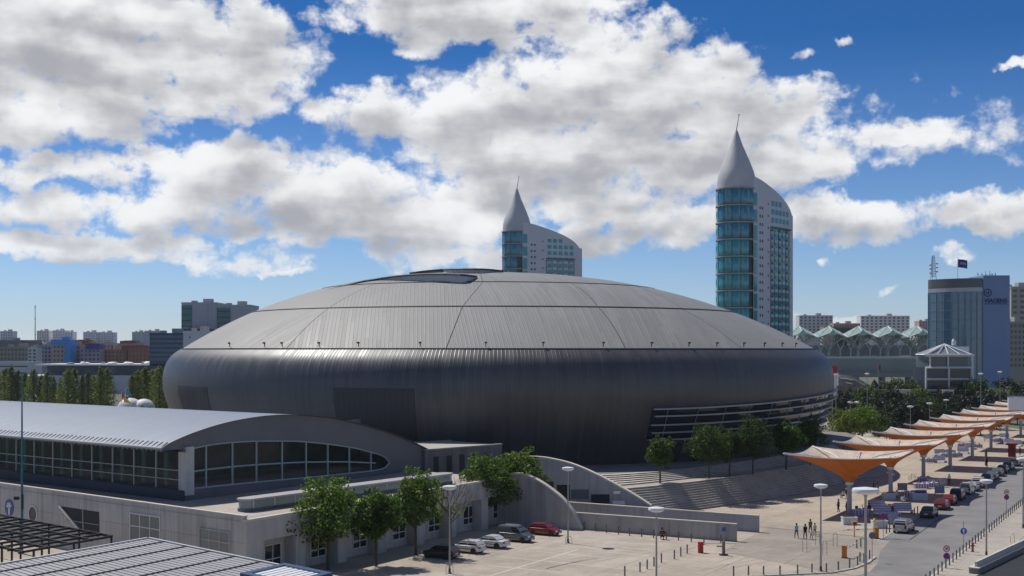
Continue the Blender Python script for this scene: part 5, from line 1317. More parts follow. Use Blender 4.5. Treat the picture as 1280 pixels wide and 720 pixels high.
def barrier(label, base, d, ln, colm):
    t = thing('barrier_gate', label, 'barrier', base, math.atan2(d[1], d[0])); m = MB(); m.box((0,0,.62), (.5,.42,1.2)); m.build('cabinet', colm, t)
    m = MB(); m.box((0,0,1.27), (.56,.48,.1)); m.build('lid', colm, t); m = MB(); m.box((0,0,.03), (.6,.55,.08)); m.build('base_plate', steel_dk, t)
    m = MB(); m.box((ln/2,-.26,1.08), (ln,.05,.1)); o = m.build('boom', white_pt, t); m = MB()
    for k in range(3): m.box((ln*(.25+.28*k),-.26,1.08), (.35,.056,.106))
    m.build('red_band', redsg, o); return t
barrier('orange barrier cabinet with white boom near the kerb corner', G(1055.5, 697.5), (.5,.86), 4.6, orange_p)
bt2 = barrier('orange barrier cabinet with white boom and yellow beacon by the planters', G(1095, 673), (-.96,-.25), 4.2, orange_p)
m = MB(); m.tube([(.35,.25,0),(.35,.25,2.1)], .07, 8); m.ball((.35,.25,2.2), .17); m.build('beacon', mat('beacon_yellow', (.8,.5,.08), .4), bt2, smooth=True)
tk = thing('ticket_post', 'orange ticket machine on a slim orange post left of the beacon barrier', 'ticket machine', G(1068, 671.5)); m = MB(); m.tube([(0,0,0),(0,0,1.35)], .07, 8); m.build('post', orange_p, tk)
m = MB(); m.box((0,0,1.6), (.5,.35,.5), taper=1.15); m.build('machine_head', orange_p, tk); m = MB(); m.box((0,-.19,1.62), (.3,.02,.26)); m.build('display', black_pt, tk)
rc = thing('red_cabinet', 'red barrier cabinet standing near the end of the long ramp wall', 'barrier', G(875.7, 691)); redp = mat('cabinet_red', (.40,.03,.02), .5); 
m = MB(); m.box((0,0,.55), (.55,.45,1.1)); m.build('cabinet', redp, rc); m = MB(); m.box((0,0,1.13), (.6,.5,.08)); m.build('lid', redp, rc); m = MB(); m.box((2.1,0,1.0), (3.6,.05,.09)); m.build('boom', white_pt, rc)
gp_ = thing('barrier_post', 'reddish-grey boom support post beside the small blue sign', 'post', G(904.5, 694)); m = MB(); m.box((0,0,.75), (.3,.28,1.5)); m.build('post', mat('post_redgrey', (.2,.12,.1), .6), gp_); m = MB(); m.box((-.4,0,.95), (.7,.14,.16)); m.build('boom_rest', steel, gp_); m = MB(); m.box((0,0,.06), (.9,.5,.12)); m.build('base_plate', steel_dk, gp_)
hy = thing('hydrant', 'small red hydrant among the right kerb bollards', 'hydrant', SN(145.6, nR+1.2, .1)); m = MB(); m.lathe([(.16,0),(.16,.08),(.12,.1),(.12,.8),(.16,.84),(.14,.98),(.05,1.05)], n=12); m.build('body', redp, hy, smooth=True); m = MB(); m.tube([(-.24,0,.65),(.24,0,.65)], .07, 8); m.build('outlets', redp, hy, smooth=True)
def hoop(p, rz, label, group=None, h=.95, w=.7, name='bike_hoop'):
    m = MB(); m.tube([(-w/2,0,0),(-w/2,0,h*.8),(-w*.3,0,h),(w*.3,0,h),(w/2,0,h*.8),(w/2,0,0)], .03, 6); o = m.build(name, steel, None, smooth=True, loc=p); o.rotation_euler.z = rz; tag(o, label, 'bike stand', group)
hoop(G(1265.5, 678, .1), .6, 'single steel bike hoop on the right pavement near the parapet')
for px, py in ((1006,690),(1022,681),(1031,694),(1044,683)): hoop(G(px, py), .3, 'thin steel hoop stand on the paving left of the orange barrier', 'hoop stands left of the barrier', 1.5, .5)
hoop(G(562, 718.5), .2, 'steel hoop guard around the lamp beside the black hatchback'); hoop(G(711, 681), .2, 'steel hoop guard around the lamp by the curved ramp wall')
# red kiosk and billboard
kk_ = thing('red_kiosk', 'dark red kiosk with wider top behind the parked car row', 'kiosk', G(1265, 571), HEAD); m = MB(); m.box((0,0,1.2), (1.35,1.35,2.4)); m.build('kiosk_body', mat('kiosk_red', (.22,.02,.015), .6), kk_); m = MB(); m.box((0,0,2.6), (1.9,1.9,.4), taper=1.1); m.build('kiosk_roof', mat('kiosk_red_top', (.32,.03,.02), .6), kk_); m = MB(); m.box((-.1,-.69,1.5), (.9,.04,.8)); m.build('counter_window', dark_in, kk_)
bbq = P(1291, 437, 178); bb_ = thing('billboard', 'plain white billboard panel on a mast at the right edge', 'billboard', (bbq.x, 178, .1)); zt0, zt1 = P(0, 513, 178).z, P(0, 496.5, 178).z; xl = P(1260, 437, 178).x - bbq.x
m = MB(); m.box(((xl+2.2)/2, 0, (zt0+zt1)/2-.1), (2.2-xl, .3, zt1-zt0)); m.build('panel', white_pt, bb_); m = MB(); m.tube([(0,.3,0),(0,.3,zt1-.3)], .16, 10); m.build('mast', steel, bb_, smooth=True)
m = MB(); m.box(((xl+2.2)/2, 0, zt1), (2.3-xl, .36, .12)); m.build('top_rail', steel, bb_)

# ================================================================ cars
tail_m = mat('tail_light_red', (.25,.01,.01), .25); headl_m = mat('head_light_clear', (.6,.62,.65), .15); plate_m = mat('number_plate', (.65,.65,.62), .4); trim_m = mat('car_trim_black', (.015,.015,.016), .5); rim_m = mat('alloy_rim', (.35,.35,.36), .3, metal=.8); carglass = glass('car_glass', (.012,.016,.02), .04, 1.0)
def carpaint(name, col, metal=.2): return mat('car_paint_' + name, col, .32, metal=metal, var=.03, scale=1, spec=.6, coat=.6)
KIND = { # length, width, height, hood z, belt z, cabin bottom x (rear, front), cabin top x (rear, front), wheel r
 'hatch': (3.9,1.68,1.44,.86,.92,(-1.86,.98),(-1.42,.22),.30,2), 'sedan': (4.4,1.74,1.42,.86,.92,(-1.5,1.02),(-.92,.22),.31,2),
 'suv': (4.4,1.82,1.74,1.04,1.10,(-2.12,.92),(-1.86,.30),.36,3), 'mpv': (4.4,1.78,1.64,.96,1.0,(-2.12,1.3),(-1.86,.35),.32,3),
 'van': (4.2,1.76,1.82,.98,1.06,(-2.02,1.18),(-1.96,.42),.31,2)}
def make_car(name, kind, pm, label, loc, rz, group, panel_rear=False):
    Lg, W, Ht, zh, zb, cb, ct, wr, nwin = KIND[kind]; t = thing(name, label, 'car' if kind != 'van' else 'van', loc, rz, group); hw = W/2; h = Lg/2
    # lower body: lofted sections
    st_ = [(-h,.80,.50,zb-.10),(-h+.06,.90,.32,zb-.03),(-h+.35,.98,.24,zb),(-h+1.0,1.0,.22,zb),(0,1.0,.22,zb),(cb[1],1.0,.22,zb-.01),(cb[1]+.15,.99,.22,zh),(h-.55,.97,.22,zh-.06),(h-.18,.90,.26,zh-.16),(h-.04,.82,.32,zh-.27),(h,.72,.42,zh-.36)]
    if kind in ('van','mpv','suv','hatch'): st_[0] = (-h,.86,.42,zb-.04)
    m = MB()
    for x, w, z0, z1 in st_:
        w *= hw; sec = [(-w*.9,z0),(-w,z0+.14),(-w,lerp(z0,z1,.62)),(-w*.965,z1-.06),(-w*.86,z1)]
        sec += [(-y, z) for y, z in sec[::-1]]; m.v += [(x, y, z) for y, z in sec]
    n = 10
    for i in range(len(st_)-1):
        for k in range(n): a = i*n+k; c = i*n+(k+1) % n; m.f.append((a, a+n, c+n, c)); m.m.append(0)
    m.f += [tuple(range(n)), tuple(range((len(st_)-1)*n, len(st_)*n))[::-1]]; m.m += [0, 0]
    m.build('body', pm, t, smooth=True, angle=38)
    # cabin with rounded roof
    wb, wt = hw*.93, hw*.77; zr = Ht; lv = [(0.0,cb,wb,zb-.03),(.55,(lerp(cb[0],ct[0],.55),lerp(cb[1],ct[1],.55)),lerp(wb,wt,.5),lerp(zb,zr,.55)),(.92,(lerp(cb[0],ct[0],.95),lerp(cb[1],ct[1],.93)),wt*1.01,zr-.09),(1,(ct[0]+.08,ct[1]-.10),wt*.93,zr-.025),(1.0,(ct[0]+.35,ct[1]-.4),wt*.6,zr)]
    m = MB()
    for _, (x0, x1), w, z in lv: m.v += [(x0,-w,z),(x1,-w,z),(x1,w,z),(x0,w,z)]
    for i in range(len(lv)-1):
        for k in range(4): a = i*4+k; c = i*4+(k+1) % 4; m.f.append((a, c, c+4, a+4)); m.m.append(0)
    m.f.append((len(lv)*4-4,len(lv)*4-3,len(lv)*4-2,len(lv)*4-1)); m.m.append(0)
    cab = m.build('cabin', pm, t, smooth=True, angle=30)
    def face(p00, p10, p11, p01, u0, u1, v0, v1, nm, off=.014):
        def q(u, v): return Vector(p00).lerp(Vector(p10), u).lerp(Vector(p01).lerp(Vector(p11), u), v)
        a, b_, c, d = q(u0,v0), q(u1,v0), q(u1,v1), q(u0,v1); nn = (b_-a).cross(d-a).normalized()
        m = MB(); m.extr([a - nn*.01, b_ - nn*.01, c - nn*.01, d - nn*.01], nn*(off+.01)); m.build(nm, carglass, t)
    zq = zr-.09; (xr0, xf0), (xr1, xf1) = cb, lv[2][1]; wq = wt*1.01; zz = zb-.03
    face((xf0,-wb,zz),(xf0,wb,zz),(xf1,wq,zq),(xf1,-wq,zq),.06,.94,.10,.95,'windscreen')
    if not panel_rear: face((xr0,wb,zz),(xr0,-wb,zz),(xr1,-wq,zq),(xr1,wq,zq),.09,.91,.16 if kind != 'sedan' else .1,.93,'rear_window')
    for sgn in (-1, 1):
        us = [(.06,.49),(.53,.95)] if nwin == 2 else [(.05,.30),(.33,.62),(.65,.95)]
        if panel_rear: us = [(.66,.96)]
        for u0, u1 in us:
            if sgn < 0: face((xr0,-wb,zz),(xf0,-wb,zz),(xf1,-wq,zq),(xr1,-wq,zq),u0,u1,.14,.92,'side_window')
            else: face((xf0,wb,zz),(xr0,wb,zz),(xr1,wq,zq),(xf1,wq,zq),1-u1,1-u0,.14,.92,'side_window')
        for x in (-h*.62, h*.62):
            wl = thing('wheel', None, None); wl.parent = t; wl.location = (x, sgn*(hw-.10), wr)
            m = MB(); pf_ = [(wr*.62,-.11),(wr*.95,-.11),(wr,-.07),(wr,.07),(wr*.95,.11),(wr*.62,.11)]
            m.lathe(pf_, n=20, cap=False); m.v = [(a, c, b_) for a, b_, c in m.v]; m.build('tyre', rubber, wl, smooth=True)
            m = MB(); m.lathe([(.04,-.06),(wr*.63,-.09),(wr*.63,.09),(.04,.07)], n=16); m.v = [(a, c, b_) for a, b_, c in m.v]; m.build('rim', rim_m, wl, smooth=True)
            m = MB(); m.lathe([(wr*1.17,-.02),(wr*1.17,.02)], n=20); m.v = [(a + x, c + sgn*(hw-.005), b_ + wr + .02) for a, b_, c in m.v]; m.build('wheel_arch', trim_m, t)
        m = MB(); m.box((h-.10, sgn*hw*.62, zh-.27), (.22,.36,.15), rz=-sgn*.35); m.build('headlight', headl_m, t)
        m = MB(); m.box((-h+.02, sgn*hw*.76, zb-.18), (.12,.26,.22 if kind in ('hatch','sedan') else .42)); m.build('tail_light', tail_m, t)
        m = MB(); m.box((cb[1]-.42, sgn*(hw+.07), zb+.06), (.12,.2,.13)); m.build('wing_mirror', trim_m, t)
        m = MB(); m.box((-.05, sgn*(hw+.002), .5), (Lg*.44,.02,.07)); m.build('side_trim', trim_m, t)
    m = MB(); m.box((-h-.005, 0, .42), (.08,W*.86,.2)); m.build('rear_bumper', trim_m if kind in ('suv','van') else pm, t)
    m = MB(); m.box((h-.02, 0, .38), (.1,W*.7,.16)); m.build('front_bumper', trim_m, t)
    for x in (-h-.045, h+.035): m = MB(); m.box((x, 0, .58 if x < 0 else .42), (.02,.5,.12)); m.build('number_plate', plate_m, t)
    if kind in ('van','mpv'):
        for sgn in (-1, 1): m = MB(); m.tube([(ct[0]+.3, sgn*wt*.86, zr+.03),(ct[1]-.2, sgn*wt*.86, zr+.03)], .025, 5); m.build('roof_rail', steel, t)
    return t
black_c, white_c, silver_c, red_c = carpaint('black', (.012,.012,.014)), carpaint('white', (.62,.62,.61), 0), carpaint('silver', (.38,.39,.40), .6), carpaint('red', (.20,.008,.010), .1)
dred_c, green_c, bgrey_c, grey_c, dgrey_c = carpaint('dark_red', (.15,.012,.015), .2), carpaint('dark_green', (.015,.04,.035), .3), carpaint('blue_grey', (.12,.16,.19), .5), carpaint('grey', (.20,.21,.22), .5), carpaint('dark_grey', (.05,.052,.055), .4)
PK = math.atan2(-.5, .866); gpk = 'cars parked beside the terrace building'
make_car('parked_car','hatch',black_c,'black hatchback parked under trees beside the street lamp',G(551,697),PK+math.pi,gpk)
make_car('parked_car','hatch',white_c,'white hatchback parked between black hatchback and white saloon',G(584.5,690.5),PK+math.pi,gpk)
make_car('parked_car','sedan',white_c,'white saloon parked next to the silver van',G(612.5,684),PK+math.pi,gpk)
make_car('parked_van','van',carpaint('van_silver', (.13,.15,.16), .5),'silver-grey panel van with dark lower trim by the red car',G(645,676.5),PK,gpk,True)
make_car('parked_car','hatch',red_c,'red hatchback parked at the end against the curved ramp wall',G(681,668.5),PK,gpk)
ROW = [('parked_car','mpv',silver_c,158.5,'silver people carrier seen from behind, nearest of the street row'),('parked_car','sedan',green_c,174.2,'dark green saloon parked second in the street row'),
 ('parked_car','hatch',dred_c,183.6,'dark red hatchback with bright rear window in the street row'),('parked_car','hatch',red_c,189.6,'bright red hatchback parked ahead of the dark red one'),
 ('parked_car','suv',black_c,196.0,'black off-roader between red hatchback and white van'),('parked_van','van',white_c,204.4,'white van parked in the street row beyond the black off-roader'),
 ('parked_car','hatch',carpaint('pale_grey',(.42,.43,.44),.2),209.8,'pale grey hatchback just beyond the white van'),('parked_car','suv',carpaint('offwhite',(.55,.55,.53),0),215.3,'off-white off-roader with dark windows mid street row'),
 ('parked_car','sedan',carpaint('petrol',(.03,.06,.07),.4),224.5,'dark petrol-blue saloon beyond the off-white off-roader'),('parked_car','sedan',bgrey_c,230.2,'blue-grey saloon in the far part of the street row'),
 ('parked_car','hatch',carpaint('greenish',(.13,.17,.16),.5),236.6,'greenish-grey hatchback in the far part of the street row'),('parked_car','hatch',dgrey_c,243.0,'dark grey hatchback in the far part of the street row'),
 ('parked_car','sedan',carpaint('dkgreen2',(.02,.03,.025),.4),249.5,'blackish-green saloon in the far part of the street row'),('parked_car','mpv',grey_c,258.5,'grey people carrier with pale roof before the red kiosk'),
 ('parked_car','hatch',carpaint('navy',(.03,.04,.09),.4),282,'navy hatchback beyond the red kiosk'),('parked_car','sedan',carpaint('silver2',(.33,.34,.36),.5),290,'silver saloon beyond the red kiosk')]
for nm, kd, pm, s, lb in ROW: make_car(nm, kd, pm, lb, SN(s, -32.5, .004), HEAD + rnd.uniform(-.03,.03), 'cars parked along the street')
# ================================================================ people
skin_t = mat('skin', (.36,.20,.13), .6, var=.05, scale=8); skin_d = mat('skin_dark', (.20,.11,.07), .6, var=.05, scale=8); hair_m = mat('hair_dark', (.02,.014,.01), .7, var=.2, scale=20); shoe_m = mat('shoe_leather', (.03,.028,.026), .6)
def skin_mesh(name, verts, edges, radii, root, m_, sub=1):
    me = bpy.data.meshes.new(name); me.from_pydata([Vector(v) for v in verts], edges, [])
    o = bpy.data.objects.new('tmp_skin', me); COL.objects.link(o); md = o.modifiers.new('skin', 'SKIN'); md.use_smooth_shade = True
    sk = me.skin_vertices[0].data
    for i, r in enumerate(radii): sk[i].radius = (r, r) if not hasattr(r, '__len__') else r; sk[i].use_root = (i == root)
    if sub: s = o.modifiers.new('sub', 'SUBSURF'); s.levels = sub; s.render_levels = sub
    dg = bpy.context.evaluated_depsgraph_get(); out = bpy.data.meshes.new_from_object(o.evaluated_get(dg)); out.name = name
    bpy.data.objects.remove(o); out.materials.clear(); out.materials.append(m_); return out
def joints_for(pose):
    """x = right, y = facing direction, metres for a 1.72 m adult"""
    J = dict(pelvis=(0,0,.95), waist=(0,0,1.08), chest=(0,.01,1.28), neck=(0,0,1.46), chin=(0,.02,1.53), head=(0,.02,1.62), crown=(0,.0,1.69))
    def leg(s, fwd, lift=0.0):
        J['hip%d' % s] = (.09*s,0,.90); J['knee%d' % s] = (.10*s, .16*fwd+.02, .50); J['ankle%d' % s] = (.10*s, .26*fwd-.03 + (-.06 if fwd < 0 else 0), .09+lift); J['toe%d' % s] = (.12*s, .26*fwd+.13 + (-.04 if fwd < 0 else 0), .04+lift*.3)
    def arm(s, fwd, bend=.1, out=.0):
        J['sh%d' % s] = (.18*s,0,1.40); J['el%d' % s] = (.23*s+out*s, .12*fwd-.03, 1.13); J['wr%d' % s] = (.23*s+out*s, .24*fwd+bend, .90 + bend*.5)
    if pose == 'walk': leg(-1,1); leg(1,-1,.06); arm(-1,-1,.06); arm(1,1,.06)
    elif pose == 'sit':
        for k in ('pelvis','waist','chest','neck','chin','head','crown'): x,y,z = J[k]; J[k] = (x,y,z-.46)
        for s in (-1,1):
            J['hip%d'%s]=(.09*s,.02,.47); J['knee%d'%s]=(.12*s,.44,.50); J['ankle%d'%s]=(.12*s,.42,.09); J['toe%d'%s]=(.13*s,.58,.04)
            J['sh%d'%s]=(.18*s,0,.94); J['el%d'%s]=(.24*s,.08,.68); J['wr%d'%s]=(.16*s,.32,.60)
    elif pose == 'crouch':
        for k in ('pelvis','waist','chest','neck','chin','head','crown'): x,y,z = J[k]; J[k] = (x,y+(z-.95)*.35,z-.62)
        for s in (-1,1):
            J['hip%d'%s]=(.09*s,.0,.33); J['knee%d'%s]=(.16*s,.34,.48); J['ankle%d'%s]=(.12*s,.12,.09); J['toe%d'%s]=(.13*s,.28,.04)
            J['sh%d'%s]=(.18*s,.16,.77); J['el%d'%s]=(.24*s,.30,.58); J['wr%d'%s]=(.14*s,.45,.52)
    else: leg(-1,.12); leg(1,-.1); arm(-1,.25,.08); arm(1,.0,.06)
    return {k: Vector(v) for k, v in J.items()}
BODY = {}
def person_meshes(pose, sk):
    key = (pose, sk.name)
    if key in BODY: return BODY[key]
    J = joints_for(pose); names = []; vs = []; rs = []; es = []
    def v(n, r, p=None): names.append(n); vs.append(p if p is not None else J[n]); rs.append(r); return len(vs)-1
    pe = v('pelvis',(.13,.10)); wa = v('waist',(.125,.09)); ch = v('chest',(.15,.10)); ne = v('neck',.055); cn = v('chin',.075); hd = v('head',.098); cr = v('crown',.06)
    es += [(pe,wa),(wa,ch),(ch,ne),(ne,cn),(cn,hd),(hd,cr)]
    no = v('nose',.016,J['head']+Vector((0,.115,-.02))); es.append((hd,no))
    for s in (-1, 1):
        hi = v('hip%d'%s,.085); kn = v('knee%d'%s,.058); an = v('ankle%d'%s,.038); to = v('toe%d'%s,.036); es += [(pe,hi),(hi,kn),(kn,an),(an,to)]
        sh = v('sh%d'%s,.058); el = v('el%d'%s,.042); wr = v('wr%d'%s,.030); es += [(ch,sh),(sh,el),(el,wr)]
        d = (J['wr%d'%s]-J['el%d'%s]).normalized(); f = Vector((0,1,0)); f = (f - d*f.dot(d)).normalized(); pa = v('palm',(.036,.018),J['wr%d'%s]+d*.06); es.append((wr,pa))
        for q, (o_, l_) in enumerate(((-.03,.065),(-.01,.075),(.01,.07),(.028,.055))):
            a = v('kn',.009,J['wr%d'%s]+d*.10+f*o_); b_ = v('ft',.008,J['wr%d'%s]+d*(.10+l_)+f*(o_*1.1+.012)+Vector((-.012*s,0,0))); es += [(pa,a),(a,b_)]
        th = v('th',.011,J['wr%d'%s]+d*.06+f*.05); es.append((pa,th))
    body = skin_mesh('body', vs, es, rs, 0, sk)
    def sub(lst, eds, nm):   # garment from joints
        ps, rr = zip(*[(J[a] if isinstance(a, str) else a, r) for a, r in lst]); return skin_mesh(nm, ps, eds, rr, 0, sk)
    L3 = lambda a, b_, t: J[a].lerp(J[b_], t)
    top = [('waist',(.15,.115)),('chest',(.175,.125)),(L3('chest','neck',.8),.075),(L3('waist','pelvis',.9),(.155,.12))]; te = [(0,1),(1,2),(0,3)]
    for s in (-1,1): i = len(top); top += [('sh%d'%s,.074),('el%d'%s,.056),(L3('el%d'%s,'wr%d'%s,.75),.045)]; te += [(1,i),(i,i+1),(i+1,i+2)]
    tr = [('pelvis',(.148,.118))]; re_ = []
    for s in (-1,1): i = len(tr); tr += [('hip%d'%s,.10),('knee%d'%s,.073),(L3('knee%d'%s,'ankle%d'%s,.95),.055)]; re_ += [(0,i),(i,i+1),(i+1,i+2)]
    hr = [(J['head']+Vector((0,-.02,.03)),.10),(J['crown']+Vector((0,-.015,.02)),.07),(J['head']+Vector((0,-.06,-.05)),.07)]
    out = (body, sub(top, te, 'shirt'), sub(tr, re_, 'trousers'), sub(hr, [(0,1),(0,2)], 'hair'),
           [skin_mesh('shoe', [J['ankle%d'%s]+Vector((0,-.03,-.03)), J['toe%d'%s]], [(0,1)], [.05,.045], 0, shoe_m) for s in (-1,1)], J)
    BODY[key] = out; return out
def cloth(name, col): return mat('cloth_' + name, col, .85, var=.12, scale=6)
def person(px, py, pose, shirt, pants, label, face=0.0, h=1.72, z=0.0, sk=None, hat=None, hair=hair_m, dz=0.0):
    p = G(px, py, z); sk = sk or skin_t; b_, s_, t_, hr, sh, J = person_meshes(pose, sk); r = thing('person', label, 'person', (p.x, p.y, z + dz), face); k = h/1.72; r.scale = (k,k,k)
    put('body', b_, r)
    for nm, me, mm in (('shirt', s_, shirt), ('trousers', t_, pants), ('hair', hr, hair)):
        o = put(nm, me, r); o.material_slots[0].link = 'OBJECT'; o.material_slots[0].material = mm
    for me in sh: put('shoe', me, r)
    for sx in (-1, 1): m = MB(); m.ball(J['head']+Vector((.034*sx,.088,.012)), .014, 6, 4); m.build('eye', blk, r)
    m = MB(); m.box(J['chin']+Vector((0,.078,.012)), (.05,.01,.012)); m.build('mouth', mat('lips', (.25,.08,.07), .6), r)
    if hat: m = MB(); c = J['head']; m.lathe([(.19,.05),(.19,.065),(.115,.07),(.11,.15),(.06,.18)], c=c, n=16); m.build('hat', hat, r, smooth=True)
    return r
c_blue, c_black, c_white, c_brown, c_red, c_olive, c_jean, c_grey, c_cream = cloth('light_blue', (.22,.50,.60)), cloth('black', (.02,.02,.022)), cloth('white', (.65,.65,.63)), cloth('brown', (.22,.13,.09)), cloth('red', (.30,.03,.03)), cloth('olive', (.16,.17,.06)), cloth('denim', (.04,.05,.09)), cloth('grey', (.2,.2,.21)), cloth('cream', (.5,.45,.38))
person(995.5,672.8,'walk',c_blue,c_jean,'person in light blue top and dark trousers walking on the plaza',math.pi*.05)
person(1006.5,673.8,'walk',c_black,c_black,'person in black walking right of the light blue top',math.pi*.02)
person(1014.3,674,'walk',c_white,c_grey,'small child in white walking in the group on the plaza',0.1,1.15)
person(1018.5,670,'walk',c_cream,c_olive,'person in cream top at the right of the walking group',-.1,1.5)
person(1013,667,'walk',c_olive,c_black,'person with long dark hair in olive top behind the walking child',.05,1.7)
person(1048,640,'stand',c_brown,c_black,'person in brown top standing alone left of the first canopy pole',.8)
person(1058.3,640.5,'stand',c_red,c_black,'shorter person beside the first canopy pole',2.0,1.45)
person(1054.5,623,'sit',c_cream,c_black,'person in cream seated at the steps end behind the first canopy pole',.5)
person(1058.5,624.5,'stand',c_black,c_grey,'person in black top and grey trousers just behind the first canopy pole',3.0,1.6)
person(1092,615,'stand',c_black,c_jean,'person in black top and jeans standing between first and second canopies',1.0)
person(1096.8,617.5,'stand',c_grey,c_black,'person in grey top standing right of the one in jeans',-1.2)
person(1186.5,606,'stand',c_white,c_jean,'person wearing a white sun hat under the third canopy',2.6,hat=white_pt)
person(1233.5,584,'stand',c_black,c_black,'person in black standing by the brown post near the cars',.4)
person(1275,569,'stand',c_red,c_black,'person in red top standing by the far end of the car row',3.1)
person(827.5,674,'crouch',c_black,c_black,'person in black crouching against the long ramp wall',math.pi, h=2.1)
bp_ = thing('brown_post', 'square brown post standing before the dark parked cars', 'post', G(1232.5, 582)); m = MB(); m.box((0,0,1.5), (.35,.35,3.0)); m.build('post', mat('post_brown', (.12,.08,.06), .7), bp_); m = MB(); m.box((0,0,3.05), (.5,.5,.12)); m.build('cap', concrete_d, bp_)

# ================================================================ market stalls and planters under the canopies
def striped(name, c0, c1, pitch, axis=0):
    m, nt, b = nodes_of(name); L = nt.links; N = nt.nodes.new; tc = N('ShaderNodeTexCoord'); sp = N('ShaderNodeSeparateXYZ'); L.new(tc.outputs['Object'], sp.inputs[0])
    a = N('ShaderNodeMath'); a.operation = 'DIVIDE'; L.new(sp.outputs[axis], a.inputs[0]); a.inputs[1].default_value = pitch
    f = N('ShaderNodeMath'); f.operation = 'FRACT'; L.new(a.outputs[0], f.inputs[0]); g_ = N('ShaderNodeMath'); g_.operation = 'GREATER_THAN'; L.new(f.outputs[0], g_.inputs[0]); g_.inputs[1].default_value = .5
    mx = N('ShaderNodeMix'); mx.data_type = 'RGBA'; mx.inputs[6].default_value = (*c0, 1); mx.inputs[7].default_value = (*c1, 1); L.new(g_.outputs[0], mx.inputs[0]); L.new(mx.outputs[2], b.inputs['Base Color']); b.inputs['Roughness'].default_value = .75; return m
strp = striped('lilac_stripes', (.16,.15,.34), (.50,.50,.58), .42); strp2 = striped('pale_lilac_slats', (.30,.29,.42), (.56,.56,.62), .3, 2); lilac = mat('lilac_board', (.30,.29,.38), .7, var=.1); planter_m = mat('planter_pale_blue', (.50,.55,.60), .7, var=.08); bluec = mat('stall_blue', (.03,.06,.30), .7)
def tbl():
    t = thing('stall_table', 'x', 'table'); m = MB(); m.box((0,0,.86), (2.3,.9,.05)); m.build('table_top', white_pt, t); m = MB(); m.box((0,-.44,.48), (2.26,.03,.7)); m.build('cloth_skirt', strp, t)
    m = MB(); m.box((-.4,.05,.96), (.6,.4,.15)); m.box((.5,0,.98), (.5,.5,.18)); m.build('goods', lilac, t)
    for x in (-1.05,1.05):
        for y in (-.38,.38): m = MB(); m.tube([(x,y,0),(x,y,.84)], .025, 5); m.build('leg', steel, t)
    return t
def bnch():
    t = thing('slatted_bench', 'x', 'bench'); m = MB(); m.box((0,0,.42), (2.4,.9,.12)); m.build('seat', white_pt, t); m = MB(); m.box((0,.45,.95), (2.4,.08,.95), M=Matrix.Translation((0,.48,.92)) @ Matrix.Rotation(R(-14),4,'X')); m.build('backrest', strp2, t)
    for x in (-1.05,1.05): m = MB(); m.box((x,0,.18), (.1,.8,.36)); m.build('leg', steel, t)
    return t
def plntr():
    t = thing('planter_box', 'x', 'planter'); m = MB(); m.box((0,0,.45), (1.8,1.0,.9)); m.build('box', planter_m, t); m = MB(); m.box((0,0,.92), (1.9,1.1,.06)); m.build('rim', white_pt, t); m = MB(); m.box((0,0,.955), (1.6,.8,.02)); m.build('soil', mat('soil', (.05,.035,.025), .95), t); return t
def board():
    t = thing('display_board', 'x', 'display board'); m = MB(); m.box((0,0,0), (1.5,.06,1.1), M=Matrix.Translation((0,0,.95)) @ Matrix.Rotation(R(-10),4,'X')); m.build('panel', lilac, t)
    for x in (-.6,.6): m = MB(); m.tube([(x,.15,0),(x,-.05,1.4)], .03, 5); m.tube([(x,.75,0),(x,.0,1.2)], .03, 5); m.build('leg', steel, t)
    return t
PROTO = {'t': tbl(), 'b': bnch(), 'p': plntr(), 'd': board()}; used = set()
def item(k, px, py, label, rz=None, group=None):
    p = G(px, py); rz = .05 if rz is None else rz
    if k in used: return dup(PROTO[k], p, rz, label, group)
    used.add(k); r = PROTO[k]; r.location = p; r.rotation_euler.z = rz; r['label'] = label; r['group'] = group or 'market furniture'; return r
item('p',1061.5,655.5,'pale blue planter box right at the nearest canopy pole'); item('p',1099,660,'pale blue planter box beside the single no-parking disc'); item('p',1111,624,'pale planter box at the second canopy pole')
item('t',1077,645,'striped market table near the nearest canopy pole'); item('t',1114,649,'striped market table between planters and silver people carrier'); item('t',1137,622,'striped market table under the second canopy beside the blue stall')
item('b',1097,638.5,'slatted bench with white seat behind the nearest striped table'); item('b',1130,642,'slatted bench with white seat left of the dark green saloon'); item('b',1104,645.5,'low slatted bench between the two nearest planters')
item('d',1118,657,'slanted lilac board just left of the silver people carrier',.5); item('d',1128,616,'upright lilac board right of the second canopy pole'); item('d',1179,609,'slanted lilac board under the third canopy',.6); item('d',1174.5,620,'lilac board beside the dark red hatchback')
gs = 'far lilac market tables and boards'; gl = 'lilac striped market table among the far canopies'
for px, py in ((1151,611),(1163,610),(1156,603),(1168,606)): item('t',px,py,'white-topped market table under the third canopy',rnd.uniform(-.2,.3),'market tables under the third canopy')
for px, py in ((1163,578.5),(1176,578.5),(1181,572),(1176,570),(1188,571),(1195.5,571.5),(1204.6,567.5),(1214,562),(1201,559),(1221,560),(1236,551),(1247,553),(1256,549),(1262,556),(1272,558)):
    item('t' if (int(px)) % 2 else 'b',px,py,gl if int(px) % 2 else 'lilac slatted bench among the far canopies',rnd.uniform(-.2,.3),gs)
bs = thing('blue_stall', 'market stall with deep blue drape right of the second canopy', 'stall', G(1149,625)); m = MB(); m.box((0,0,.5), (2.2,1.0,1.0)); m.build('counter', planter_m, bs); m = MB(); m.box((.2,-.1,1.2), (1.6,.5,.5)); m.build('drape', bluec, bs); m = MB(); m.box((0,0,1.02), (2.3,1.1,.05)); m.build('table_top', white_pt, bs)
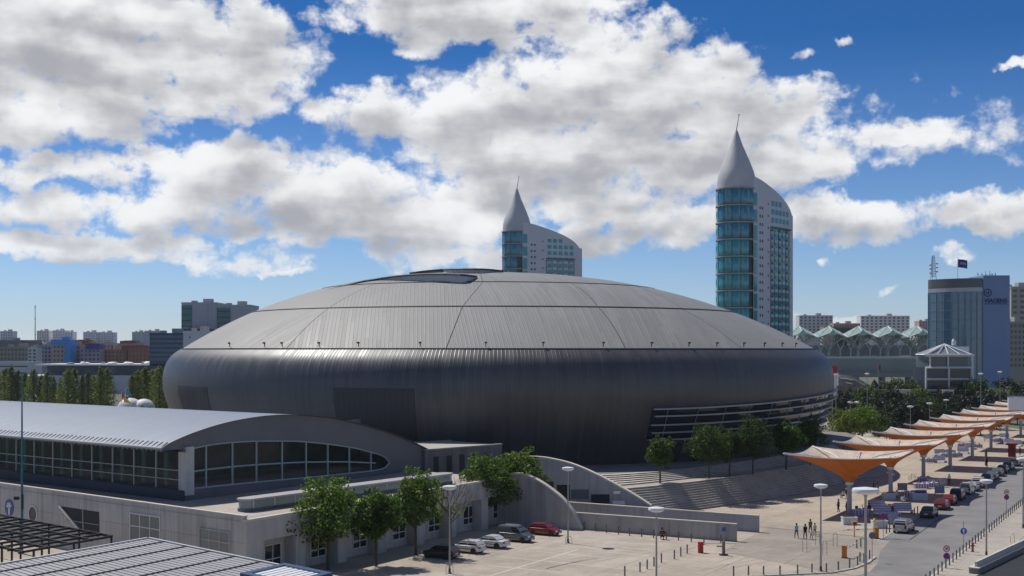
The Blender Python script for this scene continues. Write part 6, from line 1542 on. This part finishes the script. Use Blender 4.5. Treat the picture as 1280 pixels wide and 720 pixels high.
fbx = thing('flower_box', 'dark box with yellow-green flowers between the two slatted benches', 'planter', G(1112,641)); m = MB(); m.box((0,0,.45), (1.3,.9,.9)); m.build('box', mat('slate_box', (.10,.10,.16), .7), fbx); m = MB()
for k in range(120):
    p = Vector((rnd.uniform(-.6,.6), rnd.uniform(-.4,.4), .9+rnd.uniform(0,.3))); a = Vector((rnd.uniform(-1,1),rnd.uniform(-1,1),rnd.uniform(-.3,.6))).normalized()*.09; b_ = a.cross(Vector((rnd.uniform(-1,1),rnd.uniform(-1,1),rnd.uniform(-1,1)))).normalized()*.07
    m.add([p-a,p+b_,p+a,p-b_], [(0,1,2,3)])
m.build('flowers', leafmat('flower_yellow', (.25,.25,.02), (.55,.5,.04)), fbx)
def chair_(px, py, label, rz, mm, group=None):
    t = thing('folding_chair', label, 'chair', G(px, py), rz, group); m = MB(); m.box((0,0,.45), (.46,.46,.04)); m.build('seat', mm, t); m = MB(); m.box((0,.23,.72), (.46,.04,.4)); m.build('backrest', mm, t)
    for x in (-.2,.2):
        for y in (-.2,.2): m = MB(); m.tube([(x,y,0),(x,y,.45)], .02, 5); m.build('leg', steel, t)
chair_(1129,629,'white folding chair in front of the upright lilac board',.3,white_pt); chair_(1133,627,'white folding chair, rear one of the pair by the lilac board',1.4,white_pt)
chair_(1086.5,640,'dark chair holding the person in red at the market tables',2.8,black_pt); chair_(1121,623.5,'dark chair holding the person in white at the second canopy',.2,black_pt)
for q, (px, py) in enumerate(((1072,641),(1080,639))): chair_(px, py, ('navy folding chair left behind the nearest striped table','navy folding chair right behind the nearest striped table')[q], .4+q, bluec)
person(1086.5,640.2,'sit',c_red,c_black,'person in red seated on a dark chair at the market tables',2.8); person(1121,623.7,'sit',c_white,c_jean,'person in white seated on a dark chair under the second canopy',.2)
# bicycle leaning near the third canopy
bi = thing('bicycle', 'white bicycle standing left of the third canopy pole', 'bicycle', G(1141,600), .2)
for x in (-.52,.52):
    w_ = thing('wheel', None, None); w_.parent = bi; w_.location = (x,0,.34); m = MB(); m.tube([(.33*math.cos(R(a)),0,.33*math.sin(R(a))) for a in range(0,361,20)], .025, 5); m.build('tyre', rubber, w_); m = MB()
    for a in range(0,180,30): m.tube([(.32*math.cos(R(a)),0,.32*math.sin(R(a))),(-.32*math.cos(R(a)),0,-.32*math.sin(R(a)))], .006, 3)
    m.build('spokes', steel, w_)
m = MB(); m.tube([(-.52,0,.34),(-.1,0,.3),(.35,0,.8),(-.18,0,.82),(-.1,0,.3)], .025, 5); m.tube([(-.52,0,.34),(-.18,0,.82)], .02, 5); m.tube([(.52,0,.34),(.33,0,.95)], .022, 5); m.build('frame', white_pt, bi); m = MB(); m.box((-.2,0,.92), (.26,.14,.07)); m.build('saddle', black_pt, bi); m = MB(); m.tube([(.3,-.26,1.0),(.34,0,.97),(.3,.26,1.0)], .018, 5); m.build('handlebar', black_pt, bi)
# ================================================================ trees
LF = [leafmat('leaves_fresh', (.035,.070,.012), (.105,.17,.025), .48), leafmat('leaves_dark', (.006,.014,.005), (.020,.034,.009), .22), leafmat('leaves_poplar', (.050,.080,.012), (.17,.20,.032), .48), leafmat('leaves_yellowgreen', (.05,.085,.012), (.15,.19,.025), .35), leafmat('leaves_mid', (.018,.040,.009), (.060,.10,.016), .42)]
def leaf_quads(m, c, r, n, size, rg, shell=.55):
    for _ in range(n):
        while True:
            v = Vector((rg.uniform(-1,1), rg.uniform(-1,1), rg.uniform(-1,1)))
            if .05 < v.length <= 1: break
        v = v.normalized() * (shell + (1-shell)*rg.random()) if rg.random() < .7 else v
        p = Vector(c) + Vector((v.x*r[0], v.y*r[1], v.z*r[2])); nrm = (v.normalized()*.8 + Vector((rg.uniform(-1,1), rg.uniform(-1,1), rg.uniform(-.4,1)))).normalized()
        a = nrm.orthogonal().normalized(); a.rotate(Matrix.Rotation(rg.uniform(0, 6.28), 3, nrm)); b = nrm.cross(a); s = size*rg.uniform(.6,1.35)
        m.add([p - a*s*.5, p + b*s*.32, p + a*s*.55, p - b*s*.32], [(0,1,2,3)])
def make_tree(kind, seed, h, cr, ch, cb, nclump, nleaf, lsize, tr=.14, sparse=False):
    """trunk mesh and crown mesh; h total height, cr crown radius, cb crown base height"""
    rg = random.Random(seed); T = MB(); C = MB(); top = cb + (h-cb)*.55
    pts = [(0,0,-.1)]; x = y = 0
    for i in range(1, 6): x += rg.uniform(-.08,.08); y += rg.uniform(-.08,.08); pts.append((x, y, top*i/5))
    T.tube(pts, [tr*(1.15-.16*i) for i in range(6)], 8); tips = []
    for k in range(nclump):
        a = 2*math.pi*(k*.382 + rg.uniform(-.05,.05)); f = (k+.5)/nclump; zz = cb + (h-cb)*(.12 + .78*f); prof = math.sin(math.pi*min(.96, .22 + .72*f))**.7
        rr = cr*prof*rg.uniform(.35,.8) if k else 0; c = Vector((x*.5 + rr*math.cos(a), y*.5 + rr*math.sin(a), zz)); tips.append(c)
        st = Vector((x*.6, y*.6, max(cb*.75, min(top, zz - rr*.9)))); md = st.lerp(c, .55) + Vector((0,0,-.1*rr)); T.tube([st, md, c], [tr*.42, tr*.28, tr*.08], 5)
        cs = cr*rg.uniform(.30,.52); leaf_quads(C, c, (cs, cs, cs*.78), nleaf, lsize, rg)
        for q in range(3):
            o = Vector((rg.uniform(-1,1), rg.uniform(-1,1), rg.uniform(-.6,.8))).normalized()*cs*rg.uniform(.9,1.3); leaf_quads(C, c+o, (cs*.42,)*3, nleaf//5, lsize, rg)
    return T.mesh('trunk', bark, True), C
def tree(name, label, tm, cm, loc, rz=0.0, s=1.0, group=None, cmat=None, cat='tree', sc=None):
    t = thing(name, label, cat, loc, rz, group); t.scale = sc or (s,s,s); put('trunk', tm, t); c = put('crown', cm, t)
    if cmat: c.material_slots[0].link = 'OBJECT'; c.material_slots[0].material = cmat
    return t
TV = []
for i, (h, cr_, cb) in enumerate(((8.6,3.4,2.6),(7.0,2.4,2.6),(8.8,3.0,3.0))):
    tm, C = make_tree('broad', 11+i, h, cr_, 0, cb, 17, 190, .30); TV.append((tm, C.mesh('crown', LF[0]), h))
def put_tree(name, label, px, py, h, v, z=0.0, group=None, cmat=None, wx=1.0, rz=None):
    tm, cm, h0 = TV[v]; s = h/h0; q = G(px, py, z); return tree(name, label, tm, cm, (q.x, q.y, z), rnd.uniform(0,6.28) if rz is None else rz, 1, group, cmat, 'tree', (s*wx, s*wx, s))
# car-park trees
gA = 'trees along the terrace building'
put_tree('leafy_tree','large leafy tree covering the near corner windows of the terrace building',410,712,9.0,0,0,gA,None,1.05)
put_tree('leafy_tree','smaller leafy tree right beside the large near-corner tree',470,708,7.6,1,0,gA)
put_tree('leafy_tree','airy leafy tree behind the black hatchback',520,694,8.8,2,0,gA)
put_tree('leafy_tree','leafy tree behind the white saloon, left of the pair by the ramp',607,659,8.8,0,0,gA,None,1.1)
put_tree('leafy_tree','tallest leafy tree overlapping the rim of the arch walls',648,652,8.9,2,0,gA,None,1.5)
q = G(563,684); T = MB(); rg = random.Random(5); T.tube([(0,0,-.1),(.05,.02,1.8),(.0,.05,3.4),(.1,0,4.4)], [.13,.11,.09,.06], 7)
def twig(p, d, l, r, dep):
    e = p + d*l; T.tube([p, p.lerp(e,.5)+Vector((rg.uniform(-.06,.06),rg.uniform(-.06,.06),.04)), e], [r, r*.8, r*.55], 4 if dep else 5)
    if dep < 3:
        for k in range(3): nd = (d + Vector((rg.uniform(-.8,.8), rg.uniform(-.8,.8), rg.uniform(-.1,.6)))).normalized(); twig(p.lerp(e, rg.uniform(.5,1)), nd, l*rg.uniform(.55,.8), r*.55, dep+1)
for k in range(7): a = k*.9; twig(Vector((0,0,2.6+k*.28)), Vector((math.cos(a)*.75, math.sin(a)*.75, .75)).normalized(), 2.4, .055, 0)
bt = thing('bare_tree', 'nearly leafless tree with thin bare branches above the white hatchback', 'tree', q); T.build('trunk', bark, bt, smooth=True); C = MB()
for k in range(9): leaf_quads(C, (rg.uniform(-1.2,1.2), rg.uniform(-1.2,1.2), rg.uniform(3.2,5.5)), (.6,.6,.5), 22, .26, rg)
C.build('crown', LF[2], bt)
# trees on the terrace landing
gB = 'trees on the stepped landing'
for px, py, h, v, wx, lb, cm in ((825,603.5,6.3,1,1.0,'small round tree at the left end of the stepped landing',LF[4]),(886,598,7.6,0,1.02,'broad dark tree on the landing before the gallery windows',LF[4]),(912,595,6.6,1,1.1,'dark tree squeezed between two broader landing trees',LF[4]),(941,592.5,8.2,0,.9,'tallest landing tree at the middle of the steps',LF[4]),(983,586,7.2,1,1.1,'yellow-green tree on the right part of the landing',LF[0]),(1013,580.5,7.6,2,.95,'dark tree at the right end of the landing',LF[4])):
    put_tree('landing_tree', lb, px, py, h, v, 3.5, gB, cm, wx)
put_tree('bright_tree','bright yellow-green tree behind the nearest orange canopy',1056,566,9.2,0,0,gB,LF[3],1.15); put_tree('landing_tree','dark green tree right behind the bright yellow-green tree',1078,561,9.4,2,0,gB,LF[0],1.35)
# park trees beyond
gC = 'dark park trees beyond the canopies'; TD = []
for i, (h, cr_, cb) in enumerate(((8,4.0,1.6),(7,3.6,1.2),(9,3.6,2.0))):
    tm, C = make_tree('dark', 31+i, h, cr_, 0, cb, 15, 130, .48); TD.append((tm, C.mesh('crown', LF[1]), h))
rp_ = random.Random(3); rows = [(350, 1040, 1250, 12, 8.0), (330, 1085, 1235, 9, 7.2), (380, 1050, 1275, 12, 9.5), (420, 1060, 1280, 10, 11), (306, 1096, 1180, 5, 5.5)]
for Y, x0, x1, n, h in rows:
    for i in range(n):
        px = lerp(x0, x1, (i + rp_.uniform(.1,.9))/n); Yk = Y + rp_.uniform(-9,9); tm, cm, h0 = TD[rp_.randrange(3)]; s = h*rp_.uniform(.8,1.15)/h0
        far = 'taller dark tree standing in the band around the glass pavilion' if Y >= 380 else 'dark bushy park tree in the band behind the orange canopies'
        yl = rp_.random() < .10
        tree('park_tree', far if not yl else 'olive-green lighter park tree in the band behind the orange canopies', tm, cm, (P(px, 437, Yk).x, Yk, 0), rp_.uniform(0,6.28), s, gC, LF[4] if yl else None)
hg = MB(); rg = random.Random(9)
for px0, px1, Y in ((1084, 1112, 396), (1236, 1262, 392), (1150, 1160, 394)):
    for k in range(50): x = P(lerp(px0, px1, rg.random()), 437, Y).x; leaf_quads(hg, (x, Y-1+rg.uniform(-1,1), P(0, 488 if px0 < 1200 else 486, Y).z - rg.uniform(.2,2.0)), (1.0,.8,.7), 16, .5, rg)
def hedge(label, px0, px1, Y, yt, m_):
    t = thing('hedge', label, 'hedge', (P((px0+px1)/2, 437, Y).x, Y, 0)); C = MB(); zt = P(0, yt, Y).z; w = (px1-px0)/F*Y; S_ = MB()
    for k in range(int(w*2.2)):
        x = rg.uniform(-w/2, w/2); leaf_quads(C, (x, rg.uniform(-1,1), zt - rg.uniform(.2, 1.6)), (1.0,.9,.7), 40, .45, rg)
        if k % 4 == 0: S_.tube([(x,0,0),(x,0,zt-.8)], .08, 5)
    C.build('foliage', m_, t); S_.build('stem', bark, t)
hedge('yellow-green hedge above the pale wall left of the glass pavilion',1084,1112,398,485.5,LF[3]); hedge('yellow-green hedge right of the glass pavilion',1236,1262,400,485,LF[3]); hedge('olive hedge close to the white framed glass block',1140,1158,396,484,LF[2])
# poplars on the left
PO = []
for i in range(4):
    rg = random.Random(60+i); T = MB(); C = MB(); h = 16.0; T.tube([(0,0,-.1),(.05,0,5),(0,.05,12),(0,0,15)], [.28,.2,.1,.03], 7)
    wd = (2.9, 2.5, 3.2, 2.1)[i]
    for k in range(30):
        z = 1.2 + 14.2*(k/29); rr = wd*math.sin(math.pi*min(.97, .18+.8*(k/29)))**.6; a = k*2.4; c = Vector((math.cos(a)*rr*.45*rg.uniform(.6,1.2), math.sin(a)*rr*.45, z)); T.tube([(0,0,max(.5,z-1.6)), c], [.06,.02], 4)
        leaf_quads(C, c, (rr*.55,rr*.55,1.15), 110, .42, rg)
    PO.append((T.mesh('trunk', bark, True), C.mesh('crown', LF[2])))
xsP = [(-6,457,1.1,0),(6,461,1.25,2),(14,457,1.0,0),(22,463,1.1,1),(31,466,1.1,1),(42,462,1.2,2),(52,469,.9,3),(59,464,1.1,0),(67,471,.9,3),(76,473,.85,3),(85,462,1.3,2),(93,461,1.2,0),(103,469,.85,3),(110,464,1.1,1),(118,470,1.0,3),(126,460,1.25,0),(134,461,1.3,2),(165,469,1.1,1),(172,463,1.2,0),(181,459,1.3,2),(190,462,1.3,0),(199,458,1.35,2),(207,462,1.2,1)]
for i, (px, yt, wx, v) in enumerate(xsP):
    Y = 452 + rnd.uniform(-12,12); h = P(0, yt, Y).z; tm, cm = PO[v]; tree('poplar', 'tall slender poplar in the row beyond the long metal roof' if px < 150 else 'tall bushy poplar in the clump against the arena wall', tm, cm, (P(px, 437, Y).x, Y, 0), rnd.uniform(0,6.28), 1, 'poplars on the left', None, 'tree', (wx, wx, h/16.0))
sh = MB(); rg = random.Random(77)
q = P(183, 437, 424); t = thing('shrub', 'bright green shrub in front of the smaller speckled dome tent', 'shrub', (q.x, 424, 0)); C = MB(); 
for k in range(14): leaf_quads(C, (rg.uniform(-2.4,2.4), rg.uniform(-1,1), rg.uniform(.8,3.2)), (.9,.9,.8), 60, .4, rg)
C.build('foliage', LF[0], t); S_ = MB(); S_.tube([(0,0,0),(0,0,2.2)], .1, 5); S_.build('stem', bark, t)
# scrub patches on the hills: far-off wood that reads as one mass
def scrub(label, x0, x1, Y0, Y1, ztop, n, seed):
    rg = random.Random(seed); C = MB()
    for k in range(n):
        x, Y = rg.uniform(x0, x1), rg.uniform(Y0, Y1); leaf_quads(C, (x, Y, ztop(x, Y) + rg.uniform(-1,2)), (5,5,3.5), 24, 3.0, rg)
    o = C.build('far_wood', LF[1]); tag(o, label, 'trees', None, 'stuff')
scrub('dark tree band along the left hill crest', -760, -430, 1240, 1330, lambda x, y: 27, 80, 1); scrub('dark tree band along the right hill crest', 300, 560, 1130, 1250, lambda x, y: 24, 70, 2)
scrub('dark tree band behind the viaduct', 150, 420, 780, 840, lambda x, y: 8, 60, 3)

# ================================================================ light, sky, camera
SUN = Vector((-.42, .40, .83)).normalized()
el = math.asin(SUN.z); az = math.atan2(SUN.x, SUN.y)          # azimuth from +Y towards +X
sd_ = bpy.data.lights.new('sun', 'SUN'); sd_.energy = 4.9; sd_.angle = R(.53); sd_.color = (1.0, .95, .87)
so = bpy.data.objects.new('sun', sd_); COL.objects.link(so); so.rotation_euler = (-SUN).to_track_quat('-Z', 'Y').to_euler()
w = bpy.data.worlds.new('World'); scn.world = w; w.use_nodes = True; nt = w.node_tree; L = nt.links; N = nt.nodes.new; bg = nt.nodes['Background']; bg.inputs['Strength'].default_value = .085
sky = N('ShaderNodeTexSky'); sky.sky_type = 'NISHITA'; sky.sun_disc = False; sky.sun_elevation = el; sky.sun_rotation = az; sky.altitude = 50; sky.air_density = 1.0; sky.dust_density = .0; sky.ozone_density = 1.4
def mth(op, a, b=None, c=None, clamp=False):
    n = N('ShaderNodeMath'); n.operation = op; n.use_clamp = clamp
    for i, x in enumerate((a, b, c)):
        if x is None: continue
        if isinstance(x, (int, float)): n.inputs[i].default_value = x
        else: L.new(x, n.inputs[i])
    return n.outputs[0]
def vec(op, a, b=None, out=0):
    n = N('ShaderNodeVectorMath'); n.operation = op
    for i, x in enumerate((a, b)):
        if x is None: continue
        if isinstance(x, (tuple, list)): n.inputs[i].default_value = x
        else: L.new(x, n.inputs[i])
    return n.outputs[out]
def mapr(x, a, b, c=0.0, d=1.0, smooth=True):
    n = N('ShaderNodeMapRange'); n.interpolation_type = 'SMOOTHSTEP' if smooth else 'LINEAR'; L.new(x, n.inputs[0])
    for i, k in enumerate((a, b, c, d)): n.inputs[i+1].default_value = k
    return n.outputs[0]
def noise(v, scale, detail, rough=.55, out='Fac', dist=0.0):
    n = N('ShaderNodeTexNoise'); n.noise_dimensions = '2D'; n.inputs['Scale'].default_value = scale; n.inputs['Detail'].default_value = detail; n.inputs['Roughness'].default_value = rough; n.inputs['Distortion'].default_value = dist
    L.new(v, n.inputs['Vector']); return n.outputs[out]
def mixc(f, a, b):
    n = N('ShaderNodeMix'); n.data_type = 'RGBA'
    for i, x in ((0, f), (6, a), (7, b)):
        if isinstance(x, (int, float)): n.inputs[i].default_value = x
        elif isinstance(x, tuple): n.inputs[i].default_value = x
        else: L.new(x, n.inputs[i])
    return n.outputs[2]
def vor(v, scale, detail, rough=.5):
    n = N('ShaderNodeTexVoronoi'); n.voronoi_dimensions = '2D'; n.feature = 'SMOOTH_F1'; n.inputs['Scale'].default_value = scale; n.inputs['Smoothness'].default_value = .35; n.inputs['Detail'].default_value = detail; n.inputs['Roughness'].default_value = rough
    L.new(v, n.inputs['Vector']); return n.outputs['Distance']
tc = N('ShaderNodeTexCoord'); sp = N('ShaderNodeSeparateXYZ'); L.new(tc.outputs['Generated'], sp.inputs[0])
azm = mth('ARCTAN2', sp.outputs[0], sp.outputs[1]); hor = mth('SQRT', mth('ADD', mth('MULTIPLY', sp.outputs[0], sp.outputs[0]), mth('MULTIPLY', sp.outputs[1], sp.outputs[1])))
elv = mth('DIVIDE', sp.outputs[2], mth('MAXIMUM', hor, .05))
cb_ = N('ShaderNodeCombineXYZ'); L.new(azm, cb_.inputs[0]); L.new(elv, cb_.inputs[1]); base = vec('SCALE', cb_.outputs[0]); base.node.inputs['Scale'].default_value = 16.0    # unit = 1/16 rad
# cloud banks: (column, row, half-width, half-height, strength) as surveyed from the photograph's sky
CL = [(120,55,235,85,1.0),(320,60,85,52,.9),(60,135,170,50,.9),(250,115,120,45,.95),(60,212,110,20,.75),(300,222,150,44,.95),(190,200,40,20,.8),(450,262,150,52,.95),(560,280,120,55,.95),(120,262,210,24,.8),(330,288,120,16,.7),(110,308,190,20,.8),(260,326,140,16,.7),(360,341,50,5,.5),
 (580,10,200,36,1.0),(520,45,50,26,.8),(470,140,85,40,.85),(600,150,150,62,1.0),(740,110,130,85,1.05),(860,120,120,70,.95),(690,48,60,16,.7),(960,150,110,55,.95),(820,40,70,25,.6),(700,200,230,55,1.0),(900,215,150,48,1.0),(1040,195,90,36,.85),(1140,168,80,19,.8),(1000,220,100,26,.85),(680,245,170,35,.9),(830,262,70,28,.85),(870,275,80,28,.85),(990,280,70,22,.8),(1070,283,90,23,.9),(1190,275,90,20,.9),(1265,265,60,22,.9),(705,297,85,20,.8),(600,320,90,18,.85),(700,275,40,20,.6),
 (1047,37,16,7,.55),(1003,64,16,7,.5),(1034,108,16,18,.5),(1265,77,18,8,.6),(1108,357,16,6,.55),(1037,325,12,5,.5),(1065,394,40,7,.5),(1190,325,26,12,.6),(1000,398,40,10,.5),(1130,175,130,40,.3)]
def ctr(px, py): u, v = (px-640)/F, (YH-py)/F; a = math.atan(u); return (16*a, 16*v*math.cos(a), 0)
def field(v):
    wv = vec('SUBTRACT', noise(v, .55, 5, .6, 'Color'), (.5,.5,.5)); wv = vec('MULTIPLY', wv, (1.3,.75,0)); w2 = vec('SUBTRACT', noise(v, 2.6, 5, .6, 'Color'), (.5,.5,.5)); w2 = vec('MULTIPLY', w2, (.34,.26,0)); vv = vec('ADD', vec('ADD', v, wv), w2); f = None
    for px, py, rx, ry, s in CL:
        d = vec('MULTIPLY', vec('SUBTRACT', vv, ctr(px, py)), (1/(rx/100*1.12), 1/(ry/100*1.18), 0)); q = mth('MULTIPLY_ADD', vec('DOT_PRODUCT', d, d, 1), -s, s)
        f = q if f is None else mth('MAXIMUM', f, q)
    return mth('MAXIMUM', f, -1.2)
outm = mth('MAXIMUM', mapr(mth('ABSOLUTE', azm), .44, .62), mapr(elv, .30, .5))
wide = mth('MULTIPLY_ADD', noise(base, .16, 4, .5), 3.2, -1.75)  # unseen clouds outside the view, added to whiten the light on shaded sides
def fieldo(v): return mth('ADD', mth('MULTIPLY', field(v), mth('SUBTRACT', 1.0, outm)), mth('MULTIPLY', wide, outm))
f0_ = fieldo(base); up_ = vec('ADD', base, (-.12,.26,0)); f1_ = fieldo(up_)
n_big = noise(base, 1.3, 9, .58); n_fine = noise(base, 5.0, 9, .62)
dens = mth('ADD', mth('SUBTRACT', f0_, .12), mth('MULTIPLY_ADD', n_big, 1.2, -.60)); dens = mth('ADD', dens, mth('MULTIPLY_ADD', n_fine, .75, -.375))
sq = vec('MULTIPLY', base, (1,1.7,1))
wob = vec('ADD', sq, vec('MULTIPLY', vec('SUBTRACT', noise(base, 1.7, 4, .6, 'Color'), (.5,.5,.5)), (.5,.4,0)))
vp = vor(wob, 1.9, 3.0); vps = vor(wob, .95, 1.6, .42); vp1 = vor(vec('ADD', wob, (-.09,.26,0)), .95, 1.6, .42)
dens = mth('ADD', dens, mth("MULTIPLY_ADD", vp, -.55, .43))
alpha = mapr(dens, -.12, .55)
n_big1 = noise(up_, 1.3, 2.5, .45); d1 = mth('ADD', mth('SUBTRACT', f1_, .18), mth('MULTIPLY_ADD', n_big1, 1.7, -.85))
soft = noise(vec('MULTIPLY', base, (.45,1.4,1)), 1.2, 4, .5)
thick = mth('ADD', mth('MULTIPLY', mth('MAXIMUM', d1, 0.0), 1.0), mth('MULTIPLY', mth('MAXIMUM', dens, 0.0), .48)); thick = mth('ADD', thick, mth('MULTIPLY_ADD', soft, -2.9, 1.45))
thick = mth('ADD', thick, mth('MULTIPLY', mth('SUBTRACT', vps, vp1), 1.25))
shade = mapr(thick, -.3, 2.0)
cloudc = mixc(shade, (12.0,12.1,12.2,1), (5.2,5.35,5.8,1))
lowf = mapr(elv, .0, .10, .72, 1.0)
tint = mixc(mapr(elv, .0, .24, smooth=False), (.80,.99,1.45,1), (.115,.42,.84,1))
skyc = vec('MULTIPLY', sky.outputs[0], tint)
above = mapr(sp.outputs[2], .0, .012)
fin = mixc(mth('MULTIPLY', mth('MULTIPLY', alpha, lowf), above), skyc, cloudc); L.new(fin, bg.inputs['Color'])
w.cycles.sampling_method = 'MANUAL'; w.cycles.sample_map_resolution = 512

cam = bpy.data.cameras.new('camera'); co = bpy.data.objects.new('camera', cam); COL.objects.link(co); co.location = (0, 0, H); co.rotation_euler = (R(90), 0, 0)
cam.sensor_fit = 'HORIZONTAL'; cam.sensor_width = 36.0; cam.lens = 36.0*F/1280; cam.shift_y = (YH-360)/1280; cam.clip_start = .5; cam.clip_end = 12000
scn.camera = co
vs_ = scn.view_settings; vs_.view_transform = 'Standard'; vs_.look = 'None'; vs_.exposure = -.12; vs_.gamma = 1.0; vs_.use_curve_mapping = False
scn.cycles.max_bounces = 6; scn.cycles.diffuse_bounces = 3; scn.cycles.glossy_bounces = 3; scn.cycles.transmission_bounces = 4; scn.cycles.transparent_max_bounces = 8; scn.cycles.use_denoising = True
# ---------------- air: thin even haze over the whole scene
hz = MB(); hz.box((0, 2480, 74), (9600, 5380, 151)); ho = hz.build('haze', None)
hm = bpy.data.materials.new('haze_air'); hm.use_nodes = True; n_ = hm.node_tree.nodes; n_.remove(n_['Principled BSDF']); pv = n_.new('ShaderNodeVolumePrincipled'); pv.inputs['Density'].default_value = .00006; pv.inputs['Color'].default_value = (.80,.88,1,1); pv.inputs['Anisotropy'].default_value = .0
hm.node_tree.links.new(pv.outputs[0], n_['Material Output'].inputs['Volume']); ho.data.materials.clear(); ho.data.materials.append(hm); tag(ho, 'thin pale haze filling the air over the whole scene', 'haze', None, 'stuff')
scn.cycles.volume_bounces = 0; scn.cycles.volume_step_rate = 4
